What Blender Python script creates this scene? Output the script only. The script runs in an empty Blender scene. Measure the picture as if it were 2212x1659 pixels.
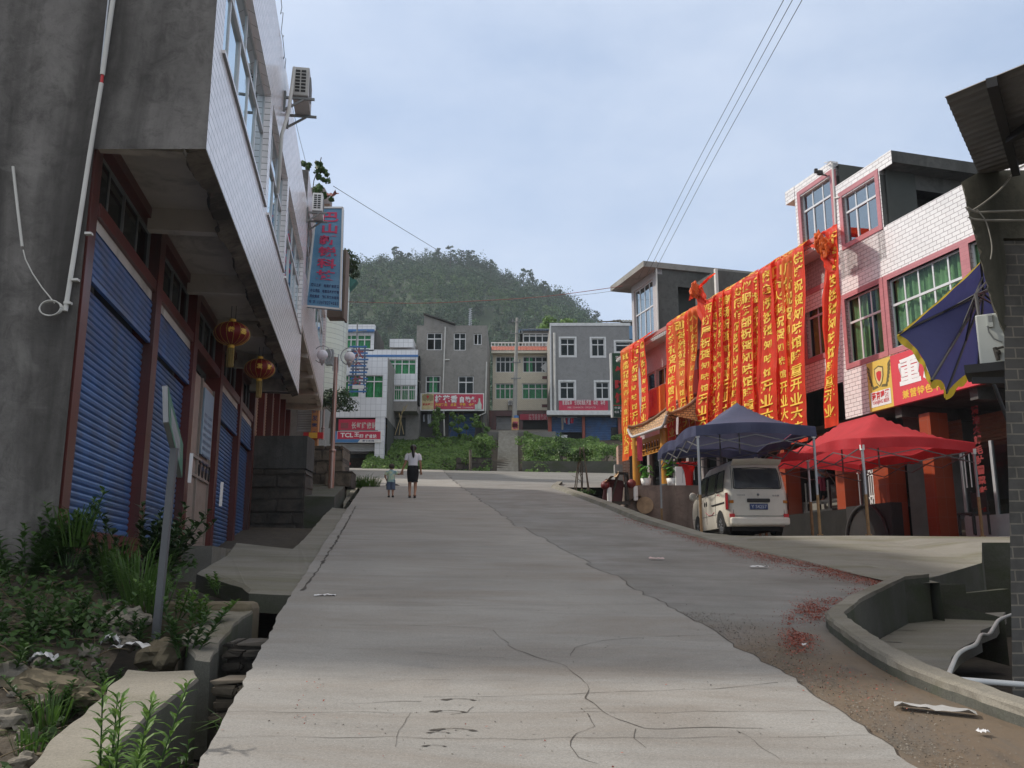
import bpy, bmesh, math, random
import numpy as np
from mathutils import Vector, Matrix, noise
random.seed(7)
rng = np.random.default_rng(7)
R = math.radians
PI = math.pi
S = bpy.context.scene
COL = S.collection
# ---------------------------------------------------------------- camera
EZ = 1.6                      # eye height over the road at the camera's foot
F = 1984.0                    # focal length for a picture 2212 wide
TH = math.atan(410 / 1984.0)  # upward pitch
cd = bpy.data.cameras.new('camera'); cam = bpy.data.objects.new('camera', cd); COL.objects.link(cam)
cd.sensor_width = 36; cd.lens = 36 * F / 2212; cd.clip_start = 0.05; cd.clip_end = 6000
cam.location = (0, 0, EZ); cam.rotation_euler = (PI / 2 + TH, 0, 0)
S.camera = cam
# ---------------------------------------------------------------- sky, sun, exposure
SUN_EL, SUN_AZ = R(42), math.atan2(-0.97, 0.245)     # sun stands left of the street and a little ahead
w = bpy.data.worlds.new('World'); S.world = w; w.use_nodes = True
nt = w.node_tree; nt.nodes.clear()
def wn(t, **k):
    n = nt.nodes.new(t)
    for a, b in k.items(): setattr(n, a, b)
    return n
out = wn('ShaderNodeOutputWorld'); bg = wn('ShaderNodeBackground'); nt.links.new(bg.outputs[0], out.inputs[0])
sky = wn('ShaderNodeTexSky', sky_type='NISHITA', sun_disc=False, sun_elevation=SUN_EL, sun_rotation=SUN_AZ, altitude=300, air_density=1.2, dust_density=2.2, ozone_density=1.5)
tc = wn('ShaderNodeTexCoord'); mp = wn('ShaderNodeMapping'); mp.inputs['Scale'].default_value = (1.0, 1.0, 2.2)
nz = wn('ShaderNodeTexNoise'); nz.inputs['Scale'].default_value = 2.1; nz.inputs['Detail'].default_value = 7; nz.inputs['Roughness'].default_value = .58
nt.links.new(tc.outputs['Generated'], mp.inputs[0]); nt.links.new(mp.outputs[0], nz.inputs['Vector'])
rp = wn('ShaderNodeValToRGB'); rp.color_ramp.elements[0].position = .38; rp.color_ramp.elements[1].position = .80
rp.color_ramp.elements[0].color = (.0, .0, .0, 1); rp.color_ramp.elements[1].color = (.8, .8, .8, 1)
nt.links.new(nz.outputs[0], rp.inputs[0])
# pale veil of humid air, thicker towards the horizon
sp = wn('ShaderNodeSeparateXYZ'); nt.links.new(tc.outputs['Generated'], sp.inputs[0])
mr = wn('ShaderNodeMapRange'); mr.inputs['From Min'].default_value = 0.02; mr.inputs['From Max'].default_value = .75
mr.inputs['To Min'].default_value = .74; mr.inputs['To Max'].default_value = .52
nt.links.new(sp.outputs[2], mr.inputs[0])
veil = wn('ShaderNodeMix', data_type='RGBA'); nt.links.new(mr.outputs[0], veil.inputs[0]); nt.links.new(sky.outputs[0], veil.inputs[6])
veil.inputs[7].default_value = (4.9, 6.0, 7.9, 1)
cl = wn('ShaderNodeMix', data_type='RGBA'); nt.links.new(rp.outputs[0], cl.inputs[0]); nt.links.new(veil.outputs[2], cl.inputs[6])
cl.inputs[7].default_value = (6.5, 7.1, 8.2, 1)
zc = wn('ShaderNodeMapRange'); zc.inputs['From Min'].default_value = .60; zc.inputs['From Max'].default_value = .85; nt.links.new(sp.outputs[2], zc.inputs[0])
zm = wn('ShaderNodeMix', data_type='RGBA'); nt.links.new(zc.outputs[0], zm.inputs[0]); nt.links.new(cl.outputs[2], zm.inputs[6]); zm.inputs[7].default_value = (7.6, 7.2, 6.7, 1)      # white added to the unseen sky overhead, to neutralise blue shade
# extra warm brightness added to the unseen sky behind the camera, as fill
bk = wn('ShaderNodeMapRange'); bk.inputs['From Min'].default_value = -.15; bk.inputs['From Max'].default_value = -.7; bk.inputs['To Min'].default_value = 1.0; bk.inputs['To Max'].default_value = 1.25
nt.links.new(sp.outputs[1], bk.inputs[0]); bm_ = wn('ShaderNodeVectorMath', operation='SCALE'); bt = wn('ShaderNodeMix', data_type='RGBA', blend_type='MULTIPLY'); bt.inputs[7].default_value = (1, .93, .82, 1); b0_ = wn('ShaderNodeMapRange'); b0_.inputs['From Min'].default_value = -.15; b0_.inputs['From Max'].default_value = -.6; nt.links.new(sp.outputs[1], b0_.inputs[0]); nt.links.new(b0_.outputs[0], bt.inputs[0]); nt.links.new(zm.outputs[2], bt.inputs[6])
nt.links.new(bt.outputs[2], bm_.inputs[0]); nt.links.new(bk.outputs[0], bm_.inputs['Scale'])
nt.links.new(bm_.outputs[0], bg.inputs[0]); bg.inputs[1].default_value = 0.107
sl = bpy.data.lights.new('sun', 'SUN'); so = bpy.data.objects.new('sun', sl); COL.objects.link(so)
sl.energy = 3.3; sl.angle = R(2.5); sl.color = (1.0, .93, .82)
sv = Vector((math.sin(SUN_AZ) * math.cos(SUN_EL), math.cos(SUN_AZ) * math.cos(SUN_EL), math.sin(SUN_EL)))
so.rotation_euler = sv.to_track_quat('Z', 'Y').to_euler(); so.location = sv * 60
S.view_settings.view_transform = 'Standard'; S.view_settings.look = 'None'; S.view_settings.exposure = 0.30; S.view_settings.gamma = 1.0
S.cycles.max_bounces = 8; S.cycles.transparent_max_bounces = 12; S.cycles.use_denoising = True

# ---------------------------------------------------------------- measuring helpers
_c, _s = math.cos(TH), math.sin(TH)
def ray(u, v):
    x = (u - 1106) / F; y = (829.5 - v) / F
    return x, _c - y * _s, _s + y * _c
def atY(u, v, Y):
    r = ray(u, v); k = Y / r[1]; return Vector((r[0] * k, Y, EZ + r[2] * k))
def atZ(u, v, Z):
    r = ray(u, v); k = (Z - EZ) / r[2]; return Vector((r[0] * k, r[1] * k, Z))
RS = .138; RD = (-.130, .9915)
def roadz(x, y):
    l = x * RD[0] + y * RD[1]
    return RS * l if l < 60 else RS * 60 + (l - 60) * .03
def onroad(u, v, off=0.0):
    r = ray(u, v); k = (EZ - off) / (RS * (r[0] * RD[0] + r[1] * RD[1]) - r[2])
    return Vector((r[0] * k, r[1] * k, EZ + r[2] * k))
class Fr:
    """a vertical facade plane: s runs along it, d outwards, z up"""
    def __init__(f, o, t, n): f.o = Vector((o[0], o[1], 0)); f.t = Vector((t[0], t[1], 0)).normalized(); f.n = Vector((n[0], n[1], 0)).normalized()
    def P(f, s, d, z): return f.o + f.t * s + f.n * d + Vector((0, 0, z))
    def px(f, u, v, d=0.0):
        r = Vector(ray(u, v)); o = f.o + f.n * d; k = (o - Vector((0, 0, 0))).dot(f.n) / r.dot(f.n)
        p = r * k; q = Vector((p.x, p.y, 0)) - f.o
        return q.dot(f.t), EZ + p.z
    def ang(f): return math.atan2(f.t.y, f.t.x)
FL = Fr((-3.41, 9.5), (-.1536, .9881), (.9881, .1536))     # left row, upper facade
FR = Fr((10.31, 24.0), (-.2792, .9602), (-.9602, -.2792))  # right row facade
FX = Fr((0, 0), (1, 0), (0, -1))                           # plain axes, d = -y
def FY(y): return Fr((0, y), (1, 0), (0, -1))

# ---------------------------------------------------------------- mesh builder
class MB:
    def __init__(s): s.v = []; s.f = []; s.m = []; s.sm = []
    def add(s, vs, fs, mi=0, smooth=False):
        b = len(s.v); s.v += [tuple(p) for p in vs]; s.f += [tuple(b + i for i in f) for f in fs]
        s.m += [mi] * len(fs); s.sm += [smooth] * len(fs); return b
    def quad(s, a, b, c, d, mi=0): s.add((a, b, c, d), ((0, 1, 2, 3),), mi)
    def box(s, fr, s0, s1, d0, d1, z0, z1, mi=0):
        if s0 > s1: s0, s1 = s1, s0
        if d0 > d1: d0, d1 = d1, d0
        v = [fr.P(a, b, c) for c in (z0, z1) for b in (d0, d1) for a in (s0, s1)]
        s.add(v, ((0, 2, 3, 1), (4, 5, 7, 6), (0, 1, 5, 4), (2, 6, 7, 3), (0, 4, 6, 2), (1, 3, 7, 5)), mi)
    def cube(s, c, size, rot=None, mi=0, bev=0.0):
        hx, hy, hz = [q / 2 for q in size]
        if bev > 0:
            bm = bmesh.new(); bmesh.ops.create_cube(bm, size=1)
            for q in bm.verts: q.co = Vector((q.co.x * size[0], q.co.y * size[1], q.co.z * size[2]))
            bmesh.ops.bevel(bm, geom=bm.edges[:], offset=bev, segments=2, affect='EDGES', profile=.5)
            s.bm(bm, Matrix.Translation(Vector(c)) @ (rot.to_4x4() if rot else Matrix()), mi); return
        v = [Vector((x, y, z)) for z in (-hz, hz) for y in (-hy, hy) for x in (-hx, hx)]
        if rot: v = [rot @ q for q in v]
        v = [q + Vector(c) for q in v]
        s.add(v, ((0, 2, 3, 1), (4, 5, 7, 6), (0, 1, 5, 4), (2, 6, 7, 3), (0, 4, 6, 2), (1, 3, 7, 5)), mi)
    def bm(s, bm, mx=None, mi=0, smooth=False):
        bm.verts.index_update(); mx = mx or Matrix()
        s.add([mx @ q.co for q in bm.verts], [[q.index for q in f.verts] for f in bm.faces], mi, smooth); bm.free()
    def tube(s, pts, r, n=8, mi=0, cap=True):
        pts = [Vector(p) for p in pts]; rr = r if hasattr(r, '__len__') else [r] * len(pts)
        rings = []; up = Vector((0, 0, 1)); prev = None
        for i, p in enumerate(pts):
            a = pts[min(i + 1, len(pts) - 1)] - pts[max(i - 1, 0)]
            if a.length < 1e-9: a = Vector((0, 0, 1))
            a.normalize()
            x = (prev - a * prev.dot(a)) if prev else a.cross(up if abs(a.z) < .95 else Vector((1, 0, 0)))
            x.normalize(); y = a.cross(x); prev = x
            rings.append([p + (x * math.cos(2 * PI * k / n) + y * math.sin(2 * PI * k / n)) * rr[i] for k in range(n)])
        v = [q for g in rings for q in g]; f = []
        for i in range(len(pts) - 1):
            for k in range(n): f.append((i * n + k, i * n + (k + 1) % n, (i + 1) * n + (k + 1) % n, (i + 1) * n + k))
        b = s.add(v, f, mi, True)
        if cap: s.add(rings[0], [tuple(range(n))[::-1]], mi); s.add(rings[-1], [tuple(range(n))], mi)
    def bar(s, a, b, w, h=None, mi=0):
        a, b = Vector(a), Vector(b); h = h or w; t = (b - a)
        if t.length < 1e-6: return
        t.normalize(); x = t.cross(Vector((0, 0, 1)) if abs(t.z) < .98 else Vector((1, 0, 0))).normalized(); y = x.cross(t)
        v = [p + x * (i * w / 2) + y * (j * h / 2) for p in (a, b) for i, j in ((-1, -1), (1, -1), (1, 1), (-1, 1))]
        s.add(v, ((3, 2, 1, 0), (4, 5, 6, 7), (0, 1, 5, 4), (1, 2, 6, 5), (2, 3, 7, 6), (3, 0, 4, 7)), mi)
    def lathe(s, prof, c=(0, 0, 0), n=20, mi=0, sx=1, sy=1, smooth=True):
        c = Vector(c); v = []; f = []
        for r, z in prof:
            for k in range(n): a = 2 * PI * k / n; v.append(c + Vector((r * sx * math.cos(a), r * sy * math.sin(a), z)))
        for i in range(len(prof) - 1):
            for k in range(n): f.append((i * n + k, i * n + (k + 1) % n, (i + 1) * n + (k + 1) % n, (i + 1) * n + k))
        s.add(v, f, mi, smooth)
    def grid(s, fn, nu, nv, mi=0, smooth=True, close=False):
        v = [fn(i / nu, j / nv) for j in range(nv + 1) for i in range(nu + 1)]
        f = [(j * (nu + 1) + i, j * (nu + 1) + i + 1, (j + 1) * (nu + 1) + i + 1, (j + 1) * (nu + 1) + i) for j in range(nv) for i in range(nu)]
        s.add(v, f, mi, smooth)
    def prism(s, poly, off, mi=0):
        """closed polygon (3-D points) pushed along the vector off"""
        poly = [Vector(p) for p in poly]; off = Vector(off); n = len(poly)
        s.add(poly + [p + off for p in poly], [tuple(range(n))[::-1], tuple(range(n, 2 * n))] + [(i, (i + 1) % n, n + (i + 1) % n, n + i) for i in range(n)], mi)
    def ball(s, c, r, mi=0, n=2, sc=(1, 1, 1), jit=0):
        bm = bmesh.new(); bmesh.ops.create_icosphere(bm, subdivisions=n, radius=1)
        for q in bm.verts:
            k = 1 + jit * noise.noise(q.co * 1.7 + Vector(c) * 3.1)
            q.co = Vector((q.co.x * sc[0], q.co.y * sc[1], q.co.z * sc[2])) * r * k
        s.bm(bm, Matrix.Translation(Vector(c)), mi, jit < .2)
    def build(s, name, mats, parent=None, loc=None):
        """one mesh object; vertices are given in world space when the parent (or loc) says where it stands"""
        o0 = Vector((0, 0, 0))
        if loc is not None: o0 = Vector(loc)
        elif parent is not None:
            p = parent
            while p.parent: p = p.parent
            if not p.get('_local'): o0 = p.location.copy()
        me = bpy.data.meshes.new(name)
        me.from_pydata([(v[0] - o0.x, v[1] - o0.y, v[2] - o0.z) for v in s.v], [], s.f)
        for m in (mats if isinstance(mats, (list, tuple)) else [mats]): me.materials.append(m)
        me.polygons.foreach_set('material_index', s.m); me.polygons.foreach_set('use_smooth', s.sm); me.update()
        o = bpy.data.objects.new(name, me); COL.objects.link(o)
        if parent is not None: o.parent = parent
        elif loc is not None: o.location = o0
        return o
def tag(o, label=None, cat=None, group=None, kind=None):
    if label: o['label'] = label
    if cat: o['category'] = cat
    if group: o['group'] = group
    if kind: o['kind'] = kind
    return o
def thing(name, label, cat, loc, group=None, rz=None):
    """Empty at a thing's base; rz given = its parts are modelled in local space"""
    o = bpy.data.objects.new(name, None); COL.objects.link(o); o.empty_display_size = .2
    o.location = loc; tag(o, label, cat, group)
    if rz is not None: o['_local'] = 1; o.rotation_euler = (0, 0, rz)
    return o
def dup(o, parent=None):
    c = o.copy(); COL.objects.link(c)
    if parent: c.parent = parent
    for ch in list(o.children): dup(ch, c)
    return c
def place(o, loc, rz, label, first):
    c = o if first else dup(o)
    c.location = loc; c.rotation_euler = (0, 0, rz); c['label'] = label; return c
def struct(mb, name, mats): return tag(mb.build(name, mats), kind='structure')

# ---------------------------------------------------------------- materials
def N(nt, t, **k):
    n = nt.nodes.new(t)
    for a, b in k.items(): setattr(n, a, b)
    return n
def base(name, rough=.8, metal=0.0, spec=.5):
    m = bpy.data.materials.new(name); m.use_nodes = True; nt = m.node_tree; b = nt.nodes['Principled BSDF']
    b.inputs['Roughness'].default_value = rough; b.inputs['Metallic'].default_value = metal; b.inputs['Specular IOR Level'].default_value = spec
    return m, nt, b
def col(c, k=1.0): return (min(c[0] * k, 1), min(c[1] * k, 1), min(c[2] * k, 1), 1)
def noisec(nt, vec, scale, detail=6, rough=.6, dist=0.0):
    n = N(nt, 'ShaderNodeTexNoise'); n.inputs['Scale'].default_value = scale; n.inputs['Detail'].default_value = detail
    n.inputs['Roughness'].default_value = rough; n.inputs['Distortion'].default_value = dist; nt.links.new(vec, n.inputs['Vector']); return n.outputs[0]
def ramp(nt, fac, stops):
    r = N(nt, 'ShaderNodeValToRGB'); e = r.color_ramp.elements
    while len(e) < len(stops): e.new(.5)
    for i, (p, c) in enumerate(stops): e[i].position = p; e[i].color = c if len(c) == 4 else (*c, 1)
    nt.links.new(fac, r.inputs[0]); return r.outputs[0]
def mixc(nt, fac, a, b, mode='MIX'):
    m = N(nt, 'ShaderNodeMix', data_type='RGBA', blend_type=mode)
    for sock, x in ((m.inputs[0], fac), (m.inputs[6], a), (m.inputs[7], b)):
        if hasattr(x, 'is_output'): nt.links.new(x, sock)
        else: sock.default_value = x
    return m.outputs[2]
def objco(nt, ang=0.0, sc=(1, 1, 1)):
    t = N(nt, 'ShaderNodeTexCoord'); m = N(nt, 'ShaderNodeMapping'); m.inputs['Rotation'].default_value = (0, 0, -ang); m.inputs['Scale'].default_value = sc
    nt.links.new(t.outputs['Object'], m.inputs[0]); return m.outputs[0]
def bump(nt, b, h, strength, dist=.02):
    n = N(nt, 'ShaderNodeBump'); n.inputs['Strength'].default_value = strength; n.inputs['Distance'].default_value = dist
    nt.links.new(h, n.inputs['Height']); nt.links.new(n.outputs[0], b.inputs['Normal'])
def M(name, c, rough=.8, var=.12, scale=4.0, bmp=.0, bs=30.0, metal=0.0, spec=.5, grime=None, gs=1.2, gpos=(.5, .7)):
    m, nt, b = base(name, rough, metal, spec); v = objco(nt)
    k = noisec(nt, v, scale); cc = ramp(nt, k, [(.3, col(c, 1 - var)), (.7, col(c, 1 + var))])
    if grime: cc = mixc(nt, ramp(nt, noisec(nt, v, gs, 8, .65, .6), [(gpos[0], (0, 0, 0, 1)), (gpos[1], (1, 1, 1, 1))]), cc, col(grime))
    nt.links.new(cc, b.inputs['Base Color'])
    if bmp: bump(nt, b, noisec(nt, v, bs, 5), bmp)
    return m
def tilemat(name, c, mortar, wd, ht, ang, ms=.006, rough=.3, var=.05, offset=.5, grime=None, gpos=(.55, .8), streak=True, c2=None):
    m, nt, b = base(name, rough); v = objco(nt, ang); sep = N(nt, 'ShaderNodeSeparateXYZ'); nt.links.new(v, sep.inputs[0])
    ad = N(nt, 'ShaderNodeMath', operation='ADD'); nt.links.new(sep.outputs[0], ad.inputs[0]); nt.links.new(sep.outputs[1], ad.inputs[1])
    cb = N(nt, 'ShaderNodeCombineXYZ'); nt.links.new(ad.outputs[0], cb.inputs[0]); nt.links.new(sep.outputs[2], cb.inputs[1])
    br = N(nt, 'ShaderNodeTexBrick', offset=offset); br.inputs['Scale'].default_value = 1; br.inputs['Brick Width'].default_value = wd; br.inputs['Row Height'].default_value = ht
    br.inputs['Mortar Size'].default_value = ms; br.inputs['Mortar Smooth'].default_value = .1; br.inputs['Bias'].default_value = 0
    c2 = c2 or c
    br.inputs['Color1'].default_value = col(c, 1 - var); br.inputs['Color2'].default_value = col(c2, 1 + var); br.inputs['Mortar'].default_value = col(mortar)
    nt.links.new(cb.outputs[0], br.inputs['Vector']); cc = br.outputs['Color']
    if grime:
        sv_ = objco(nt, ang, (1, 1, .12) if streak else (1, 1, 1))
        cc = mixc(nt, ramp(nt, noisec(nt, sv_, 2.2, 7, .65), [(gpos[0], (0, 0, 0, 1)), (gpos[1], (1, 1, 1, 1))]), cc, col(grime))
    nt.links.new(cc, b.inputs['Base Color'])
    inv = N(nt, 'ShaderNodeMath', operation='SUBTRACT'); inv.inputs[0].default_value = 1; nt.links.new(br.outputs['Fac'], inv.inputs[1])
    bump(nt, b, inv.outputs[0], .35, .004)
    return m
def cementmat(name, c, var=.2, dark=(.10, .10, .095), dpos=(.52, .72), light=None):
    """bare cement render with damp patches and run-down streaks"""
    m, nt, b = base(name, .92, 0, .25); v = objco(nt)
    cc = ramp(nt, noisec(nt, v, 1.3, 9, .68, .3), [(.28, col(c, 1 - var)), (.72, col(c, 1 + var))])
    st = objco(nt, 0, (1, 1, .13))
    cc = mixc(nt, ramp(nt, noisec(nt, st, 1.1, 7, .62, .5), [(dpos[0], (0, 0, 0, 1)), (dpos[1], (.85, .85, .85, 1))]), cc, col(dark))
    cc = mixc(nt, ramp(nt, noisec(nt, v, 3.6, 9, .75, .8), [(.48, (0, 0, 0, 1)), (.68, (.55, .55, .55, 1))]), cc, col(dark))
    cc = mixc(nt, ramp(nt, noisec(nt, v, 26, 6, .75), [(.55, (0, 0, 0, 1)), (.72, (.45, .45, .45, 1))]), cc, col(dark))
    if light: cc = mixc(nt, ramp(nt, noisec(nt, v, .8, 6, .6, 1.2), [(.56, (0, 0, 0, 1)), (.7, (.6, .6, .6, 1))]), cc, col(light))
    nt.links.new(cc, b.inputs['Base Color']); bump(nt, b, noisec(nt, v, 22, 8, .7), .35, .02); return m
def leafmat(name, c1, c2, rough=.5, trans=.25):
    m, nt, b = base(name, rough, 0, .4); v = objco(nt)
    g = N(nt, 'ShaderNodeNewGeometry')
    k = noisec(nt, v, 1.6, 3)
    cc = mixc(nt, g.outputs['Random Per Island'], col(c1), col(c2))
    cc = mixc(nt, ramp(nt, k, [(.35, (0, 0, 0, 1)), (.7, (.6, .6, .6, 1))]), cc, col(c2, 1.25))
    nt.links.new(cc, b.inputs['Base Color'])
    tr = N(nt, 'ShaderNodeBsdfTranslucent'); nt.links.new(cc, tr.inputs[0]); mx = N(nt, 'ShaderNodeMixShader'); mx.inputs[0].default_value = trans
    o = nt.nodes['Material Output']; nt.links.new(b.outputs[0], mx.inputs[1]); nt.links.new(tr.outputs[0], mx.inputs[2]); nt.links.new(mx.outputs[0], o.inputs[0])
    return m
def glassmat(name, tint, refl=.35, dens=.5, gloss=(.75, .85, .9)):
    """window pane: partly mirrors the sky, partly lets the room show"""
    m = bpy.data.materials.new(name); m.use_nodes = True; nt = m.node_tree; nt.nodes.remove(nt.nodes['Principled BSDF']); o = nt.nodes['Material Output']
    t = N(nt, 'ShaderNodeBsdfTransparent'); t.inputs[0].default_value = col(tint); g = N(nt, 'ShaderNodeBsdfGlossy'); g.inputs['Roughness'].default_value = .03; g.inputs[0].default_value = col(gloss)
    f = N(nt, 'ShaderNodeLayerWeight'); f.inputs[0].default_value = .5; pw_ = N(nt, 'ShaderNodeMath', operation='POWER'); pw_.inputs[1].default_value = 3.5; nt.links.new(f.outputs['Facing'], pw_.inputs[0])
    ad = N(nt, 'ShaderNodeMath', operation='ADD', use_clamp=True); ad.inputs[1].default_value = refl + .04; nt.links.new(pw_.outputs[0], ad.inputs[0]); mx = N(nt, 'ShaderNodeMixShader'); nt.links.new(ad.outputs[0], mx.inputs[0]); nt.links.new(t.outputs[0], mx.inputs[1]); nt.links.new(g.outputs[0], mx.inputs[2])
    nt.links.new(mx.outputs[0], o.inputs[0]); return m
def clothmat(name, c, rough=.75, trans=.3, var=.08):
    m, nt, b = base(name, rough, 0, .3); v = objco(nt)
    cc = ramp(nt, noisec(nt, v, 2.0, 4), [(.3, col(c, 1 - var)), (.7, col(c, 1 + var))]); nt.links.new(cc, b.inputs['Base Color'])
    tr = N(nt, 'ShaderNodeBsdfTranslucent'); nt.links.new(cc, tr.inputs[0]); mx = N(nt, 'ShaderNodeMixShader'); mx.inputs[0].default_value = trans
    o = nt.nodes['Material Output']; nt.links.new(b.outputs[0], mx.inputs[1]); nt.links.new(tr.outputs[0], mx.inputs[2]); nt.links.new(mx.outputs[0], o.inputs[0])
    bump(nt, b, noisec(nt, v, 9, 3), .15, .03)
    return m

aL, aR = FL.ang(), FR.ang()
m_cement = cementmat('grey_cement_render', (.175, .165, .158), .38, (.045, .042, .04), (.42, .64), (.25, .24, .225))
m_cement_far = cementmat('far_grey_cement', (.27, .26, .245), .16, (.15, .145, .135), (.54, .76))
m_cement_dark = cementmat('dark_cement', (.10, .10, .095), .2, (.04, .04, .038), (.5, .7))  # darker grey cement, near-black in its streaks
m_soffit = M('limewashed_soffit', (.50, .46, .41), .9, .12, 1.5, .1, 30, grime=(.16, .145, .125), gs=.9, gpos=(.52, .75))
m_tileL = tilemat('pale_grey_wall_tile', (.85, .82, .83), (.22, .22, .22), .36, .115, aL, .006, .22, .06, .5, (.42, .36, .28), (.66, .9))
m_tileL2 = tilemat('mauve_grey_wall_tile', (.66, .60, .60), (.17, .15, .15), .30, .115, aL, .006, .3, .07, .5, (.3, .26, .23), (.62, .85))
m_tileR = tilemat('white_wall_tile', (.75, .74, .74), (.29, .26, .275), .27, .118, aR, .0085, .28, .04, .5, (.55, .5, .46), (.66, .92))
m_tileRg = tilemat('grey_strip_tile', (.45, .42, .42), (.22, .2, .2), .10, .05, aR, .004, .35, .06)
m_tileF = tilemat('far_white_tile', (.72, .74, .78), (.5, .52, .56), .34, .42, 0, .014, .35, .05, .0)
m_tileG = tilemat('pale_green_wall_tile', (.60, .63, .54), (.36, .38, .34), .20, .26, aL, .012, .3, .05, .0)
m_cream = tilemat('cream_wall_tile', (.74, .68, .55), (.42, .40, .34), .16, .08, 0, .006, .5, .04)
m_pink = tilemat('dusty_pink_trim_tile', (.44, .17, .185), (.3, .1, .12), .22, .11, aR, .003, .35, .06)
m_red = tilemat('oxblood_column_tile', (.115, .024, .020), (.06, .018, .016), .60, .75, aL, .004, .3, .10, .0, (.05, .03, .025), (.5, .75))
m_orange = tilemat('orange_red_column_tile', (.28, .052, .02), (.24, .09, .06), .36, .5, aR, .005, .3, .08, .0)
m_brick = tilemat('grey_stone_block', (.17, .155, .138), (.24, .21, .17), .235, .105, 0, .007, .9, .38, .5, (.045, .043, .036), (.45, .75), False, (.085, .08, .075))
m_redbrick = tilemat('fired_brick', (.34, .16, .10), (.4, .36, .32), .24, .07, 0, .01, .9, .18, .5)
m_blue_sh = M('blue_shutter_paint', (.045, .122, .30), .38, .22, 2.0, .06, 60, grime=(.07, .08, .10), gs=1.6, gpos=(.45, .8))
m_grey_sh = M('grey_shutter_metal', (.36, .37, .38), .45, .1, 3)
m_tan_sh = M('tan_shutter_metal', (.42, .30, .20), .5, .1, 3)
m_brown_sh = M('brown_shutter_metal', (.20, .10, .055), .5, .12, 3)
m_alu = M('window_aluminium', (.62, .63, .64), .4, .05, 5, metal=.3)
m_dark_alu = M('weathered_window_frame', (.20, .21, .21), .5, .1, 5)
m_steel = M('galvanised_steel', (.42, .43, .45), .38, .08, 12, metal=.7)
m_white = M('white_paint', (.72, .72, .71), .5, .05, 6)
m_whitepipe = M('white_plastic_pipe', (.58, .57, .54), .5, .1, 3)
m_black = M('black_rubber', (.02, .02, .02), .7, .15, 8)
m_blackpaint = M('black_iron', (.022, .02, .02), .55, .2, 6)
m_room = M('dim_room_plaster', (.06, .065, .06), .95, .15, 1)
m_glass = glassmat('window_glass', (.55, .68, .66), .30)
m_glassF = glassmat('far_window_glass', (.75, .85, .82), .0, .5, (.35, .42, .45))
m_glassD = glassmat('dusty_dark_glass', (.35, .38, .37), .0, .5, (.35, .38, .4))
m_curtain = M('green_curtain', (.17, .29, .13), .85, .25, 6)
m_curtainF = M('deep_green_curtain', (.08, .38, .15), .85, .25, 6)
m_road = None
# ================================================================ ground, road, kerbs
def roadmat(name, c, warm, var=.12, wet=0.0, lines=True, speck=.5):
    m, nt, b = base(name, .88 - .45 * wet, 0, .3 + .2 * wet); v = objco(nt, R(7.5)); 
    cc = ramp(nt, noisec(nt, v, .55, 8, .62, .4), [(.3, col(c, 1 - var)), (.7, col(c, 1 + var))])
    cc = mixc(nt, ramp(nt, noisec(nt, objco(nt, R(7.5), (.35, 1.4, 1)), 1.1, 8, .66, .7), [(.46, (0, 0, 0, 1)), (.68, (.85, .85, .85, 1))]), cc, col(warm))
    cc = mixc(nt, ramp(nt, noisec(nt, objco(nt, R(7.5), (.4, 1.9, 1)), 1.3, 8, .72, .5), [(.50, (0, 0, 0, 1)), (.76, (.5, .5, .5, 1))]), cc, col(c, .55))
    cc = mixc(nt, ramp(nt, noisec(nt, v, 75, 4, .7), [(.42, (.0, .0, .0, 1)), (.75, (speck, speck, speck, 1))]), cc, col(c, .35))
    cc = mixc(nt, ramp(nt, noisec(nt, v, 130, 2, .6), [(.6, (0, 0, 0, 1)), (.78, (speck, speck, speck, 1))]), cc, col(c, 2.0))
    nt.links.new(cc, b.inputs['Base Color'])
    h = noisec(nt, objco(nt, R(7.5), (.7, 1.6, 1)), 9, 9, .75); bump(nt, b, h, .28, .03)
    if wet: nt.links.new(ramp(nt, noisec(nt, v, 1.4, 5, .6), [(.35, (.6, .6, .6, 1)), (.65, (.92, .92, .92, 1))]), b.inputs['Roughness'])
    return m
m_road = roadmat('worn_concrete_road', (.285, .275, .26), (.225, .20, .175), .14)
m_road2 = roadmat('dark_concrete_lane', (.235, .228, .214), (.175, .155, .135), .16)
m_mud = roadmat('lane_with_muddy_gutter', (.205, .20, .19), (.15, .135, .12), .16, .25, speck=.45)
nt_ = m_mud.node_tree; b_ = nt_.nodes['Principled BSDF']; src = b_.inputs['Base Color'].links[0].from_socket; v_ = objco(nt_); sp_ = N(nt_, 'ShaderNodeSeparateXYZ'); nt_.links.new(v_, sp_.inputs[0])
ad_ = N(nt_, 'ShaderNodeMath', operation='MULTIPLY_ADD'); ad_.inputs[1].default_value = 2.4; nt_.links.new(noisec(nt_, v_, 1.1, 8, .7, .6), ad_.inputs[0]); nt_.links.new(sp_.outputs[1], ad_.inputs[2])
mr_ = N(nt_, 'ShaderNodeMapRange'); mr_.inputs['From Min'].default_value = 10.2; mr_.inputs['From Max'].default_value = 8.6; nt_.links.new(ad_.outputs[0], mr_.inputs[0])
mudc = ramp(nt_, noisec(nt_, objco(nt_, R(20), (1, .4, 1)), 2.6, 8, .68, .6), [(.3, (.085, .074, .062, 1)), (.5, (.145, .108, .074, 1)), (.72, (.115, .10, .083, 1))]); nt_.links.new(mixc(nt_, mr_.outputs[0], src, mudc), b_.inputs['Base Color'])
m_slab = roadmat('old_concrete_slab', (.225, .208, .175), (.125, .115, .075), .25)
m_moss = roadmat('mossy_concrete', (.10, .10, .085), (.055, .07, .03), .25)
m_apron = roadmat('apron_concrete', (.215, .205, .18), (.13, .125, .075), .14)
m_crack = M('crack_dirt', (.06, .052, .045), .95, .3, 20)
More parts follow.
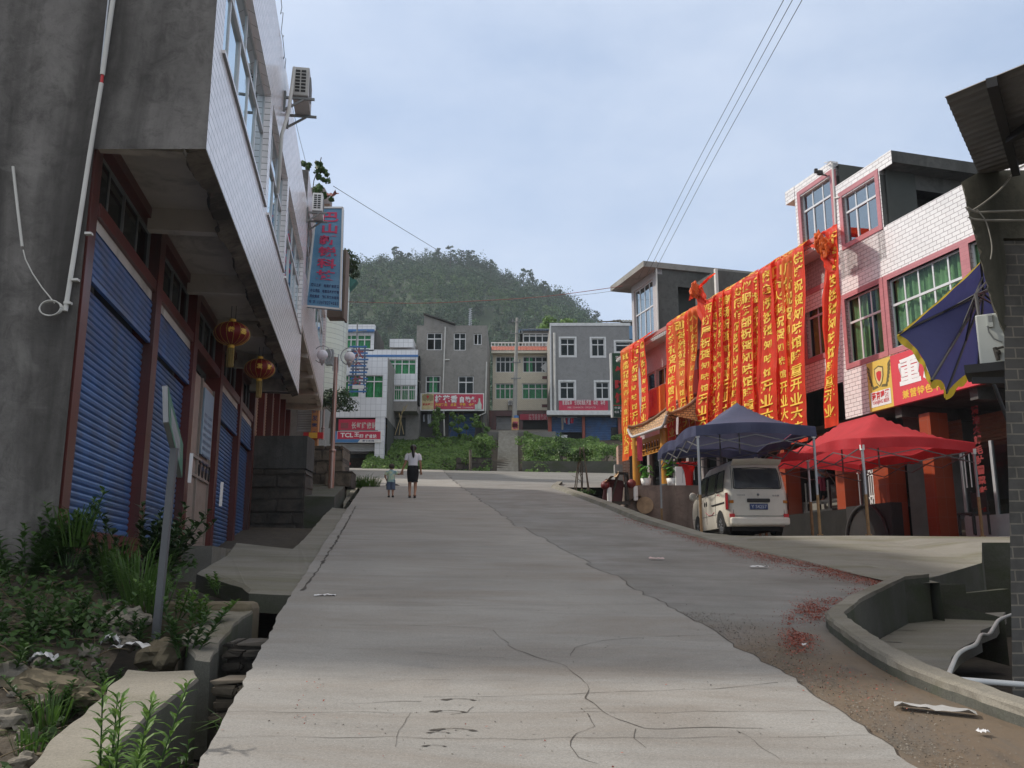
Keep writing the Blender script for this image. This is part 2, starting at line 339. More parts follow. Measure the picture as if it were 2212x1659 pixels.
m_soil = M('damp_soil', (.055, .044, .032), .95, .35, 6, .5, 25)
m_stone = M('rough_sandstone', (.15, .125, .095), .92, .22, 2.5, .5, 14, grime=(.055, .05, .04), gs=3, gpos=(.45, .7))
m_stone_d = M('dark_sandstone', (.075, .065, .055), .92, .25, 2.5, .5, 14, grime=(.03, .03, .028), gs=3, gpos=(.45, .7))

def pw(pts):
    ys = [p[0] for p in pts]; xs = [p[1] for p in pts]
    return lambda y: float(np.interp(y, ys, xs))
xl = pw([(-8, .35), (4.74, -1.52), (6.76, -1.83), (9.4, -2.24), (24.97, -4.33), (36.5, -5.85), (39, -6.5), (41, -9.5), (44, -15), (60, -17)])
xc = pw([(-8, 2.9), (4.94, 2.07), (8.01, 1.79), (20, -.1), (35.6, -2.0), (43.1, -2.85), (60, -4.6)])
_kpx = [(2126, 1540), (2035, 1507), (1973, 1482), (1906, 1448), (1851, 1412), (1792, 1366), (1784, 1351), (1827, 1317), (1928, 1268), (1985, 1262)]
KP = [onroad(*p) for p in _kpx]
RIM = [(1928, 1268), (1718, 1212), (1600, 1186), (1490, 1159), (1374, 1126), (1304, 1096), (1215, 1062), (1190, 1053), (1200, 1045)]
xr = pw([(-8, 9), (KP[0].y - 1.6, KP[0].x + 1.9)] + [(p.y, p.x) for p in KP] + [(q.y, q.x) for q in (onroad(*e) for e in RIM[1:-2])] + [(36.3, 1.7), (37.2, 4.0), (39, 4.6), (41, 5.0), (44, 8), (60, 10)])
def jag(y, k, a=.05): return a * (noise.noise(Vector((y * 1.1, k, 0))) + .6 * noise.noise(Vector((y * 4.3, k, 5))))
mb = MB(); ys = list(np.concatenate([np.arange(-8, 12, .12), np.arange(12, 60.01, .5)]))
L = []
for y in ys:
    near = 1 if y < 36 else 0
    a = xl(y) + (jag(y, 1, .03) + .025 * noise.noise(Vector((y * 9, 2, 2)))) * near; c_ = xc(y) + jag(y, 2, .12); r_ = xr(y)
    L.append([Vector((x, y, roadz(x, y))) for x in (a, a + (c_ - a) * .33, a + (c_ - a) * .67, c_, c_ + (r_ - c_) * .5, r_)])
for i in range(len(ys) - 1):
    A, B = L[i], L[i + 1]
    for k in range(5):
        mi = 0 if k < 3 else 2
        o = Vector((0, 0, .018)) if k < 3 else Vector((0, 0, 0))
        mb.quad(A[k] + o, A[k + 1] + o, B[k + 1] + o, B[k] + o, mi)
    # broken lip of the light slab and the drop into the ditch
    mb.quad(A[3] + Vector((0, 0, .018)), A[3], B[3], B[3] + Vector((0, 0, .018)), 3)
    o = Vector((0, 0, .018)); d = Vector((.06, 0, -.95))
    mb.quad(A[0] + o, B[0] + o, B[0] + d, A[0] + d, 4)
def crack(px, w=.012, step=.06, off=.021, mi=3, amp=.035):
    P = [onroad(*p) for p in px]; pts = []
    for a, b in zip(P[:-1], P[1:]):
        n = max(2, int((b - a).length / step)); pts += [a.lerp(b, i / n) for i in range(n)]
    pts.append(P[-1]); prev = None
    for i, p in enumerate(pts):
        q = p + Vector((noise.noise(p * 5.0) * amp, noise.noise(p * 5.0 + Vector((9, 0, 0))) * amp, 0))
        t = (pts[min(i + 1, len(pts) - 1)] - pts[max(i - 1, 0)]).normalized(); n_ = Vector((-t.y, t.x, 0)); ww = w * (.12 + abs(noise.noise(p * 3.3)) * 1.0)
        pair = [Vector((x.x, x.y, roadz(x.x, x.y) + off)) for x in (q + n_ * ww, q - n_ * ww)]
        if prev: mb.quad(prev[0], prev[1], pair[1], pair[0], mi)
        prev = pair
def cpx(l): return [(727.7 + x * .43863, 1212.8 + y * .43863) for x, y in l]
crack(cpx([(760, 350), (880, 450), (1010, 490), (1120, 530), (1240, 620), (1240, 670), (1230, 690), (1300, 745), (1390, 800), (1520, 840), (1900, 835), (2100, 842)]), .0065)
crack(cpx([(1250, 770), (1270, 830), (1165, 865), (1155, 935), (1200, 985), (1275, 1017)]), .006)
crack(cpx([(1150, 480), (1170, 440), (1310, 400), (1590, 380), (1880, 372)]), .005)
crack(cpx([(0, 322), (400, 326), (740, 340)]), .004); crack(cpx([(60, 148), (900, 152), (1500, 147)]), .004)
crack(cpx([(430, 683), (800, 680), (1230, 666), (1850, 640), (2180, 612)]), .005); crack(cpx([(0, 715), (420, 705)]), .004)
crack(cpx([(560, 772), (650, 760), (670, 735)]), .006); crack(cpx([(360, 760), (345, 810), (300, 850), (290, 930)]), .005)
crack(cpx([(400, 460), (620, 482), (820, 486)]), .005); crack(cpx([(1100, 752), (1300, 742)]), .003); crack(cpx([(1480, 845), (1450, 890), (1520, 940)]), .004)
for v_, a_, b_ in ((1247, 640, 1380), (1180, 705, 1300), (1310, 622, 1500), (1130, 740, 1200), (1100, 755, 1120), (1545, 490, 1790), (1600, 460, 1890)): crack([(a_, v_), ((a_ + b_) / 2, v_ + 3), (b_, v_ - 2)], .004, .1)
for v_, a_, b_ in ((1215, 1400, 1760), (1290, 1480, 1800), (1170, 1300, 1600)): crack([(a_, v_), (b_, v_ + 6)], .005, .1)
crack(cpx([(160, 603), (870, 600)]), .003); crack(cpx([(1960, 850), (2060, 900), (2180, 1000)]), .004)
# worn hoof-shaped chips in the concrete
for cx, cy, rr in ((550, 765, .05), (575, 860, .06), (480, 935, .03), (500, 868, .03), (600, 705, .05)):
    c0 = cpx([(cx, cy)])[0]; p = onroad(*c0)
    for k in range(6):
        a = .4 + k * .4; b_ = a + .42; w0, w1 = rr * 1.5 * (1 - .12 * abs(k - 2)), rr * (1.35 + .08 * abs(k - 2))
        V = [p + Vector((r_ * 1.6 * math.cos(t), r_ * .8 * math.sin(t), 0)) for t, r_ in ((a, w0), (b_, w0), (b_, w1), (a, w1))]
        mb.quad(*[Vector((q.x, q.y, roadz(q.x, q.y) + .0215)) for q in V], 3)
yy_ = np.arange(5.2, 56, .12); prev = None
for y in yy_:
    x = xc(y) + jag(y, 2, .12) if y < 12 else xc(y) + jag(round((y - 12) / .5) * .5 + 12, 2, .12); w_ = .002 + .012 * abs(noise.noise(Vector((y * 2.1, 4, 4)))) + .0003 * y; pair = (Vector((x - .004, y, roadz(x, y) + .0215)), Vector((x + w_, y, roadz(x, y) + .0215)))
    if prev: mb.quad(prev[0], prev[1], pair[1], pair[0], 3)
    prev = pair
# a dark seam between the light slab and the apron on the left
crack([(652, 1280), (690, 1230), (715, 1190), (745, 1140), (768, 1095)], .035, .1, .0225)
# painted marks left on the cross street
struct(mb, 'road', [m_road, m_road2, m_mud, m_crack, m_moss])

# big terrain sheet under everything, out to the horizon
def gz(x, y):
    z = RS * (y * .99 - x * .13) - 1.35
    if y < 0: z = max(z, -2.5) * 1.0 - .2
    if y > 56: z = min(z, 6.2) if y < 62 else 9.3 + max(0, (y - 75)) * .12
    if y > 200: z = 24.3
    return z
mb = MB(); gx = [-3000, -900, -300, -120, -60, -30, -16, -10, -6, -3, 0, 3, 6, 10, 16, 30, 60, 120, 300, 900, 3000]; gy = [-2000, -500, -120, -40, -12, -4, 0, 4, 8, 12, 18, 26, 34, 42, 50, 55.9, 56.1, 61.9, 62.1, 75, 100, 140, 200, 300, 600, 1500, 4000]
V = [(x, y, gz(max(-60, min(60, x)), y)) for y in gy for x in gx]; n = len(gx)
mb.add(V, [(j * n + i, j * n + i + 1, (j + 1) * n + i + 1, (j + 1) * n + i) for j in range(len(gy) - 1) for i in range(n - 1)])
struct(mb, 'ground', [m_soil])

# kerb wall that folds round the sunken yard on the right
kin = [(2190, 1520), (2096, 1491), (1973, 1448), (1897, 1403), (1830, 1352), (1822, 1340), (1903, 1297), (1975, 1262), (1992, 1256)]
def at_h(u, v, h):
    p = onroad(u, v)
    for _ in range(4): p = onroad(u, v, h)
    return p
mb = MB(); ko = KP[:10]
near0 = KP[0] + (KP[0] - KP[1]).normalized() * 4.0
outer = [near0] + ko; H = .125
inner = []
for i, p in enumerate(outer):
    t = (outer[min(i + 1, len(outer) - 1)] - outer[max(i - 1, 0)]); t.z = 0; t.normalize(); n_ = Vector((t.y, -t.x, 0))
    inner.append(p + n_ * (.165 if i < 9 else .15))
def rs(l, n):
    o = []
    for a, b in zip(l[:-1], l[1:]):
        for k in range(n): o.append(a.lerp(b, k / n))
    return o + [l[-1]]
O, I = rs(outer, 9), rs(inner, 9); rows = []
for i, (a, b) in enumerate(zip(O, I)):
    j = .018 * noise.noise(a * 6.0); j2 = .02 * noise.noise(a * 9.0 + Vector((3, 1, 0)))
    za = roadz(a.x, a.y)
    rows.append([Vector((a.x, a.y, za - .1)), Vector((a.x + j2, a.y + j2, za + H * .5)), Vector((a.x + j, a.y, za + H - .02)), Vector((a.x * .88 + b.x * .12, a.y * .88 + b.y * .12, za + H + j2 * .4)), Vector((b.x + j2, b.y, za + H + j * .4)), Vector((b.x + j, b.y, za + H - .04)), Vector((b.x, b.y, za - 1.3))])
for A, B in zip(rows[:-1], rows[1:]):
    for k in range(6): mb.quad(A[k], B[k], B[k + 1], A[k + 1], 1 if k in (0, 5) else 0)
mb.add(rows[-1], [tuple(range(7))]); mb.add(rows[0], [tuple(range(7))[::-1]])
tag(mb.build('kerb_wall', [m_slab, m_moss]), 'low concrete kerb wall bent round the sunken yard on the right', 'kerb')

# sunken yard slab with the broken edge over a pit, and the channel walls beyond
def yz(y): return .74 + (y - 7) * .072
def yd(u, v):
    r = ray(u, v); k = (EZ - .74 + 7 * .072) / (.072 * r[1] - r[2]); return Vector((r[0] * k, r[1] * k, EZ + r[2] * k))
ypx = [(1835, 1355), (1915, 1308), (1990, 1290), (2040, 1328), (2172, 1322), (2150, 1350), (2118, 1362), (2120, 1378), (2075, 1400), (2055, 1420), (2046, 1475), (2020, 1485)]
Y_ = [yd(*p) for p in ypx]
mb = MB(); yl = [near0 + Vector((.35, -.1, 0)), Vector((inner[1].x + .05, inner[1].y, 0)), Vector((inner[3].x, inner[3].y, 0)), Vector((inner[5].x, inner[5].y, 0)), Vector((inner[7].x - .02, inner[7].y, 0)), Vector((inner[9].x, inner[9].y, 0))]
poly = [Vector((p.x, p.y, yz(p.y))) for p in yl] + [Vector((p.x, p.y, yz(p.y))) for p in Y_[3:11]]
mb.prism(poly, (0, 0, -.14), 0)
for a in range(7):
    p = Y_[3].lerp(Y_[9], .1 + a * .12) + Vector((-.35 - .2 * (a % 3), .1 * a - .3, 0)); q = p + Vector((-.5 + .1 * (a % 2), -.06 + .03 * a, 0))
    mb.quad(*[Vector((t.x, t.y, yz(t.y) + .004)) for t in (p, q, q + Vector((0, .018, 0)), p + Vector((.03, .022, 0)))], 1)
struct(mb, 'yard_slab', [m_apron, m_crack])
mb = MB()
V = [(2.6, 2.5, -.3), (12, 2.5, -.3), (14, 16, .35), (4.6, 16, .35), (2.6, 9, 0)]; mb.prism([(x, y, z + .3) for x, y, z in V], (0, 0, -.6))
struct(mb, 'pit_floor', [m_soil])
mb = MB()
a, b = yd(2052, 1345), yd(2172, 1330); 
p0 = atY(1990, 1290, 11.6); p1 = atY(2170, 1335, 11.3)
mb.prism([p0, p1, p1 + Vector((0, 0, -.55)), p0 + Vector((0, 0, -.55))], (.05, .22, 0))
q0 = atY(2010, 1262, 12.6); q1 = atY(2085, 1262, 12.6)
mb.prism([q0 + Vector((0, 0, -.7)), q1 + Vector((0, 0, -.7)), q1, q0], (0, .3, 0)); mb.prism([q1 + Vector((0, 0, -.7)), atY(2180, 1276, 12.6) + Vector((0, 0, -.6)), atY(2180, 1272, 12.6), q1 + Vector((0, 0, -.12))], (0, .22, 0))
tag(mb.build('channel_wall', [m_moss]), 'low mossy wall of the drain channel between the yard slab and the apron', 'wall')

# concrete apron up to the parking ground on the right
AP = [onroad(1928, 1268) + Vector((.02, 0, .05)), onroad(1718, 1212), onroad(1600, 1186), onroad(1490, 1159), atY(1550, 1156, 19.5), atY(1640, 1158, 17.6), atY(1870, 1157, 17.4), atY(2090, 1159, 17.2), atY(2200, 1161, 17.0), atY(2205, 1172, 15.4), atY(2121, 1172, 15.4), atY(2121, 1216, 13.9), atY(2030, 1243, 12.9), atY(1985, 1256, 12.0)]

c0 = sum(AP, Vector()) / len(AP)
mb = MB(); mb.add(AP + [onroad(1985, 1262) + Vector((0, 0, .06))], [(0, 13, 14), (0, 1, 12), (0, 12, 13), (1, 2, 6, 11), (1, 11, 12), (2, 3, 4, 5), (2, 5, 6), (6, 7, 10, 11), (7, 8, 9, 10)])
for i, j in ((9, 10), (10, 11), (11, 12), (12, 13)):
    mb.quad(AP[i], AP[j], AP[j] - Vector((0, 0, 1.6)), AP[i] - Vector((0, 0, 1.6)), 1)
# raised rim beside the road and the crack behind it
rim = [onroad(*e) for e in RIM]
rr = rs(rim, 8); prev = None
for i, p in enumerate(rr):
    t = rr[min(i + 1, len(rr) - 1)] - rr[max(i - 1, 0)]; t.z = 0; t.normalize(); n_ = Vector((t.y, -t.x, 0)) ; wd = .62 if i < 24 else .30
    hh = .035 + .06 * min(1, max(0, (i - 20) / 12)); k = [p + n_ * -.0, p + n_ * .05 + Vector((0, 0, hh)), p + n_ * wd + Vector((0, 0, hh + .015)), p + n_ * (wd + .04) + Vector((0, 0, -.7))]
    if prev:
        for q in range(3): mb.quad(prev[q], prev[q + 1], k[q + 1], k[q], 0 if q < 2 else 1)
    prev = k
struct(mb, 'apron', [m_apron, m_moss])
def pz(y): return AP[6].z + (y - 17.4) * .040
mb = MB(); mb.add([(3.2, 18.2, pz(17.2) - .02), (12, 17.3, pz(17.2) - .01), (14, 44, pz(44)), (1.2, 44, pz(44))], [(0, 1, 2, 3)])
struct(mb, 'parking_ground', [m_road2])

# left: concrete ditch slabs, apron bridge, retaining walls
def slab(px, h, thick, name, label, cat, mats=None, n=10, jitter=.03, z=None):
    P = [onroad(u, v, h) if z is None else atZ(u, v, z) for u, v in px]; mb = MB(); P = rs(P + [P[0]], n)[:-1]
    Q = [p + Vector((noise.noise(p * 4) * jitter, noise.noise(p * 4 + Vector((7, 0, 0))) * jitter, noise.noise(p * 2.5) * jitter * .4)) for p in P]
    c_ = sum(Q, Vector()) / len(Q); m_ = len(Q)
    T = [q.lerp(c_, .03) + Vector((0, 0, .0)) for q in Q]; E_ = [q - Vector((0, 0, .025)) for q in Q]; D = [q - Vector((0, 0, thick)) + Vector((noise.noise(q * 3) * jitter, 0, 0)) for q in Q]
    mb.add(T + E_ + D, [tuple(range(m_))] + [(i, m_ + i, m_ + (i + 1) % m_, (i + 1) % m_) for i in range(m_)], 0)
    b = len(mb.v) - 3 * m_; mb.f += [(b + m_ + i, b + 2 * m_ + i, b + 2 * m_ + (i + 1) % m_, b + m_ + (i + 1) % m_) for i in range(m_)]; mb.m += [1] * m_; mb.sm += [False] * m_
    bm = bmesh.new(); me = bpy.data.meshes.new('t'); me.from_pydata(mb.v, [], mb.f); bm.from_mesh(me); bmesh.ops.recalc_face_normals(bm, faces=bm.faces[:]); fs = [[v.index for v in f.verts] for f in bm.faces]; bm.free(); bpy.data.meshes.remove(me); mb.f = fs
    o = mb.build(name, mats or [m_slab, m_moss]); tag(o, label, cat); return o
def q1(l): return [(x * .34218, 1091.5 + y * .34218) for x, y in l]
slab(q1([(60, 1900), (160, 1659), (290, 1530), (480, 1350), (610, 1240), (690, 1150), (830, 1030), (980, 1045), (1240, 1040), (1262, 1080), (1100, 1200), (950, 1310), (740, 1500), (560, 1720), (480, 1900)]), .0, .75, 'ditch_slab', 'cracked concrete slab along the ditch in the near left corner', 'concrete slab')
slab(q1([(1130, 820), (1260, 740), (1330, 650), (1400, 625), (1590, 612), (1600, 655), (1480, 750), (1390, 850), (1330, 970), (1220, 960)]), .0, .7, 'ditch_slab', 'shorter concrete slab beside the ditch, next to the metal sign pole', 'concrete slab')
slab([(424.5, 1236), (487, 1200), (507, 1173), (632, 1186), (657, 1165), (694, 1120), (719, 1095), (761, 1099), (740, 1144), (708, 1190), (671, 1236), (644, 1282), (537, 1277), (524, 1266)], -.01, .22, 'bridge_slab', 'concrete crossing slab from the road to the blue shutters', 'concrete slab', [m_apron, m_moss], 8, .025)
mb = MB(); V = [(-1.0, -3), (-3.0, -3), (-7.2, 25), (-4.4, 25)]
mb.prism([(x, y, roadz(x, y) - .72) for x, y in V], (0, 0, -.4)); struct(mb, 'ditch_bed', [m_soil])
def blockwall(fr, s0, s1, z0, z1, d0, d1, bl, bh, name, label, mats, cat='wall', jit=.03, cut=None):
    mb = MB(); z = z0; row = 0
    mb.box(fr, s0 + .02, s1 - .02, d0, d1 - .05, z0, z1 - .03, 1)
    while z < z1 - .02:
        h = min(bh * random.uniform(.85, 1.15), z1 - z); s = s0 - random.uniform(0, bl * .6)
        while s < s1:
            l = bl * random.uniform(.7, 1.35); a, b = max(s, s0), min(s + l, s1)
            if b - a > .05 and (cut is None or cut((a + b) / 2, z)):
                bm = bmesh.new(); bmesh.ops.create_cube(bm, size=1); sx, sy, sz = b - a - .02, d1 - d0, h - .018
                for q in bm.verts: q.co = Vector((q.co.x * sx, q.co.y * sy, q.co.z * sz)) + Vector((random.uniform(-jit, jit), random.uniform(-jit, jit), random.uniform(-jit, jit) * .5))
                bmesh.ops.bevel(bm, geom=bm.edges[:], offset=min(.03, h * .2), segments=2, affect='EDGES')
                c_ = fr.P((a + b) / 2, (d0 + d1) / 2 + random.uniform(-.02, .03), z + h / 2)
                mx = Matrix((( fr.t.x, -fr.n.x, 0, c_.x), (fr.t.y, -fr.n.y, 0, c_.y), (0, 0, 1, c_.z), (0, 0, 0, 1))); mb.bm(bm, mx, 0)
            s += l
        z += h; row += 1
    return tag(mb.build(name, mats), label, cat)
f25 = FY(25.6)
s0, zb = f25.px(528, 1200); s1, zt = f25.px(664, 941); _, zm = f25.px(600, 1012)
blockwall(f25, s0, s1, zb - .6, zm, -1.0, .0, .95, .38, 'retaining_wall', 'dark squared stone retaining wall past the last blue shutter', [m_stone_d, m_crack])
mb = MB(); mb.box(f25, s0, s1, -1.0, -.03, zm + .003, zt); tag(mb.build('parapet_wall', [m_cement_dark]), 'blackened concrete parapet on top of the dark stone retaining wall', 'wall')
f30 = FY(33.5); s0, zb = f30.px(655, 1050); s1, zt = f30.px(742, 962)
blockwall(f30, s0, s1, zb, zt, -1.5, 0, .62, .46, 'stone_wall', 'stacked brown sandstone block wall behind the tall lamp post', [m_stone, m_crack])
f29 = FY(32.0); a0, za = f29.px(700, 1052); a1, zc = f29.px(760, 1018)
blockwall(f29, a0, a1, za, zc, -1.0, 0, .75, .46, 'stone_wall', 'two big loose sandstone blocks at the right foot of the block wall', [m_stone, m_crack])
# side wall of the ditch back of the apron, lower ledge with the lamp
a, b = onroad(560, 1120), onroad(740, 1050)
mb = MB(); P = [Vector((-7.3, 25.7, 0)), Vector((-4.95, 25.7, 0)), Vector((-6.0, 33.4, 0)), Vector((-8.4, 33.4, 0))]
mb.prism([Vector((p.x, p.y, roadz(p.x, p.y) + .1)) for p in P], (0, 0, -1.4)); struct(mb, 'ledge', [m_moss])
slab([(742, 1083), (741, 1098), (757, 1075), (782, 1042), (772, 1040), (757, 1060)][::-1], -.28, .6, 'kerb_block', 'short pale concrete kerb at the head of the ditch near the lamp', 'kerb', [m_slab, m_moss], 5, .02)
mb = MB(); p0 = onroad(757, 1082, -.28); p1 = onroad(790, 1089, -.28); mb.bar(p0, p1, .12, .05); tag(mb.build('plank', [m_stone_d]), 'short dark plank lying across the kerb at the head of the ditch', 'plank')
# rubble steps across the ditch between the two slabs
def rock(c, s, mat, name, label, cat='stone', sc=(1, .8, .6), n=2):
    mb = MB(); mb.ball(Vector((0, 0, 0)), s, 0, n, sc, .55); o = mb.build(name, [mat]); o.location = c; o.rotation_euler = (random.uniform(-.3, .3), random.uniform(-.3, .3), random.uniform(0, 6)); tag(o, label, cat); return o
fD = FY(7.6); s0, zb = fD.px(478, 1472); s1, zt = fD.px(575, 1385)
blockwall(fD, s0, s1, zb - .1, zt, -.35, 0, .3, .085, 'ditch_step', 'rough stone steps across the ditch between the two slabs', [m_stone_d, m_crack], 'steps')
fD = FY(6.6); s0, zb = fD.px(455, 1500); s1, zt = fD.px(535, 1470)
blockwall(fD, s0, s1, zb - .2, zt, -.35, 0, .26, .085, 'ditch_step', 'lower stone step in the ditch above the tall weed', [m_stone, m_crack], 'steps')
# rubble yard in front of the grey end wall
def dz(x, y):
    t = max(0, min(1, (y - 4.6) / 5.2)); return .25 + 1.42 * t + .10 * noise.noise(Vector((x * .9, y * .9, 0))) + .06 * noise.noise(Vector((x * 3, y * 3, 2))) - max(0, (x + 3.1)) * .25
mb = MB()
def fy(a, b): y = 2.0 + b * 10.0; x = -16 + a * (16 + np.interp(y, [2, 8.2, 8.9, 12], [-2.3, -3.15, -3.75, -4.25])); return Vector((x, y, dz(x, y)))
mb.grid(fy, 110, 80); struct(mb, 'dirt_yard', [M('rubble_soil', (.085, .068, .05), .95, .4, 5, .8, 22, grime=(.16, .145, .12), gs=5, gpos=(.58, .75))])

# far cross street bank, steps, ramp
def bz(x, y):
    foot = roadz(x, 58) ; t = max(0, min(1, (y - 58.2) / 7.6)); return foot - .25 + (11.3 - foot) * (t ** .8) + .25 * noise.noise(Vector((x * .6, y * .6, 3)))
mb = MB()
def fb(a, b): x = -9.6 + a * 21; y = 57.2 + b * 9.2; return Vector((x, y, bz(x, y)))
mb.grid(fb, 60, 30); struct(mb, 'bank', [m_soil])
sL, sR = atY(1073, 1022, 58).x, atY(1120, 1022, 58).x
mb = MB(); z0 = roadz(-.5, 57.6); z1 = atY(1095, 932, 66.4).z; n = 22
for i in range(n):
    mb.box(FX, sL, sR, -(58.3 + (i + 1.15) * 8 / n), -(58.3 + i * 8 / n), z0 + (z1 - z0) * i / n - .8, z0 + (z1 - z0) * (i + 1) / n)
tag(mb.build('steps', [M('worn_step_stone', (.34, .32, .28), .9, .2, 5, .3, 12)]), 'long flight of grey steps up the green bank', 'steps')
mb = MB(); za = z1; P = [Vector((sL - 1.2, 66.5, za)), Vector((3.2, 66.5, za)), Vector((3.2, 73.5, za + 1.25)), Vector((sL - 1.2, 73.5, za + 1.25))]
mb.prism(P[::-1], (0, 0, -1.2)); struct(mb, 'ramp', [m_road2])
f58 = FY(58.4); s0, zb = f58.px(1128, 1028); s1, zt = f58.px(1345, 990)
mb = MB(); mb.box(f58, s0, s1 + .6, -.5, 0, zb - .5, zt - .18); tag(mb.build('bank_wall', [m_moss]), 'patchy grey retaining wall at the foot of the right bank', 'wall')
s0, zb = f58.px(985, 1016); s1, zt = f58.px(1062, 988)
blockwall(f58, s0, s1, zb - .3, zt, -.6, 0, .8, .4, 'bank_wall', 'low stone wall half hidden in the left bank', [m_stone_d, m_crack])
# ================================================================ building kit
def wallh(mb, fr, s0, s1, z0, z1, holes=(), d=0.0, rev=.12, mi=0, ri=None, room=1.0, rmi=None):
    """front skin of a wall with window openings, their reveals and a dim room behind each"""
    ss = sorted({s0, s1, *[q for h in holes for q in h[:2]]}); zs = sorted({z0, z1, *[q for h in holes for q in h[2:4]]})
    for a, b in zip(ss[:-1], ss[1:]):
        for c_, e in zip(zs[:-1], zs[1:]):
            ms, mz = (a + b) / 2, (c_ + e) / 2
            if ms < s0 or ms > s1 or mz < z0 or mz > z1: continue
            if any(h[0] < ms < h[1] and h[2] < mz < h[3] for h in holes): continue
            mb.quad(fr.P(a, d, c_), fr.P(b, d, c_), fr.P(b, d, e), fr.P(a, d, e), mi)
    for a, b, c_, e in [h[:4] for h in holes]:
        D = d - rev; k = mi if ri is None else ri
        for p, q in (((a, c_), (b, c_)), ((b, c_), (b, e)), ((b, e), (a, e)), ((a, e), (a, c_))):
            mb.quad(fr.P(p[0], d, p[1]), fr.P(q[0], d, q[1]), fr.P(q[0], D, q[1]), fr.P(p[0], D, p[1]), k)
        if room:
            D2 = D - room; k = k if rmi is None else rmi; g = .25; A, B_, C_, E_ = a - g, b + g, c_ - g, e + g
            for p, q in (((A, C_), (B_, C_)), ((B_, C_), (B_, E_)), ((B_, E_), (A, E_)), ((A, E_), (A, C_))):
                mb.quad(fr.P(p[0], D - .002, p[1]), fr.P(q[0], D - .002, q[1]), fr.P(q[0], D2, q[1]), fr.P(p[0], D2, p[1]), k)
            mb.quad(fr.P(A, D2, C_), fr.P(B_, D2, C_), fr.P(B_, D2, E_), fr.P(A, D2, E_), k)
def shell(mb, fr, s0, s1, z0, z1, depth, mi=0, d=0.0, roof=None):
    """sides, back and roof of a building whose front is made by wallh"""
    P = fr.P; a = [(s0, d), (s0, d - depth), (s1, d - depth), (s1, d)]
    for (p, q) in zip(a[:-1], a[1:]): mb.quad(P(*p, z0), P(*q, z0), P(*q, z1), P(*p, z1), mi)
    mb.quad(*[P(*p, z1) for p in a], mi if roof is None else roof)
def frame(mb, fr, a, b, c_, e, w, d0, d1, mi=0):
    """ring of trim round a rectangle, w wide outwards"""
    mb.box(fr, a - w, a, d0, d1, c_ - w, e + w, mi); mb.box(fr, b, b + w, d0, d1, c_ - w, e + w, mi)
    mb.box(fr, a, b, d0, d1, c_ - w, c_, mi); mb.box(fr, a, b, d0, d1, e, e + w, mi)
def window(parent, fr, a, b, c_, e, n=2, tz=.66, d=-.07, mats=None, curtain=None, fw=.045, nu=None, gap=None, opened=(), cz=0.0):
    """aluminium window: frame with transom, panes behind it, curtain further in"""
    fm, gm = mats or (m_alu, m_glass); t = c_ + (e - c_) * tz; mb = MB()
    mb.box(fr, a, b, d - .04, d, c_, c_ + fw); mb.box(fr, a, b, d - .04, d, e - fw, e)
    mb.box(fr, a, a + fw, d - .04, d, c_ + fw, e - fw); mb.box(fr, b - fw, b, d - .04, d, c_ + fw, e - fw)
    if tz < 1: mb.box(fr, a + fw, b - fw, d - .035, d + .012, t - fw * .6, t + fw * .6)
    for i in range(1, n):
        s = a + (b - a) * i / n; mb.box(fr, s - fw * .55, s + fw * .55, d - .035, d - .003, c_ + fw, t - fw * .6 if tz < 1 else e - fw)
    nu = nu or n
    if tz < 1:
        for i in range(1, nu):
            s = a + (b - a) * i / nu; mb.box(fr, s - fw * .45, s + fw * .45, d - .035, d - .003, t + fw * .6, e - fw)
    o = mb.build('window', [fm], parent)
    mb = MB()
    for i in range(n):
        if i in opened: continue
        s0, s1 = a + (b - a) * i / n, a + (b - a) * (i + 1) / n; k = d - .02 - .012 * (i % 2)
        mb.quad(fr.P(s0, k, c_), fr.P(s1, k, c_), fr.P(s1, k + random.uniform(-.006, .006), t), fr.P(s0, k, t))
    if tz < 1:
        for i in range(nu):
            s0, s1 = a + (b - a) * i / nu, a + (b - a) * (i + 1) / nu; k = d - .022 + random.uniform(-.004, .004)
            mb.quad(fr.P(s0, k, t), fr.P(s1, k, t), fr.P(s1, k, e), fr.P(s0, k, e))
    mb.build('pane', [gm], o)
    if curtain:
        mb = MB(); g = gap or [(a, b)]
        for p, q in g:
            nn = max(8, int((q - p) / .035))
            mb.grid(lambda i, j: fr.P(p + (q - p) * i, d - .14 + .03 * math.sin(i * nn * 1.1 + p) + .012 * math.sin(i * nn * .37), c_ + cz + (e - c_ - cz) * j), nn, 1)
        mb.build('curtain', [curtain], o)
    return o
def shutter(parent, fr, a, b, c_, e, d, mat, slat=.085, name='shutter', openz=None):
    mb = MB(); z0 = openz if openz is not None else c_; prof = []; z = z0
    while z < e - .001:
        h = min(slat, e - z); prof += [(z, 0), (z + h * .22, .016), (z + h * .6, .020), (z + h * .86, .010), (z + h * .93, -.004)]; z += h
    prof.append((e, 0)); V = []
    for z, q in prof: V += [fr.P(a, d + q, z), fr.P(b, d + q, z)]
    mb.add(V, [(2 * i, 2 * i + 1, 2 * i + 3, 2 * i + 2) for i in range(len(prof) - 1)], 0)
    mb.box(fr, a, b, d - .02, d + .03, z0, z0 + .06)
    return mb.build(name, [mat], parent)
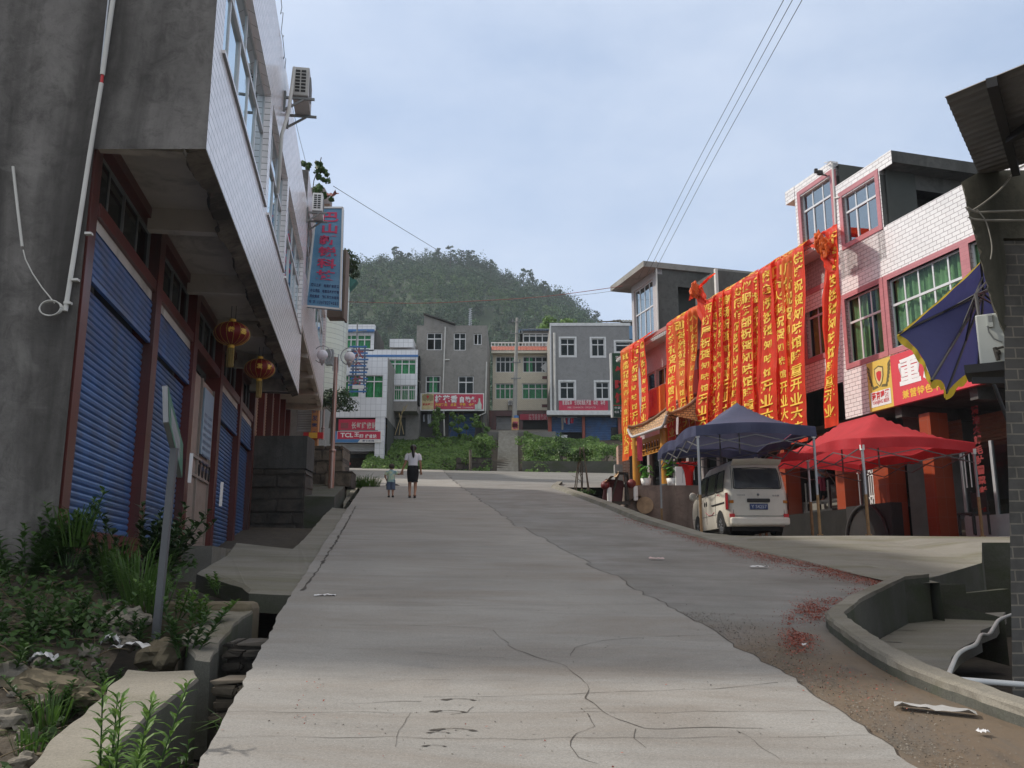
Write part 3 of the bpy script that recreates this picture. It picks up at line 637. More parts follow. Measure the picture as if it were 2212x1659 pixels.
# --------------------------------------------------------------- lettering
_gl = {}
def glyph(ch, bold=.0):
    k = (ch, bold)
    if k not in _gl:
        c_ = bpy.data.curves.new('t', 'FONT'); c_.body = ch; c_.resolution_u = 2; c_.offset = bold; o = bpy.data.objects.new('t', c_); COL.objects.link(o)
        bpy.context.view_layer.update(); me = bpy.data.meshes.new_from_object(o.evaluated_get(bpy.context.evaluated_depsgraph_get()))
        v = np.array([x.co[:2] for x in me.vertices]) if len(me.vertices) else np.zeros((0, 2)); f = [tuple(p.vertices) for p in me.polygons]
        bpy.data.objects.remove(o); bpy.data.curves.remove(c_); bpy.data.meshes.remove(me)
        if len(v):
            lo, hi = v.min(0), v.max(0); w_ = hi - lo
            if all(ord(x) > 0x2E00 for x in ch) and len(ch) == 1: v = (v - (lo + hi) / 2) / max(1e-6, max(w_.max(), .82 * .0 + 1.0 * w_.max()))
            elif len(ch) == 1: v = (v - (lo + hi) / 2) / .74
            else: v = (v - (lo + hi) / 2) / max(1e-6, w_[0])
        _gl[k] = (v, f, (hi - lo) if len(v) else (0, 0))
    return _gl[k]
def put(mb, fn, ch, cx, cy, w, h=None, bold=.03, mi=0, skew=0):
    """one character (or a latin word) centred at (cx, cy) of a surface fn(x, y)"""
    v, f, wh = glyph(ch, bold)
    h = w if h is None else h
    mb.add([fn(cx + x * w + skew * y * w, cy + y * h) for x, y in v], f, mi)
def line(mb, fn, text, x0, x1, cy, h, bold=.03, mi=0, fill=.92):
    """CJK characters spread evenly between x0 and x1; spaces leave gaps"""
    n = len(text); p = (x1 - x0) / n
    for i, ch in enumerate(text):
        if ch != ' ': put(mb, fn, ch, x0 + (i + .5) * p, cy, p * fill, h, bold, mi)
def word(mb, fn, text, x0, x1, cy, h, bold=.02, mi=0):
    v, f, wh = glyph(text, bold); asp = wh[1] / wh[0]; put(mb, fn, text, (x0 + x1) / 2, cy, x1 - x0, h / asp, bold, mi)
def flat(fr, d): return lambda x, y: fr.P(x, d, y)
m_gold = M('gold_lettering', (.75, .45, .06), .5, .06, 8)
m_ytext = M('yellow_print', (.80, .50, .05), .6, .05, 8)
m_wtext = M('white_lettering', (.80, .80, .80), .5, .03, 8)
m_rtext = M('red_lettering', (.55, .03, .035), .5, .05, 8)
m_btext = M('navy_lettering', (.03, .05, .14), .5, .05, 8)

# ================================================================ left row
FS = Fr((-4.65, 9.5), (-.1536, .9881), (.9881, .1536))
s1 = FL.px(645, 853)[0]; ZS = 6.24; ZT = 11.55
z_sill = FL.px(520, 250)[1]; z_head = FL.px(572, 133)[1]
B1 = thing('tiled_shop_building', 'near left building with a pale tiled overhang over red columns and blue shutters', 'building', (-5.5, 16, 2.0))
gr = [(.55, FL.px(579, 330)[0]), (FL.px(590.8, 378.7)[0], FL.px(611, 581)[0] ), (FL.px(617, 600)[0], FL.px(648.8, 708)[0] - .1)]
sg = [gr[0], (gr[0][1] + .35, gr[0][1] + .35 + 3.2), (gr[0][1] + 3.9, s1 - .45)]
print('B1', s1, z_sill, z_head, gr, sg)
mb = MB(); hol = [(a, b, z_sill, z_head) for a, b in sg]
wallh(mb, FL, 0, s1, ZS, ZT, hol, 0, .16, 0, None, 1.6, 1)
mb.quad(FL.P(s1, 0, ZS), FL.P(s1, -9, ZS), FL.P(s1, -9, ZT), FL.P(s1, 0, ZT), 2); mb.quad((-3.41, 9.5, ZT), (-16, 9.5, ZT), FL.P(s1, -9, ZT), FL.P(s1, 0, ZT), 2)
mb.build('upper_wall', [m_tileL, m_room, m_cement], B1)
mb = MB()                                                    # end wall: ground part and the part carried out over the street
e = [(-16, .3), (-4.66, .3), (-4.66, ZS), (-3.41, ZS), (-3.41, ZT), (-16, ZT)]
mb.add([(x, 9.5, z) for x, z in e], [(0, 1, 2, 5), (2, 3, 4, 5)])
mb.build('end_wall', [m_cement], B1)
mb = MB(); ZC = ZS + .36                                      # ceiling of the overhang between its beams
mb.quad(FL.P(0.001, -.01, ZC), FL.P(s1, -.01, ZC), FL.P(s1, -1.6, ZC), FL.P(.26, -1.6, ZC), 0)
for a in [.21] + [2.75 + 2.92 * i for i in range(4)] + [s1 - .2]: mb.box(FL, a, a + .17, -1.24, -.20, ZS + .04, ZC - .002, 0)
mb.box(FL, .06, s1 - .01, -.20, -.004, ZS + .002, ZC - .003, 0)
mb.build('soffit', [m_soffit], B1)
mb = MB(); nn = 160; P0 = []
for i in range(nn + 1):
    s = s1 * i / nn; w_ = .20 + .10 * noise.noise(Vector((s * 1.3, 0, 0))) + .06 * noise.noise(Vector((s * 5, 3, 0))); h = .05 + .05 * abs(noise.noise(Vector((s * 4, 7, 0))))
    P0.append((FL.P(s, -.004, ZS - .02), FL.P(s, -w_, ZS - .02 - h), FL.P(s, -w_ - .04, ZS - .002)))
for a, b in zip(P0[:-1], P0[1:]):
    mb.quad(a[0], b[0], b[1], a[1]); mb.quad(a[1], b[1], b[2], a[2])
mb.build('broken_edge', [cementmat('crumbling_edge', (.16, .14, .115), .5, (.035, .032, .028), (.45, .6))], B1)
for i, (a, b) in enumerate(sg):
    window(B1, FL, a, b, z_sill, z_head, [5, 4, 5][i], .64, -.10, (m_alu, m_glass), m_curtainF if i == 1 else None, .055, [4, 3, 4][i], [(a + .2, a + .9)] if i == 1 else None)
    mb = MB(); mb.box(FL, a, b, -.06, .035, z_sill - .05, z_sill - .002); mb.build('sill', [m_tileL], B1)
# shop front
zf, zt0, zt1 = 2.08, 5.56, 5.72                               # floor, red lintel
def su(u, v): return FS.px(u, v)[0]
cols = [(0, su(152, 1120)), (su(275, 1130), su(303, 1130)), (su(372, 1139), su(393, 1139)), (su(440, 1160), su(455, 1160)), (su(488.5, 1165), su(501.5, 1165)), (su(523, 1170), su(533, 1170))]
print('cols', cols, 'soffit end', s1)
cols = [(b - .32, b) for a, b in cols]; cols[0] = (.05, .30)
for a, b in cols:
    q = MB(); q.box(FS, a, b, -.25, .05 if a > 1 else .005, zf - .25, ZS + .35); q.build('column', [m_red], B1)
mb = MB()
for (a, b), (c_, e) in zip(cols[:-1], cols[1:]):
    mb.box(FS, b, c_, -.2, .03, zt0, zt1); mb.box(FS, b, c_, -.2, .03, ZS + .20, ZS + .35)
mb.build('lintel', [m_red], B1)
mb = MB(); mb.box(FS, .05, cols[-1][1] + .1, -.3, .14, zf - .28, zf - .02); mb.build('threshold', [m_red], B1)
for k, ((a, b), (c_, e)) in enumerate(zip(cols[:-1], cols[1:])):
    window(B1, FS, b, c_, zt1, ZS + .20, 4, 1.0, -.10, (m_dark_alu, m_glassD), None, .035)
    mb = MB(); mb.quad(FS.P(b, -.9, zt1 - .2), FS.P(c_, -.9, zt1 - .2), FS.P(c_, -.9, ZS), FS.P(b, -.9, ZS)); mb.build('room_wall', [m_room], B1)
    if k != 2:
        gap = 4.78 if k in (0, 1, 3, 4) else 0
        shutter(B1, FS, b, c_, zf, gap, -.10, m_blue_sh); shutter(B1, FS, b + .01, c_ - .01, gap + .02, zt0 - .16, -.02, m_blue_sh, name='shutter_box')
        mb = MB(); mb.box(FS, b, c_, -.16, -.02, zt0 - .155, zt0 - .005); mb.build('shutter_rail', [m_soffit], B1)
    else:                                                     # ribbed metal gate with a poster
        mb = MB(); n_ = 46
        V = []
        for i in range(n_ + 1):
            s = b + (c_ - b) * i / n_
            for z in (zf, zt0 - .3): V.append(FS.P(s, -.10 + (.018 if i % 2 else 0), z))
        mb.add(V, [(2 * i, 2 * i + 2, 2 * i + 3, 2 * i + 1) for i in range(n_)]); m_gate = M('ribbed_gate_metal', (.30, .25, .215), .5, .12, 5, metal=.2)
        g = mb.build('gate', [m_gate], B1)
        mb = MB(); mid = (b + c_) / 2
        for s in (b + .03, mid, c_ - .03): mb.box(FS, s - .03, s + .03, -.1, -.05, zf, zt0 - .3)
        for z in (zf + .02, zf + 1.28, zf + 1.62): mb.box(FS, b, c_, -.1, -.045, z, z + .05)
        mb.build('gate_frame', [m_gate], g)
        mb = MB()
        for s in np.linspace(mid + .12, c_ - .12, 4):
            mb.tube([FS.P(s + .07 * math.sin(t), -.04, zf + 1.47 + .14 * math.cos(t)) for t in np.linspace(0, 5.2, 14)], .012, 6)
        mb.build('scrollwork', [m_blackpaint], g)
        mb = MB(); mb.box(FS, mid + .12, c_ - .18, -.06, -.03, zf + 1.75, zt0 - .45)
        o = mb.build('poster', [M('faded_blue_poster', (.28, .37, .46), .6, .1, 3)], g)
        mb = MB()
        for r_ in range(9): line(mb, flat(FS, -.026), '通知公告事项', mid + .2, c_ - .26, zt0 - .95 - r_ * .13, .07, 0)
        mb.build('lettering', [m_btext], o)
f_ = cols[3][1]
for s, z, w_ in ((su(395, 960), 3.6, .1), (cols[3][1] + .02, 3.45, .12)):
    mb = MB(); mb.grid(lambda i, j: FS.P(s + w_ * (i - .3 * j), .125 + .05 * math.sin(i * 3), z - .5 * j), 4, 6); tag(mb.build('paper_sheet', [m_white]), 'torn white paper stuck on the red column ' + ('left of the ribbed gate' if z == 3.6 else 'right of the ribbed gate'), 'paper')
f_end = FS.P(0, 0, 0)
blockwall(FS, .05, 3.9, .95, zf - .30, -.5, .10, .34, .15, 'rubble_footing', 'rubble stone footing below the nearest blue shutter', [m_stone_d, m_crack])
blockwall(FS, 3.9, 8.2, 1.3, zf - .30, -.5, .10, .4, .17, 'rubble_footing', 'rubble stone footing behind the leafy bush under the second blue shutter', [m_stone_d, m_crack])
mb = MB(); mb.box(FS, cols[2][0] - .3, cols[3][1] + 2.6, .05, .62, 1.2, zf - .03); mb.box(FS, cols[2][0] + .9, cols[3][1] + 3.4, .62, 1.3, 1.0, zf - .22)
tag(mb.build('door_step', [m_apron]), 'concrete step in front of the ribbed gate', 'step')

# conduits on the end wall
fE = FY(9.44)
def pipe(px, Y, r, name, label, cat, mat, extra=None, n=8):
    mb = MB(); mb.tube([atY(u, v, Y) for u, v in px], r, n)
    if extra: extra(mb)
    return tag(mb.build(name, [mat]), label, cat)
def clips(mb):
    for u, v in ((192, 505), (163, 605), (147, 655)): p = atY(u, v, 9.44); mb.cube(p, (.07, .06, .025))
pipe([(247, -20), (221, 162)], 9.44, .028, 'drain_pipe', 'upper white conduit pipe on the stained grey end wall', 'pipe', m_whitepipe)
pipe([(237, -20), (219, 150)], 9.45, .013, 'conduit', 'thin grey conduit beside the upper white pipe on the end wall', 'pipe', m_steel)
pipe([(219, 180), (192, 345), (165, 520), (141, 672)], 9.44, .026, 'drain_pipe', 'long white conduit pipe running down beside the red column', 'pipe', m_whitepipe, clips)
pipe([(221.5, 160), (219, 182)], 9.44, .018, 'pipe_joint', 'red sleeve joining the two white conduit pipes', 'pipe', m_rtext)
pipe([(28, 360), (38, 450), (48, 533)], 9.44, .016, 'conduit', 'short thin white conduit on the left of the stained end wall', 'pipe', m_whitepipe)
mb = MB(); P = [atY(50, 540, 9.44)] + [atY(u, v, 9.42) for u, v in ((55, 560), (70, 590), (90, 620), (108, 642), (118, 655))]; mb.tube(P, .007, 5)
for k in range(3):
    c0 = atY(108, 665, 9.40); mb.tube([c0 + Vector((.11 * math.cos(t) * (1 + .07 * k), .01 * k, .085 * math.sin(t) * (1 - .05 * k))) for t in np.linspace(0, 6.4, 26)], .007, 5)
tag(mb.build('cable_coil', [m_whitepipe]), 'coil of white cable hanging on the end wall', 'cable')

# second building of the row: higher soffit, mauve tiles
sB, sE, z2, z2t = s1 + .02, FL.px(703.6, 867)[0] + .3, 8.2, FL.px(672, 680)[1]
sE = 27.0
z2t = z2 + 1.5
print('B2', sB, sE, z2t)
B2 = thing('mauve_tiled_building', 'mauve tiled shop building in the middle of the left row with tan shutters', 'building', FL.P(20, -3, 3.6))
mb = MB(); hol = [(sB + .6, sB + 4.6, z2t + .1, z2t + 2.0), (sB + 5.4, sE - .7, z2t + .1, z2t + 2.0)]
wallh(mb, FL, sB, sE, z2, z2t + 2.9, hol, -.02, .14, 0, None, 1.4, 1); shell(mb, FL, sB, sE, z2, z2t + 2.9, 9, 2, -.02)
mb.build('upper_wall', [m_tileL2, m_room, m_cement], B2)
for h in hol: window(B2, FL, *h, 4, .64, -.1, (m_alu, m_glass), None, .05)
mb = MB(); mb.quad(FL.P(sB, -.02, z2), FL.P(sE, -.02, z2), FL.P(sE, -1.6, z2), FL.P(sB, -1.6, z2))
for i in range(5):
    a = sB + .1 + (sE - sB - .4) * i / 4; mb.box(FL, a, a + .24, -1.5, -.05, z2 - .22, z2 - .002)
mb.box(FL, sB, sE, -.2, -.03, z2 - .1, z2 - .003)
mb.build('soffit', [m_soffit], B2)
F2 = Fr(FL.P(0, -1.35, 0)[:2], FL.t[:2], FL.n[:2])
cx = np.linspace(sB + 1.2, sE - .2, 6); mb = MB(); zf2 = 4.0
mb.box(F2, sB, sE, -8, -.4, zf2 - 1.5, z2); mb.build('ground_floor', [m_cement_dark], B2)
for i, a in enumerate(cx):
    q = MB(); q.box(F2, a, a + .3, -.3, .1, zf2 - 1, z2 - .24); q.build('column', [m_red], B2)
for a, b in zip(cx[:-1], cx[1:]): shutter(B2, F2, a + .3, b, zf2, z2 - .6, -.1, m_tan_sh, .09)
f35 = FY(35.4); a, zc = f35.px(641, 930); b, zd = f35.px(674, 868)
FE = FY(37.2)
a0, _ = FE.px(640, 900); b0, _ = FE.px(692, 900); zL = FE.px(660, 868)[1]; zB = FE.px(660, 946)[1]
B2b = thing('corner_shop_wall', 'shop front with a grey roller shutter facing down the street beside the tall lamp', 'building', FE.P(a0, 0, zB))
mb = MB(); a1, b1 = FE.px(642, 900)[0], FE.px(673, 900)[0]; zt_ = FE.px(660, 868)[1]; zb_ = FE.px(660, 932)[1]
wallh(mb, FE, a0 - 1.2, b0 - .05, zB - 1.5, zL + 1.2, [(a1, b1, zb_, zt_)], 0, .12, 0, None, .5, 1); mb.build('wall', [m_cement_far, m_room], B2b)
shutter(B2b, FE, a1, b1, zb_, zt_, -.1, m_grey_sh, .1)
mb = MB(); mb.box(FE, FE.px(676, 900)[0], FE.px(691, 900)[0], .0, .25, zB - 1.5, FE.px(685, 870)[1]); o = mb.build('pier', [M('ochre_painted_pier', (.42, .20, .08), .8, .15, 4)], B2b)
mb = MB()
for k, ch in enumerate('批发零售'): put(mb, flat(FE, .256), ch, FE.px(683, 900)[0], FE.px(683, 888)[1] - k * .33, .22, .24, .02)
mb.build('lettering', [m_btext], o)
mb = MB(); z_ = FE.px(665, 944)[1]; mb.box(FE, FE.px(660, 945)[0], FE.px(702, 945)[0], .3, .42, z_ - .12, z_ + .13, 0)
mb.box(FE, FE.px(672, 945)[0], FE.px(690, 945)[0], .425, .44, z_ - .11, z_ + .12, 1); tag(mb.build('stall_board', [m_rtext, m_gold]), 'small red and yellow board on the sandstone wall', 'board')

# curved pale green tiled bay further along
B3 = thing('curved_tower_building', 'building with a curved pale green tiled bay beyond the mauve one', 'building', (-9.6, 46, 5.5))
p = atY(746, 760, 46); r_ = 1.9; cx_, cy_ = p.x - r_ * 1.0, 46.4
zb_, zt_ = atY(735, 868, 46).z, atY(735, 588, 46).z
mb = MB(); nn = 40
for k in range(nn):
    t0, t1 = 2 * PI * k / nn, 2 * PI * (k + 1) / nn
    A, Bq = [Vector((cx_ + r_ * math.cos(t), cy_ + r_ * math.sin(t), 0)) for t in (t0, t1)]; up = Vector((0, 0, 1))
    mb.quad(A + up * zb_, Bq + up * zb_, Bq + up * zt_, A + up * zt_, 0)
for z in (zb_, zt_): mb.add([(cx_ + r_ * math.cos(2 * PI * k / nn), cy_ + r_ * math.sin(2 * PI * k / nn), z) for k in range(nn)], [tuple(range(nn))], 1)
mb.build('bay', [m_tileG, m_soffit], B3)
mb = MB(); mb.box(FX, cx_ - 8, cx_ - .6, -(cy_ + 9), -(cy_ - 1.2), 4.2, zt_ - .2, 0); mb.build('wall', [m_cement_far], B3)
mb = MB(); q = atY(745, 612, 45.5); g = [(746, 590), (771, 606), (746, 634)]; P = [atY(u, v, 46.5) for u, v in g]; mb.prism(P, (0, .5, 0)); mb.build('awning', [M('teal_awning', (.03, .14, .12), .6)], B3)
# little tiled parapet roof with creepers, on top of the mauve building
fr_ = FY(27.5); a, z_ = fr_.px(668, 470); b, z1_ = fr_.px(719, 400)
PR = thing('tiled_roof_pavilion', 'small red tiled parapet roof overgrown with creepers above the blue sign', 'roof', fr_.P(a, 0, z_))
mb = MB(); za = fr_.px(690, 440)[1]; mb.box(fr_, fr_.px(674, 440)[0], fr_.px(712, 440)[0], -2.0, 0, z2t + 2.0, za, 0); mb.build('post', [M('ochre_plaster', (.33, .22, .16), .9)], PR)
mb = MB(); e0, e1 = fr_.px(668, 440)[0], fr_.px(722, 440)[0]; zr = fr_.px(690, 398)[1]; ze = fr_.px(690, 433)[1]
mb.grid(lambda i, j: fr_.P(e0 + (e1 - e0) * i + .18 * (1 - j) * (i - .5), .35 - 1.1 * j, ze + (zr - ze) * j ** 1.4 + .035 * abs(math.sin(i * 22)) + .22 * max(0, abs(i - .5) * 2 - .8) * 5 * (1 - j)), 44, 8)
mb.build('roof_tiles', [M('red_roof_tile', (.20, .055, .04), .6, .25, 8)], PR)
mb = MB(); mb.box(fr_, fr_.px(675, 360)[0] - .9, fr_.px(690, 360)[0], -2.2, -.9, z2t + 2, fr_.px(685, 380)[1]); mb.build('chimney', [m_cement_far], PR)
# ================================================================ right row
def fsu(f, u, z, d=0.0):
    k = (u - 1106) / F; o = f.o + f.n * d; return (o.x - k * (o.y * _c + (z - EZ) * _s)) / (k * f.t.y * _c - f.t.x)
Fr.su = fsu
def c6(x, y): return 1303.8 + x * .29238, 515.4 + y * .29238
def c7(x, y): return 1667.6 + x * .32903, 272.9 + y * .32903
sAB = FR.px(1819, 800)[0]; zA0 = 5.98; zAp = 11.0
wz0, wz1 = 7.55, 9.48
Wl = [(FR.px(1907, 700)[0], FR.px(1830, 715)[0]), (FR.px(2076, 560)[0], FR.px(1924, 690)[0]), (-7.2, FR.px(2096, 560)[0])]
print('A', sAB, Wl)
A = thing('white_tiled_building', 'white tiled building with pink window trim and two rooftop rooms on the right', 'building', FR.P(-2, 0, 2.5))
mb = MB(); hol = [(a, b, wz0, wz1) for a, b in Wl]
wallh(mb, FR, -9, sAB, zA0, zAp, hol, 0, .16, 0, None, 1.5, 1)
for s in (-9,): mb.quad(FR.P(s, 0, zA0), FR.P(s, -9, zA0), FR.P(s, -9, zAp), FR.P(s, 0, zAp), 2)
mb.quad(FR.P(-9, -.25, zAp - .9), FR.P(sAB, -.25, zAp - .9), FR.P(sAB, -9, zAp - .9), FR.P(-9, -9, zAp - .9), 2)
mb.box(FR, -9, FR.px(1911, 460)[0], -.25, -.001, zAp - .9, zAp + .02, 0)
mb.build('front_wall', [m_tileR, m_room, m_cement_dark], A)
# rooftop rooms
def roomtop(parent, fr, a, b, z0, z1, dep, win, mats, side_open=None, slab=.0, wall_mat=0, wd=3, tmat=None):
    mb = MB(); wallh(mb, fr, a, b, z0, z1, [win], 0, .14, 0, None, 1.0, 1)
    mb.quad(fr.P(b, 0, z0), fr.P(b, -dep, z0), fr.P(b, -dep, z1), fr.P(b, 0, z1), 2)
    if side_open:
        o0, o1, q0, q1_ = side_open
        for (e0, e1, h0, h1) in ((0, o0, z0, z1), (o1, dep, z0, z1), (o0, o1, z0, q0), (o0, o1, q1_, z1)):
            if h1 > h0: mb.quad(fr.P(a, -e0, h0), fr.P(a, -e1, h0), fr.P(a, -e1, h1), fr.P(a, -e0, h1), 2)
        mb.quad(fr.P(a + .9, -o0 + .3, q0), fr.P(a + .9, -o1 - .3, q0), fr.P(a + .9, -o1 - .3, q1_ + .2), fr.P(a + .9, -o0 + .3, q1_ + .2), 1)
    else: mb.quad(fr.P(a, 0, z0), fr.P(a, -dep, z0), fr.P(a, -dep, z1), fr.P(a, 0, z1), 2)
    mb.quad(fr.P(a, -dep, z0), fr.P(b, -dep, z0), fr.P(b, -dep, z1), fr.P(a, -dep, z1), 2)
    mb.build('wall', mats, parent)
    mb = MB(); mb.box(fr, a - slab, b + slab, -dep - .1, .0 + slab * .6, z1 + .001, z1 + .16, 1); mb.box(fr, a - slab, b + slab, -.25, .004 + slab * .6, z1 - .25, z1 + .22, 0)
    mb.build('roof_slab', [mats[0], mats[2]], parent)
    window(parent, fr, *win, wd, .64, -.08, (m_alu, m_glass), tmat, .05)
t2a, t2b = FR.px(*c7(735, 660))[0], FR.px(*c7(420, 560))[0]; t2z = FR.px(*c7(745, 185))[1]
w2 = (FR.px(*c7(690, 500))[0], FR.px(*c7(470, 600))[0], FR.px(*c7(690, 660))[1], FR.px(*c7(675, 325))[1])
t1a, t1b = FR.px(*c7(400, 400))[0], FR.px(*c7(158, 600))[0]; t1z = FR.px(*c7(400, 222))[1]
w1 = (FR.px(*c7(390, 450))[0], FR.px(*c7(195, 600))[0], FR.px(*c7(290, 720))[1], FR.px(*c7(375, 325))[1])
print('T2', t2a, t2b, t2z, w2, 'T1', t1a, t1b, t1z, w1)
roomtop(A, FR, t2a, t2b, zAp - .9, t2z - .2, 5.2, w2, [m_tileR, m_room, m_cement_dark], (1.0, 2.7, zAp - .9, zAp + 1.25), .0)
mb = MB(); mb.box(FR, t2a - .55, t2a - .001, -3.8, 0.0, t2z - .32, t2z + .02, 1); mb.box(FR, t2a - .55, t2a, .002, .012, t2z - .38, t2z + .03, 0); mb.build('canopy_slab', [m_tileR, m_cement_dark], A)
roomtop(A, FR, t1a, t1b, 9.6, t1z - .2, 4.2, w1, [m_tileR, m_room, m_cement_dark], None, .0)
mb = MB(); mb.box(FR, t1b - .01, t1b + .5, -2.6, .02, t1z - .42, t1z + .02); mb.build('canopy_slab', [m_tileR], A)
for a, b, z0, z1 in [h[:4] for h in hol] + [w2, w1]:
    mb = MB(); frame(mb, FR, a, b, z0, z1, .15, -.10, .025); mb.build('window_trim', [m_pink], A)
window(A, FR, Wl[0][0], Wl[0][1], wz0, wz1, 3, .62, -.09, (m_alu, m_glassF), m_curtain, .05, 3, [(Wl[0][0], Wl[0][0] + .55), (Wl[0][1] - .75, Wl[0][1])])
window(A, FR, Wl[1][0], Wl[1][1], wz0, wz1, 5, .62, -.09, (m_alu, m_glassF), m_curtain, .055)
window(A, FR, Wl[2][0], Wl[2][1], wz0, wz1, 4, .62, -.09, (m_alu, m_glassF), m_curtain, .055)
def pt(x, y, d=.03): s, z = FR.px(*c7(x, y), d); return FR.P(s, d, z)
mb = MB(); mb.tube([pt(395, 235), pt(410, 470), pt(420, 680)], .03, 6); mb.tube([pt(412, 472), pt(445, 465)], .025, 6); mb.tube([pt(420, 680), pt(380, 690)], .025, 6); mb.build('downpipe', [m_whitepipe], A)
mb = MB(); mb.tube([pt(345, 240, .1), pt(365, 235, .25), pt(385, 228, .1), pt(360, 250, .05)], .015, 5); mb.build('cable', [m_whitepipe], A)
mb = MB(); c_ = pt(315, 305, .25); mb.cube(c_, (.16, .12, .14), bev=.02); mb.cube(c_ + Vector((-.12, 0, .06)), (.10, .10, .14), bev=.02); mb.bar(c_ + Vector((.12, 0, -.08)), c_ + Vector((.1, .05, -.02)), .3, .03); mb.tube([c_, pt(330, 300, 0)], .015, 5); mb.build('floodlight', [m_blackpaint], A)
# open ground floor: raised platform, columns, shutters, doors
sG = FR.px(1700, 1000)[0] + 2.6
zP = FR.px(1776, 1104, -.1)[1]; zg = 2.55
mb = MB()
mb.quad(FR.P(-9, -.02, zA0), FR.P(sG, -.02, zA0), FR.P(sG, -6, zA0), FR.P(-9, -6, zA0), 0)
for s in np.linspace(-8, sG, 7): mb.box(FR, s, s + .25, -6, -.05, zA0 - .3, zA0 - .003, 0)
mb.quad(FR.P(-9, -4.6, zg - .3), FR.P(sG, -4.6, zg - .3), FR.P(sG, -4.6, zA0), FR.P(-9, -4.6, zA0), 1)
mb.quad(FR.P(sG, -6, zg - .3), FR.P(sG, 0, zg - .3), FR.P(sG, 0, zA0), FR.P(sG, -6, zA0), 1)
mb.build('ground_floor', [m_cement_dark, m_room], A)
scol = [FR.px(u, 1050, -.5)[0] for u in (1708, 1834, 1925, 2031)]
mb = MB(); mb.box(FR, scol[2] + .3, sG, -5, -.15, zg - .5, zP); mb.build('platform', [cementmat('shade_black_stone', (.016, .015, .014), .3, (.008, .008, .007))], A)  # canopy shade over the platform is put into this near-black colour
for i, s in enumerate(scol):
    q = MB(); q.box(FR, s - (.30 if i == 2 else .2), s + (.34 if i == 2 else .2), -.75, -.2, zg - .4, zA0 - .31); q.build('column', [m_orange], A)
s_ = scol
shutter(A, FR, s_[0] - 2.2, s_[0] - .25, zP, zA0 - .9, -2.6, m_grey_sh, .1)
shutter(A, FR, s_[1] + .1, s_[1] + .9, zP, zA0 - .9, -2.5, m_grey_sh, .1)
shutter(A, FR, s_[0] + .3, sG - .05, zP + 2.2, zA0 - .35, -.6, m_brown_sh, .1)
shutter(A, FR, s_[1] + .25, s_[0] - .25, zP + 2.35, zA0 - .1, -.6, m_brown_sh, .1)
shutter(A, FR, s_[2] + .35, s_[1] - .25, zA0 - 1.2, zA0 - .35, -1.6, m_brown_sh, .1)
shutter(A, FR, s_[3] + .25, s_[2] - .35, zA0 - 1.3, zA0 - .35, -1.6, m_brown_sh, .1)
shutter(A, FR, -8.5, s_[3] - .25, zA0 - 1.2, zA0 - .35, -1.6, m_brown_sh, .1)
# barred window between the columns
a, b = FR.px(1912, 1050, -.4)[0], FR.px(1876, 1050, -.4)[0]; z0, z1 = FR.px(1893, 1094, -.4)[1], FR.px(1893, 1005, -.4)[1] + .05
mb = MB()
for z in (z0, z0 + .3, z1 - .3, z1): mb.box(FR, a, b, -.46, -.42, z - .018, z + .018)
for s in np.linspace(a, b, 9): mb.box(FR, s - .011, s + .011, -.455, -.425, z0, z1)
for k in range(4):
    s = a + (b - a) * (k + .2) / 4
    for zz in (z0 + .02, z1 - .28): mb.bar(FR.P(s, -.44, zz), FR.P(s + .2, -.44, zz + .26), .02); mb.bar(FR.P(s + .2, -.44, zz), FR.P(s, -.44, zz + .26), .02)
g = mb.build('window_grille', [m_white], A)
mb = MB(); mb.quad(FR.P(a - .2, -.9, z0 - .3), FR.P(s_[1], -.9, z0 - .3), FR.P(s_[1], -.9, z1 + 1), FR.P(a - .2, -.9, z1 + 1)); mb.build('back_wall', [M('pale_store_wall', (.25, .25, .24), .9)], A)
# stair well with a few treads, and the dark glass door with red writing
mb = MB()
for k in range(6): mb.box(FR, s_[3] + .3, s_[2] - .5, -1.6 - .28 * (k + 1), -1.6 - .28 * k, zg - .2, zg + .17 * (k + 1))
mb.build('stair', [m_apron], A)
mb = MB(); mb.quad(FR.P(s_[2] - .45, -.7, zg), FR.P(s_[2] - .45, -4.6, zg), FR.P(s_[2] - .45, -4.6, zA0), FR.P(s_[2] - .45, -.7, zA0)); mb.quad(FR.P(s_[3] + .3, -3.5, zg), FR.P(s_[2] - .4, -3.5, zg), FR.P(s_[2] - .4, -3.5, zA0), FR.P(s_[3] + .3, -3.5, zA0)); mb.build('stair_wall', [M('stair_plaster', (.22, .215, .205), .95, .15, 2)], A)
da, db = -6.5, s_[3] - .5
mb = MB(); mb.quad(FR.P(da, -.8, zg + .45), FR.P(db, -.8, zg + .45), FR.P(db, -.8, zA0 - 1.2), FR.P(da, -.8, zA0 - 1.2)); o = mb.build('glass_door', [m_glassD], A)
mb = MB()
for s in (db, db - 1.0, db - 2.4): mb.box(FR, s - .04, s + .04, -.84, -.76, zg, zA0 - 1.2)
mb.box(FR, da, db, -.84, -.70, zg - .3, zg + .44); mb.build('door_frame', [M('grey_door_base', (.33, .34, .35), .5)], o)
for s in (db - .2, db - 1.75):
    mb = MB()
    for q in (0, .16): mb.tube([FR.P(s - q, -.70, zg + 1.15), FR.P(s - q, -.70, zg + 2.0)], .018, 6)
    mb.build('handle', [m_steel], o)
mb = MB()
for k, ch in enumerate('清油火锅毛肚冒菜老地方')  : put(mb, flat(FR, -.77), ch, db - .62, zg + 3.05 - k * .25, -.26, .22, .04)
mb.build('lettering', [M('dim_red_lettering', (.20, .015, .015), .6)], o)
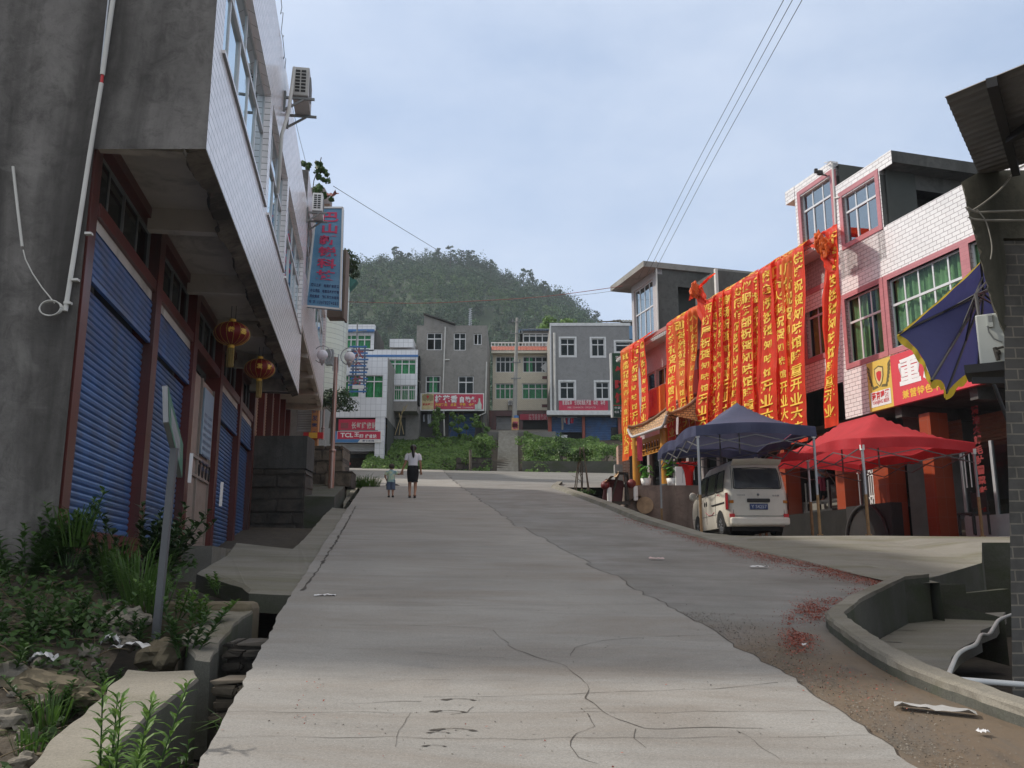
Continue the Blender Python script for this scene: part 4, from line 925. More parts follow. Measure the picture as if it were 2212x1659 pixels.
# shop sign on the white building
ga, gb = FR.px(1929, 850, .16)[0], FR.px(1876.5, 850, .16)[0]; gz0, gz1 = zA0 - .02, FR.px(1876, 785, .16)[1]
SG = thing('restaurant_sign', 'long red shop sign with a gold beer panel on the white tiled building', 'sign', FR.P(-2, .1, gz0))
mb = MB(); mb.box(FR, -8.6, ga, .03, .16, gz0, gz1, 0); mb.build('board', [M('coral_red_sign', (.62, .055, .075), .45, .05, 2)], SG)
mb = MB(); mb.box(FR, ga + .002, gb, .03, .16, gz0, gz1, 0); gp = mb.build('beer_panel', [M('gold_sign_panel', (.66, .46, .09), .45, .1, 3)], SG)
mb = MB(); gw = gb - ga; gh = gz1 - gz0; mb.box(FR, ga + .08, gb - .08, .161, .166, gz0 + .1, gz0 + gh * .38); mb.build('panel_label', [m_white], gp)
fR = lambda d: (lambda x, y: FR.P(-x, d, y))
mb = MB(); line(mb, fR(.171), '燕京啤酒', -gb + .13, -ga - .13, gz0 + gh * .29, gh * .17, .03); word(mb, fR(.171), 'YANJING BEER', -gb + .15, -ga - .15, gz0 + gh * .15, gh * .095, .01); mb.build('lettering', [m_rtext], gp)
mb = MB(); cs, cz_ = (ga + gb) / 2, gz0 + gh * .67
def shield(w_, h_, d, mi): 
    pts = [(-w_, h_ * .8), (-w_ * .5, h_ * .9), (0, h_), (w_ * .5, h_ * .9), (w_, h_ * .8), (w_ * .95, 0), (w_ * .6, -h_ * .6), (0, -h_), (-w_ * .6, -h_ * .6), (-w_ * .95, 0)]
    mb.add([FR.P(cs + x, d, cz_ + y) for x, y in pts], [tuple(range(len(pts)))], mi)
shield(.19, .30, .164, 0); shield(.155, .26, .168, 1); shield(.10, .15, .172, 2)
for sd in (-1, 1):
    for k in range(6):
        a_ = .25 + k * .24; r_ = .30; x, y = sd * (.2 + .16 * math.sin(a_)), -.26 + k * .10
        mb.add([FR.P(cs + x + dx * sd, .165, cz_ + y + dy) for dx, dy in ((0, -.04), (.13, .06), (.12, .14), (.02, .05))], [(0, 1, 2, 3)], 0)
    mb.add([FR.P(cs + sd * x, .163, cz_ + y) for x, y in ((.05, -.30), (.30, -.34), (.32, -.26), (.1, -.24))], [(0, 1, 2, 3)], 0)
mb.build('crest', [M('olive_crest', (.13, .11, .04), .5), M('pale_crest', (.70, .55, .25), .5), m_rtext], gp)
mb = MB(); x0 = -ga + .25
for k, ch in enumerate('重庆渝味'): put(mb, fR(.165), ch, x0 + .45 + k * .88, gz0 + gh * .62, .80, gh * .55, .05)
mb.build('lettering', [m_wtext], SG)
mb = MB(); line(mb, fR(.165), '兼营特色牛杂汤锅 竹筒鸡', x0 + .1, x0 + 3.5, gz0 + gh * .17, gh * .17, .02); mb.build('lettering', [m_ytext], SG)

# ------------------------------------------------ restaurant hung with banners
sB1 = FR.px(1356, 850)[0]
de, dr = .55, -.55
_, ze = FR.px(*c6(1560, 152), de); _, ze2 = FR.px(*c6(330, 690), de); zr = FR.px(1766, 517, dr)[1]
bw0, bw1 = FR.px(1743, 777)[1], FR.px(1743, 640)[1]; zBb = FR.px(*c6(1510, 1140))[1]
print('B eave', ze, ze2, 'ridge', zr, 'win', bw0, bw1, 'bottom', zBb, 'sB1', sB1)
ze = (ze + ze2) / 2
Bq = thing('banner_restaurant', 'two storey restaurant hung with red banners under a tiled pent roof', 'building', FR.P(10, 0, 3.6))
sm = FR.su(1535, 9.0)
mb = MB(); ww = []
for x0, x1 in ((1495, 1650), (1310, 1380), (1150, 1270), (985, 1080), (860, 950)): ww.append((FR.px(*c6(x1, 600))[0], FR.px(*c6(x0, 600))[0], bw0, bw1, 0))
wl = []
for x0, x1 in ((690, 740), (615, 700), (385, 480), (535, 565), (312, 372)):
    wl.append((FR.px(*c6(x1, 900))[0], FR.px(*c6(x0, 900))[0], bw0, bw1, 0))
hs = sorted([h for h in ww if h[0] > sAB + .05], key=lambda h: h[0]); hl = sorted(wl, key=lambda h: h[0])
def disjoint(l):
    o = []
    for h in l:
        if not o or h[0] > o[-1][1] + .12: o.append(h)
    return o
hs, hl = disjoint(hs), disjoint(hl); hs = [h for h in hs if h[1] < sm - .1]; hl = [h for h in hl if h[0] > sm + .1]
wallh(mb, FR, sAB, sm, zBb, ze + .05, hs, 0, .14, 0, None, 1.2, 2); wallh(mb, FR, sm, sB1, zBb, ze + .05, hl, 0, .14, 1, None, 1.2, 2)
shell(mb, FR, sAB, sB1, zBb, ze + .3, 8, 3)
mb.build('front_wall', [m_tileR, m_tileRg, m_room, m_cement_far], Bq)
m_curtainY = M('olive_curtain', (.30, .27, .06), .85, .25, 6)
for h in hs: window(Bq, FR, *h[:4], 2, .64, -.08, (m_alu, m_glassF), m_curtainY, .05)
for h in hl: window(Bq, FR, *h[:4], 2 if h[1] - h[0] > 1 else 1, .64, -.08, (m_alu, m_glassF), m_curtainY if h[1] - h[0] > 1 else None, .05)
mb = MB()
for h in hs: frame(mb, FR, *h[:4], .16, -.1, .025)
mb.build('window_trim', [m_pink], Bq)
mb = MB(); npx = 230
def roof(i, j): return FR.P(sAB + (sB1 - sAB) * i, de + (dr - de) * j, ze + .03 + (zr - ze) * (j * .9 + .1 * j * j) + .035 * abs(math.sin(i * npx / 2 * PI)) - .02 * ((j * 7) % 1))
mb.grid(roof, npx * 2, 8); m_rooftile = M('dull_red_roof_tile', (.24, .085, .075), .55, .25, 6)
mb.build('pent_roof', [m_rooftile], Bq)
mb = MB(); mb.box(FR, sAB, sB1, -.02, de - .02, ze - .10, ze - .005); 
for k in range(int((sB1 - sAB) / .16)): s = sAB + k * .16; mb.add([FR.P(s, de + .004, ze + .02), FR.P(s + .16, de + .004, ze + .02), FR.P(s + .08, de + .004, ze - .10)], [(0, 1, 2)])
mb.build('eave', [M('pale_eave', (.46, .44, .43), .8)], Bq)
mb = MB(); mb.box(FR, sAB, sB1, dr - .25, dr + .02, ze - .1, zr + .05); mb.build('parapet', [m_cement_dark], Bq)
# rooftop rooms of the restaurant
a, b = FR.px(1393, 640)[0], FR.px(1362, 690)[0]; zt_ = FR.px(1393, 585)[1]
FB = Fr(FR.P(0, -.6, 0)[:2], FR.t[:2], FR.n[:2])
a, b = FB.su(1422, 13), FB.su(1366, 13); zt_ = FB.px(1393, 588)[1]
mb = MB(); wn_ = (a + .5, b - .25, ze + .1, zt_ - .55)
roomtop(Bq, FB, a, b, ze - .2, zt_ - .25, 6.5, wn_, [m_tileRg, m_room, m_cement_dark], (1.0, 3.0, ze, zt_ - 1.0), .0, 0, 4)
mb = MB(); mb.box(FB, a - .12, b + .9, -6.6, .7, zt_ - .24, zt_ + .02); mb.build('roof_slab', [m_cement_far], Bq)
mb = MB(); mb.tube([FB.P(a - .05, .05, zt_ + .1), FB.P(a - .05, .05, ze + .3)], .04, 6); mb.build('downpipe', [m_whitepipe], Bq)
a, b = FB.su(1546, 13.5), FB.su(1500, 13.5); zt_ = FB.px(1546, 584)[1]
mb = MB(); mb.box(FB, a, b, -7, 0, ze - .2, zt_); mb.build('stair_room', [m_cement_dark], Bq)
mb = MB(); mb.box(FB, a - .05, a + .08, -.05, .06, ze, zt_ + .05); mb.build('corner_strip', [m_whitepipe], Bq)
# fascia signs under the windows
o0, o1 = FR.px(1508, 830, .15)[0], FR.px(1395, 880, .15)[0]; oz0, oz1 = FR.px(*c6(320, 1325), .15)[1], FR.px(*c6(320, 1130), .15)[1]
FA = thing('fascia_sign', 'orange and red restaurant fascia sign half hidden by the hanging banners', 'sign', FR.P((o0 + o1) / 2, .1, oz0))
def sunmat():
    m, nt, b = base('orange_glow_print', .45); v = objco(nt, aR); sep = N(nt, 'ShaderNodeSeparateXYZ'); nt.links.new(v, sep.inputs[0])
    mr = N(nt, 'ShaderNodeMapRange'); mr.inputs['From Min'].default_value = -2.6; mr.inputs['From Max'].default_value = 2.2; nt.links.new(sep.outputs[0], mr.inputs[0])
    ad = N(nt, 'ShaderNodeMath', operation='MULTIPLY_ADD'); ad.inputs[1].default_value = .25; nt.links.new(noisec(nt, v, 1.2, 5), ad.inputs[0]); nt.links.new(mr.outputs[0], ad.inputs[2])
    nt.links.new(ramp(nt, ad.outputs[0], [(.18, (.62, .08, .02, 1)), (.4, (.72, .25, .03, 1)), (.62, (.78, .55, .12, 1)), (.8, (.72, .25, .03, 1)), (1, (.62, .08, .02, 1))]), b.inputs['Base Color']); return m
mb = MB(); mb.box(FR, o0, o1, .03, .15, oz0, oz1); mb.build('board', [sunmat()], FA)
mb = MB()
for k, ch in enumerate('知味馆'): put(mb, fR(.157), ch, -(o1 - .75 - k * (o1 - o0) * .33), (oz0 + oz1) / 2 + .1, .8, .95, .05)
mb.build('lettering', [m_rtext], FA)
p0, p1 = FR.px(1606, 850, .12)[0], FR.px(1553, 870, .12)[0]; pz0, pz1 = zBb - 1.0, zBb + .1
PS = thing('fascia_sign', 'purple shop sign with white characters between the hanging banners', 'sign', FR.P(p0, .1, pz0))
mb = MB(); mb.box(FR, p0, p1 + .6, .03, .12, pz0, pz1); mb.build('board', [M('purple_sign', (.06, .035, .16), .45)], PS)
mb = MB()
for k, ch in enumerate('大药房'): put(mb, fR(.126), ch, -(p1 - .1 - k * (p1 - p0) * .42), (pz0 + pz1) / 2 + .15, .5, .62, .03)
line(mb, fR(.126), '8259866', -p1, -p0, pz0 + .16, .16, .01); mb.build('lettering', [m_wtext], PS)
# ground floor of the restaurant
zT = 4.72
mb = MB(); mb.quad(FR.P(sG, -1.6, zg), FR.P(sB1, -1.6, zg), FR.P(sB1, -1.6, zBb), FR.P(sG, -1.6, zBb), 0); mb.quad(FR.P(sG, 0, zBb), FR.P(sB1, 0, zBb), FR.P(sB1, -1.6, zBb), FR.P(sG, -1.6, zBb), 1)
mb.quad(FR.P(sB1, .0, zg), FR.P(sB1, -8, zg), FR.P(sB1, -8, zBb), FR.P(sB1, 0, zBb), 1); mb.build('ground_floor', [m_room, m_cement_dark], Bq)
mb = MB(); mb.quad(FR.P(sG, -.5, zT - .6), FR.P(sB1, -.5, zT - .6), FR.P(sB1, -.5, zBb), FR.P(sG, -.5, zBb)); g = mb.build('shop_glazing', [m_glassD], Bq)
mb = MB()
for s in np.linspace(sG, sB1, 9): mb.box(FR, s - .11, s + .11, -.6, -.35, zT - 1.2, zBb)
mb.build('steel_post', [M('clad_grey_column', (.30, .28, .27), .5, .08, 4)], Bq)
for s in (13.2, 12.6, 10.6, 10.0):
    mb = MB(); mb.tube([FR.P(s, -.42, zT + .5), FR.P(s, -.42, zT + 1.5)], .022, 6); mb.build('handle', [m_steel], g)
# pent roof on a pair of orange columns in front of the restaurant door
pc = [FR.px(1436, 1056, 1.7), FR.px(1375, 1040, 1.7)]
print('porch', pc, zT)
sn, sf = FR.su(1436, 5.5, 1.7), FR.su(1375, 5.5, 1.7)
zpe = FR.px(1439, 918, 2.2)[1]; zpr = zpe + 1.3
PO = thing('porch_roof', 'small tiled porch roof with upturned corners on two orange columns', 'porch', FR.P((sn + sf) / 2, 1.7, zT))
ea, eb = FR.su(1441, zpe, 2.2), FR.su(1357, zpe, 2.2)
def proof(i, j):
    s = ea + (eb - ea) * i; k = abs(i - .5) * 2; d = 2.2 - 1.7 * j; up = .38 * max(0, (k - .72) / .28) ** 2 * (1 - j) ** 1.5
    return FR.P(s + (.5 - i) * .9 * j * (1 if 1 else 0), d, zpe + (zpr - zpe) * j ** 1.35 + up + .028 * abs(math.sin(i * 60)) + .012 * math.cos(j * 50))
m_ptile = tilemat('tan_glazed_tile', (.46, .27, .12), (.13, .075, .04), .17, .095, aR, .014, .45, .22, .5)
mb = MB(); mb.grid(proof, 190, 26); mb.build('roof_tiles', [m_ptile], PO)
mb = MB(); pr = [proof(i / 40, 0) for i in range(41)]; mb.tube([p - Vector((0, 0, .05)) for p in pr], .055, 6); mb.build('eave_board', [M('grey_eave_board', (.42, .40, .40), .6)], PO)
mb = MB(); mb.tube([proof(i / 20, 1) + Vector((0, 0, .05)) for i in range(21)], .07, 6)
for i in (0, 1): mb.tube([proof(i, j / 12) + Vector((0, 0, .06)) for j in range(13)] , [.06] * 12 + [.08], 6)
mb.build('ridge', [M('brown_ridge_tile', (.24, .14, .08), .5)], PO)
# side slope towards the camera
mb = MB()
def pside(i, j):
    a0 = proof(0, j); b0 = FR.P(ea + .45 * j + .0, .1 + .0 * j, a0.z - FR.P(0, 0, 0).z); 
    d = 2.2 - 1.7 * j; s = ea + .45 * j; dd = d + (.1 - d) * i; return FR.P(s, dd, a0.z * (1 - i) + (zpe + (zpr - zpe) * j ** 1.35) * i + .028 * abs(math.sin(i * 40)))
mb.grid(pside, 60, 12); mb.build('roof_tiles', [m_ptile], PO)
m_pcol = M('orange_column_paint', (.50, .22, .025), .4, .08, 3)
for s in (sn, sf):
    mb = MB(); mb.tube([FR.P(s, 1.7, zT), FR.P(s, 1.7, zpe + .1)], .15, 14, 0); mb.build('column', [m_pcol], PO)
    mb = MB(); mb.lathe([(.19, 0), (.19, .08), (.16, .12)], FR.P(s, 1.7, zT), 12); mb.build('column_base', [m_cement_dark], PO)
mb = MB(); zf_ = zpe - .18
mb.box(FR, sn, sf, 1.64, 1.76, zf_ - .06, zf_ + .1)
for z in (zf_ - .55, zf_ - .35): mb.box(FR, sn + .15, sf - .15, 1.67, 1.73, z, z + .035)
for s in np.linspace(sn + .15, sf - .15, 10): mb.box(FR, s - .010, s + .010, 1.67, 1.73, zf_ - .55, zf_ - .06)
for s in np.linspace(sn + .3, sf - .3, 7): mb.box(FR, s - .09, s + .09, 1.675, 1.725, zf_ - .48, zf_ - .44)
mb.build('fretwork', [m_pcol], PO)
# terrace in front of the restaurant
yT = FR.P(sn, 1.7, 0).y - .8
mb = MB(); xa, xb = atY(1355, 1060, yT).x, atY(1500, 1060, yT).x
Pt = [Vector((xa, yT, 0)), Vector((xb + .3, yT, 0)), FR.P(8.2, -.4, 0), FR.P(sB1 + 2, -.4, 0), Vector((xa - .2, yT + 6, 0))]
mb.prism([Vector((p.x, p.y, zT)) for p in Pt], (0, 0, -3)); struct(mb, 'terrace', [cementmat('brown_stained_concrete', (.22, .175, .15), .3, (.09, .07, .06))])
# side pillar of bricks at the far corner
FBr = FY(43.5); mb = MB(); mb.box(FBr, FBr.px(1336, 1000)[0], FBr.px(1362, 1000)[0], -.8, 0, FBr.px(1340, 1042)[1] - 1, FBr.px(1340, 962)[1]); tag(mb.build('brick_pier', [m_redbrick]), 'unplastered red brick pier beside the restaurant corner', 'pier')
mb = MB(); FBr = FY(42.6); mb.box(FBr, FBr.px(1328, 1000)[0], FBr.px(1345, 1000)[0], -.5, 0, FBr.px(1340, 1042)[1] - .5, FBr.px(1335, 1003)[1]); tag(mb.build('concrete_post', [m_cement_far]), 'stubby grey concrete post in front of the red brick pier', 'post')

# ------------------------------------------------ opening banners
m_ban = clothmat('red_banner_cloth', (.84, .070, .026), .5, .48, .14); m_ban2 = clothmat('orange_banner_cloth', (.72, .13, .015), .5, .3, .1)
BG = 'opening banners hung over the restaurant roof'
def banner(r, e, b, t_roof, t_hang, lay, label, mat=None, roof_part=True, ripple=.022, fold=1.0):
    dE = de + .10 + .05 * lay; dR = dr + .06 + .02 * lay; dB = de + .12 + .07 * lay
    uc = lambda x: 1303.8 + x * .29238
    r, e, b = (r[0] - 4, r[1] + 4), (e[0] - 5, e[1] + 5), (b[0] - 4, b[1] + 5, b[2])
    rs0, rs1 = FR.su(uc(r[0]), zr, dR), FR.su(uc(r[1]), zr, dR); es0, es1 = FR.su(uc(e[0]), ze, dE), FR.su(uc(e[1]), ze, dE)
    bv = 515.4 + b[2] * .29238; bs0, zb0 = FR.px(uc(b[0]), bv, dB); bs1, zb1 = FR.px(uc(b[1]), bv, dB); zb = (zb0 + zb1) / 2
    Lr = math.hypot(zr - ze, dE - dR); Lh = ze - zb; Tt = Lr + Lh; ph = random.uniform(0, 9)
    def fn(x, y):
        """x 0..1 from left to right as read, y = distance down the cloth"""
        if y < Lr:
            j = y / Lr; s0 = rs0 + (es0 - rs0) * j; s1 = rs1 + (es1 - rs1) * j; d = dR + (dE - dR) * j; z = zr + .07 + (ze - zr) * j + .06 * math.sin(PI * j) * 0
        else:
            j = min(1.0, (y - Lr) / Lh); s0 = es0 + (bs0 - es0) * j; s1 = es1 + (bs1 - es1) * j; d = dE + (dB - dE) * j; z = ze + .07 + (zb - ze - .07) * j
        k = min(1, y / .8)
        wv = ripple * (math.sin(x * 5.0 + ph + y * .35) * .8 + math.sin(y * 1.7 + ph * 2) * .8 + .5 * math.sin(x * 11 + y * .9 + ph)) * k
        wv += k * (.030 * math.sin(x * (9 + 3 * math.sin(ph)) + .5 * y + ph) + .05 * noise.noise(Vector((x * 2.2, y * 1.1, ph))) + .02 * noise.noise(Vector((x * 6, y * 2.5, ph))))
        sh = .05 * math.sin(y * .8 + ph) * k
        return FR.P(s0 + (s1 - s0) * x + sh, d + .03 + wv * fold, z)
    y0 = 0 if roof_part else Lr
    root = thing('banner', label, 'banner', fn(.5, Tt), BG)
    mb = MB(); mb.grid(lambda i, j: fn(i, y0 + (Tt - y0) * j), 14, 70); mb.build('cloth', [mat or m_ban], root)
    mb = MB(); W = abs(es1 - es0); Wb = abs(bs1 - bs0)
    def tx(txt, ya, yb):
        n = len(txt)
        if not n: return
        p = (yb - ya) / n
        for k, ch in enumerate(txt):
            yy = ya + (k + .5) * p; small = ch in '知味馆' and '隆' not in txt
            f_ = .60 if small else .86
            def g(x, y):
                P = fn(x, y); Q = fn(x + .02, y); T = fn(x, y + .05)
                nn_ = (Q - P).cross(T - P)
                if nn_.length < 1e-9: return P
                nn_.normalize(); return P + nn_ * (.014 if nn_.dot(FR.n) > 0 else -.014)
            v, f, wh = glyph(ch, .022)
            mb.add([g(.5 + x * (.50 if small else .70), yy - y * p * f_) for x, y in v], f)
    if roof_part and t_roof: tx(t_roof, .12, Lr - .02)
    tx(t_hang, Lr + .1, Tt - .25)
    if mb.v: mb.build('lettering', [m_ytext], root)
    return root
banner((1470, 1545), (1395, 1482), (1386, 1510, 1510), '南方', '烧烤祝贺知味馆隆重开业大吉', 3, 'wide red banner reading 烧烤祝贺知味馆隆重开业, nearest full one by the barbecue lettering')
banner((1405, 1465), (1345, 1402), (1340, 1395, 1510), '东方', '广告祝贺知味馆开业大吉', 1, 'orange red banner mostly covered by the barbecue banner, just left of it', m_ban2)
banner((1345, 1425), (1245, 1332), (1312, 1385, 1510), '重庆港', '口香火锅祝贺知味馆开业大吉', 2, 'slanting red banner with 香火锅祝贺 on it, swinging right at the bottom')
banner((1270, 1335), (1165, 1252), (1158, 1300, 1515), '芳颜美', '容会所祝贺知味馆开业大吉', 3, 'widest banner reading 会所祝贺知味馆开业大吉 above the blue canopy')
banner((1190, 1250), (1092, 1160), (1082, 1155, 1510), '唐氏小', '百货祝贺知味馆开业大吉', 1, 'red banner with 百货祝贺, left edge tucked under its neighbour')
banner((1085, 1150), (1033, 1100), (1040, 1125, 1510), '婚庆礼', '仪服务部祝贺知味馆隆重开业', 3, 'red banner reading 仪服务部祝贺, between the photo studio banner and the blue canopy peak')
banner((1020, 1080), (962, 1035), (930, 988, 1500), '金沙', '发照相馆祝贺知味馆隆重开业', 2, 'red banner reading 照相馆祝贺知味馆 slanting left behind the canopy peak')
banner((945, 1005), (895, 948), (868, 925, 1450), '百福', '商场祝贺知味馆开业大吉', 1, 'narrow red banner reading 商场, left of the photo studio banner')
banner((905, 945), (850, 893), (825, 872, 1420), '明月', '客运站祝贺知味馆开业大吉', 2, 'narrow banner reading 运站祝贺 overlapping the hairdresser banner')
banner((865, 905), (812, 852), (795, 845, 1450), '新月', '容美发祝贺知味馆开业大吉', 1, 'crumpled red banner reading 美发祝贺 beside the cake shop banner', None)
banner((830, 865), (752, 812), (683, 772, 1530), '蛋糕', '西饼屋祝贺知味馆开业大吉', 3, 'red cake shop banner reading 西饼屋祝贺, right of the middle knot')
banner((700, 728), (655, 682), (640, 668, 1500), '', '小吃店祝贺知味馆开业大吉', 2, 'thin orange strip of banner right of the pair of thin strips', m_ban2, ripple=.07)
banner((680, 705), (622, 655), (636, 655, 1500), '', '超市祝贺知味馆开业大吉', 1, 'thin red strip of banner left of the pair of thin strips', None, ripple=.06)
banner((640, 682), (540, 592), (588, 635, 1520), '家佳', '副食店祝贺知味馆开业大吉', 2, 'orange banner starting 副食, twisting to the right', m_ban2, ripple=.06)
banner((590, 642), (488, 550), (472, 530, 1520), '中天', '酒楼祝贺知味馆隆重开业', 3, 'red banner hanging in front of the porch roof')
banner((352, 392), (270, 312), (280, 335, 1400), '', '商馆祝贺知味馆开业', 3, 'red banner on the right of the far left bunch')
banner((300, 350), (203, 270), (192, 262, 1600), '华通', '五金祝贺知味馆开业大吉', 2, 'wide red banner reading 五金祝贺知味馆开业 in the far left bunch')
banner((250, 300), (176, 226), (172, 215, 1610), '方圆', '广告祝贺知味馆开业大吉', 1, 'red banner reading 广告 in the far left bunch')
banner((210, 252), (146, 190), (143, 186, 1640), '', '电器祝贺知味馆开业大吉', 2, 'leftmost banner of all, thin and orange at its edge', m_ban2)
banner((1600, 1690), (1660, 1745), (1640, 1735, 1390), '', '千色美发祝贺知味馆隆重开业', 3, 'rightmost banner reading 隆重开业, against the white tiles', None)
banner((1590, 1625), (1640, 1672), (1655, 1690, 1320), '', '', 2, 'narrow plain red strip beside the rightmost banner', None, ripple=.07)
for k, (r, e, b, lab) in enumerate((((1440, 1500), (1290, 1360), (1255, 1325, 1490), 'red banner glimpsed behind the slanting hotpot banner'), ((1235, 1290), (1120, 1185), (1120, 1175, 1500), 'red banner glimpsed left of the widest banner'), ((1050, 1105), (990, 1050), (985, 1050, 1500), 'red banner glimpsed behind the photo studio banner'), ((975, 1025), (915, 975), (905, 950, 1450), 'orange banner glimpsed behind the shopping mall banner'), ((880, 930), (790, 840), (755, 815, 1480), 'red banner glimpsed between the cake shop and hairdresser banners'), ((665, 700), (575, 630), (560, 605, 1500), 'orange banner glimpsed left of the pair of thin strips'))):
    banner(r, e, b, '', ('化妆品店', '服装城', '百货行', '家电城', '摩托车行', '干货店')[k] + '祝贺知味馆开业大吉', 0, lab, m_ban2 if k in (3, 5) else None)
def knot(x, y, label, ends):
    p = lambda a, b_, d: FR.P(FR.px(*c6(a, b_), d)[0], d, FR.px(*c6(a, b_), d)[1])
    o = thing('banner_knot', label, 'banner', p(x, y, 1.0), BG); mb = MB(); c0 = p(x, y, 1.0)
    for k in range(5): mb.ball(c0 + Vector((random.uniform(-.15, .15), random.uniform(-.1, .1), random.uniform(-.2, .2))), .17, 0, 3, (.8, .8, 1.3), .8)
    mb.build('bundle', [m_ban2], o); mb = MB()
    for k, (ex, ey) in enumerate(ends):
        q = p(ex, ey, .85); n_ = 18
        mb.grid(lambda i, j: c0.lerp(q, j) + FR.t * ((i - .5) * (.2 + .35 * abs(math.sin(j * 3 + k)))) + FR.n * (.06 * math.sin(i * 9 + j * 7 + k)) , 6, n_)
    mb.build('loose_end', [m_ban], o)
knot(690, 375, 'bunched up orange and red banner knot on the roof edge near the middle', [(745, 620), (765, 480), (800, 270), (640, 450)])
knot(1630, 50, 'bunched up orange and red banner knot at the right end of the roof', [(1555, 40), (1660, 210), (1690, 250), (1590, 5)])
# ================================================================ houses across the top of the street
def c4(x, y): return 606.4 + x * .25586, 606.4 + y * .25586
def c5(x, y): return 1000.6 + x * .25586, 636.7 + y * .25586
def rc(fr, cv, x0, y0, x1, y1, d=0.0):
    a, z1 = fr.px(*cv(x0, y0), d); b, z0 = fr.px(*cv(x1, y1), d); return (a, b, z0, z1)
m_fbwhite = M('far_window_frame', (.70, .71, .72), .5, .04, 5)
m_blue_tr = M('blue_tile_band', (.05, .17, .42), .4, .08, 4)
m_redsign = M('crimson_sign_vinyl', (.50, .030, .075), .45, .08, 2)
m_redroof = M('far_red_roof_tile', (.32, .095, .065), .6, .2, 6)
m_blueroof = M('blue_roof_sheet', (.18, .30, .50), .45, .1, 4)
FM = (m_fbwhite, m_glassF)
def fwall(name_, fr, a, b, z0, z1, holes, mats, parent, depth=9, room=1.0, rev=.14, lo=0):
    mb = MB(); wallh(mb, fr, a, b, z0, z1, holes, 0, rev, 0, None, room, 1); shell(mb, fr, a, b, z0 - lo, z1, depth, 2 if len(mats) > 2 else 0); return mb.build(name_, mats, parent)
# --- grey three storey house with the buffet sign
f = FY(66)
G = thing('grey_house', 'bare grey three storey house with a long pink buffet sign', 'house', (-4.4, 66, 11.0))
a, b, z0, z1 = rc(f, c4, 1150, 378, 1738, 1340)
W = [rc(f, c4, *q) for q in ((1235, 440, 1360, 585), (1462, 440, 1562, 588), (1630, 447, 1697, 540), (1225, 803, 1347, 948), (1500, 805, 1628, 955))]
zs_ = f.px(*c4(1400, 1100))[1]
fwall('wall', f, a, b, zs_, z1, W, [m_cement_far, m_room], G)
for i, h in enumerate(W): window(G, f, *h, 2 if i != 2 else 2, .66 if i != 2 else 1.0, -.08, FM, m_curtainF if i == 3 else None, .06, gap=[(h[0] + .25, h[1] - .25)] if i == 3 else None, opened=(0,) if i in (0, 2) else ())
mb = MB(); p = [f.P(*x) for x in ((f.px(*c4(1210, 290))[0], -.02, f.px(*c4(1210, 290))[1]), (f.px(*c4(1468, 376))[0], -.02, z1), (f.px(*c4(1210, 376))[0], -.02, z1))]; mb.prism(p, (0, 5, 0), 0)
q0, q1_ = f.px(*c4(1205, 284)), f.px(*c4(1475, 374)); mb.prism([f.P(q0[0], .25, q0[1]), f.P(q1_[0], .25, q1_[1]), f.P(q1_[0], .25, q1_[1] + .08), f.P(q0[0], .25, q0[1] + .08)], (0, 5.4, 0), 1); mb.build('gable_roof', [m_cement_far, m_cement_dark], G)
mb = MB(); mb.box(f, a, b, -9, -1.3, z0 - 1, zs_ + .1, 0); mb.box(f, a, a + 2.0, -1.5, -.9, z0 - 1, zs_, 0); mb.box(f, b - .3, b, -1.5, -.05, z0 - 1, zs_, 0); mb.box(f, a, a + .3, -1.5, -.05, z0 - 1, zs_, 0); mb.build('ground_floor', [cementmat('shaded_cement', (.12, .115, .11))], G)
h = rc(f, c4, 1420, 1120, 1640, 1325, -1.2); shutter(G, f, h[0], h[1], h[2], h[3], -1.24, m_blue_sh, .12)
mb = MB(); P = rc(f, c4, 1390, 390, 1391, 950, .1); mb.tube([f.P(P[0], .1, P[3]), f.P(P[0] - .12, .1, P[2])], .06, 6); mb.tube([f.P(P[0] - .1, .1, f.px(*c4(1380, 670))[1]), f.P(P[0] + .35, .1, f.px(*c4(1380, 670))[1])], .05, 6)
P2 = f.px(*c4(1375, 1095), .1), f.px(*c4(1382, 1310), .1); mb.tube([f.P(P2[0][0], .1, P2[0][1]), f.P(P2[1][0], .1, P2[1][1])], .06, 6)
P2 = f.px(*c4(1738, 685), .08), f.px(*c4(1728, 1115), .08), f.px(*c4(1675, 1140), .08); mb.tube([f.P(x, .08, z) for x, z in P2], .055, 6); mb.build('drain_pipe', [m_whitepipe], G)
h = rc(f, c4, 1157, 950, 1717, 1098, .25); SN = thing('buffet_sign', 'long pink and white buffet sign with a gold crest panel on the grey house', 'sign', f.P((h[0] + h[1]) / 2, .2, h[2]))
mb = MB(); mb.box(f, *h[:2], .1, .25, *h[2:]); mb.build('board', [m_white], SN)
h2 = rc(f, c4, 1293, 958, 1708, 1085, .26); mb = MB(); mb.box(f, h2[0], h2[1], .25, .262, h2[2], h2[3]); pn = mb.build('red_panel', [m_redsign], SN)
mb = MB(); ff = flat(f, .27); W2 = h2[1] - h2[0]; line(mb, ff, '桂花香', h2[0] + W2 * .015, h2[0] + W2 * .49, h2[2] + 1.0 * (h2[3] - h2[2]) * .68, .58, .05); line(mb, ff, '自助餐', h2[0] + W2 * .51, h2[0] + W2 * .87, h2[2] + (h2[3] - h2[2]) * .64, .46, .04); line(mb, ff, '订餐电话 13568484396', h2[0] + 1.7, h2[1] - .7, h2[2] + .12, .10, .01); mb.build('lettering', [m_wtext], pn)
mb = MB(); line(mb, ff, '内设雅间 点菜 干锅 中餐', h2[0] + .1, h2[1] - .6, h2[2] + (h2[3] - h2[2]) * .30, .22, .03); mb.build('lettering', [m_ytext], pn)
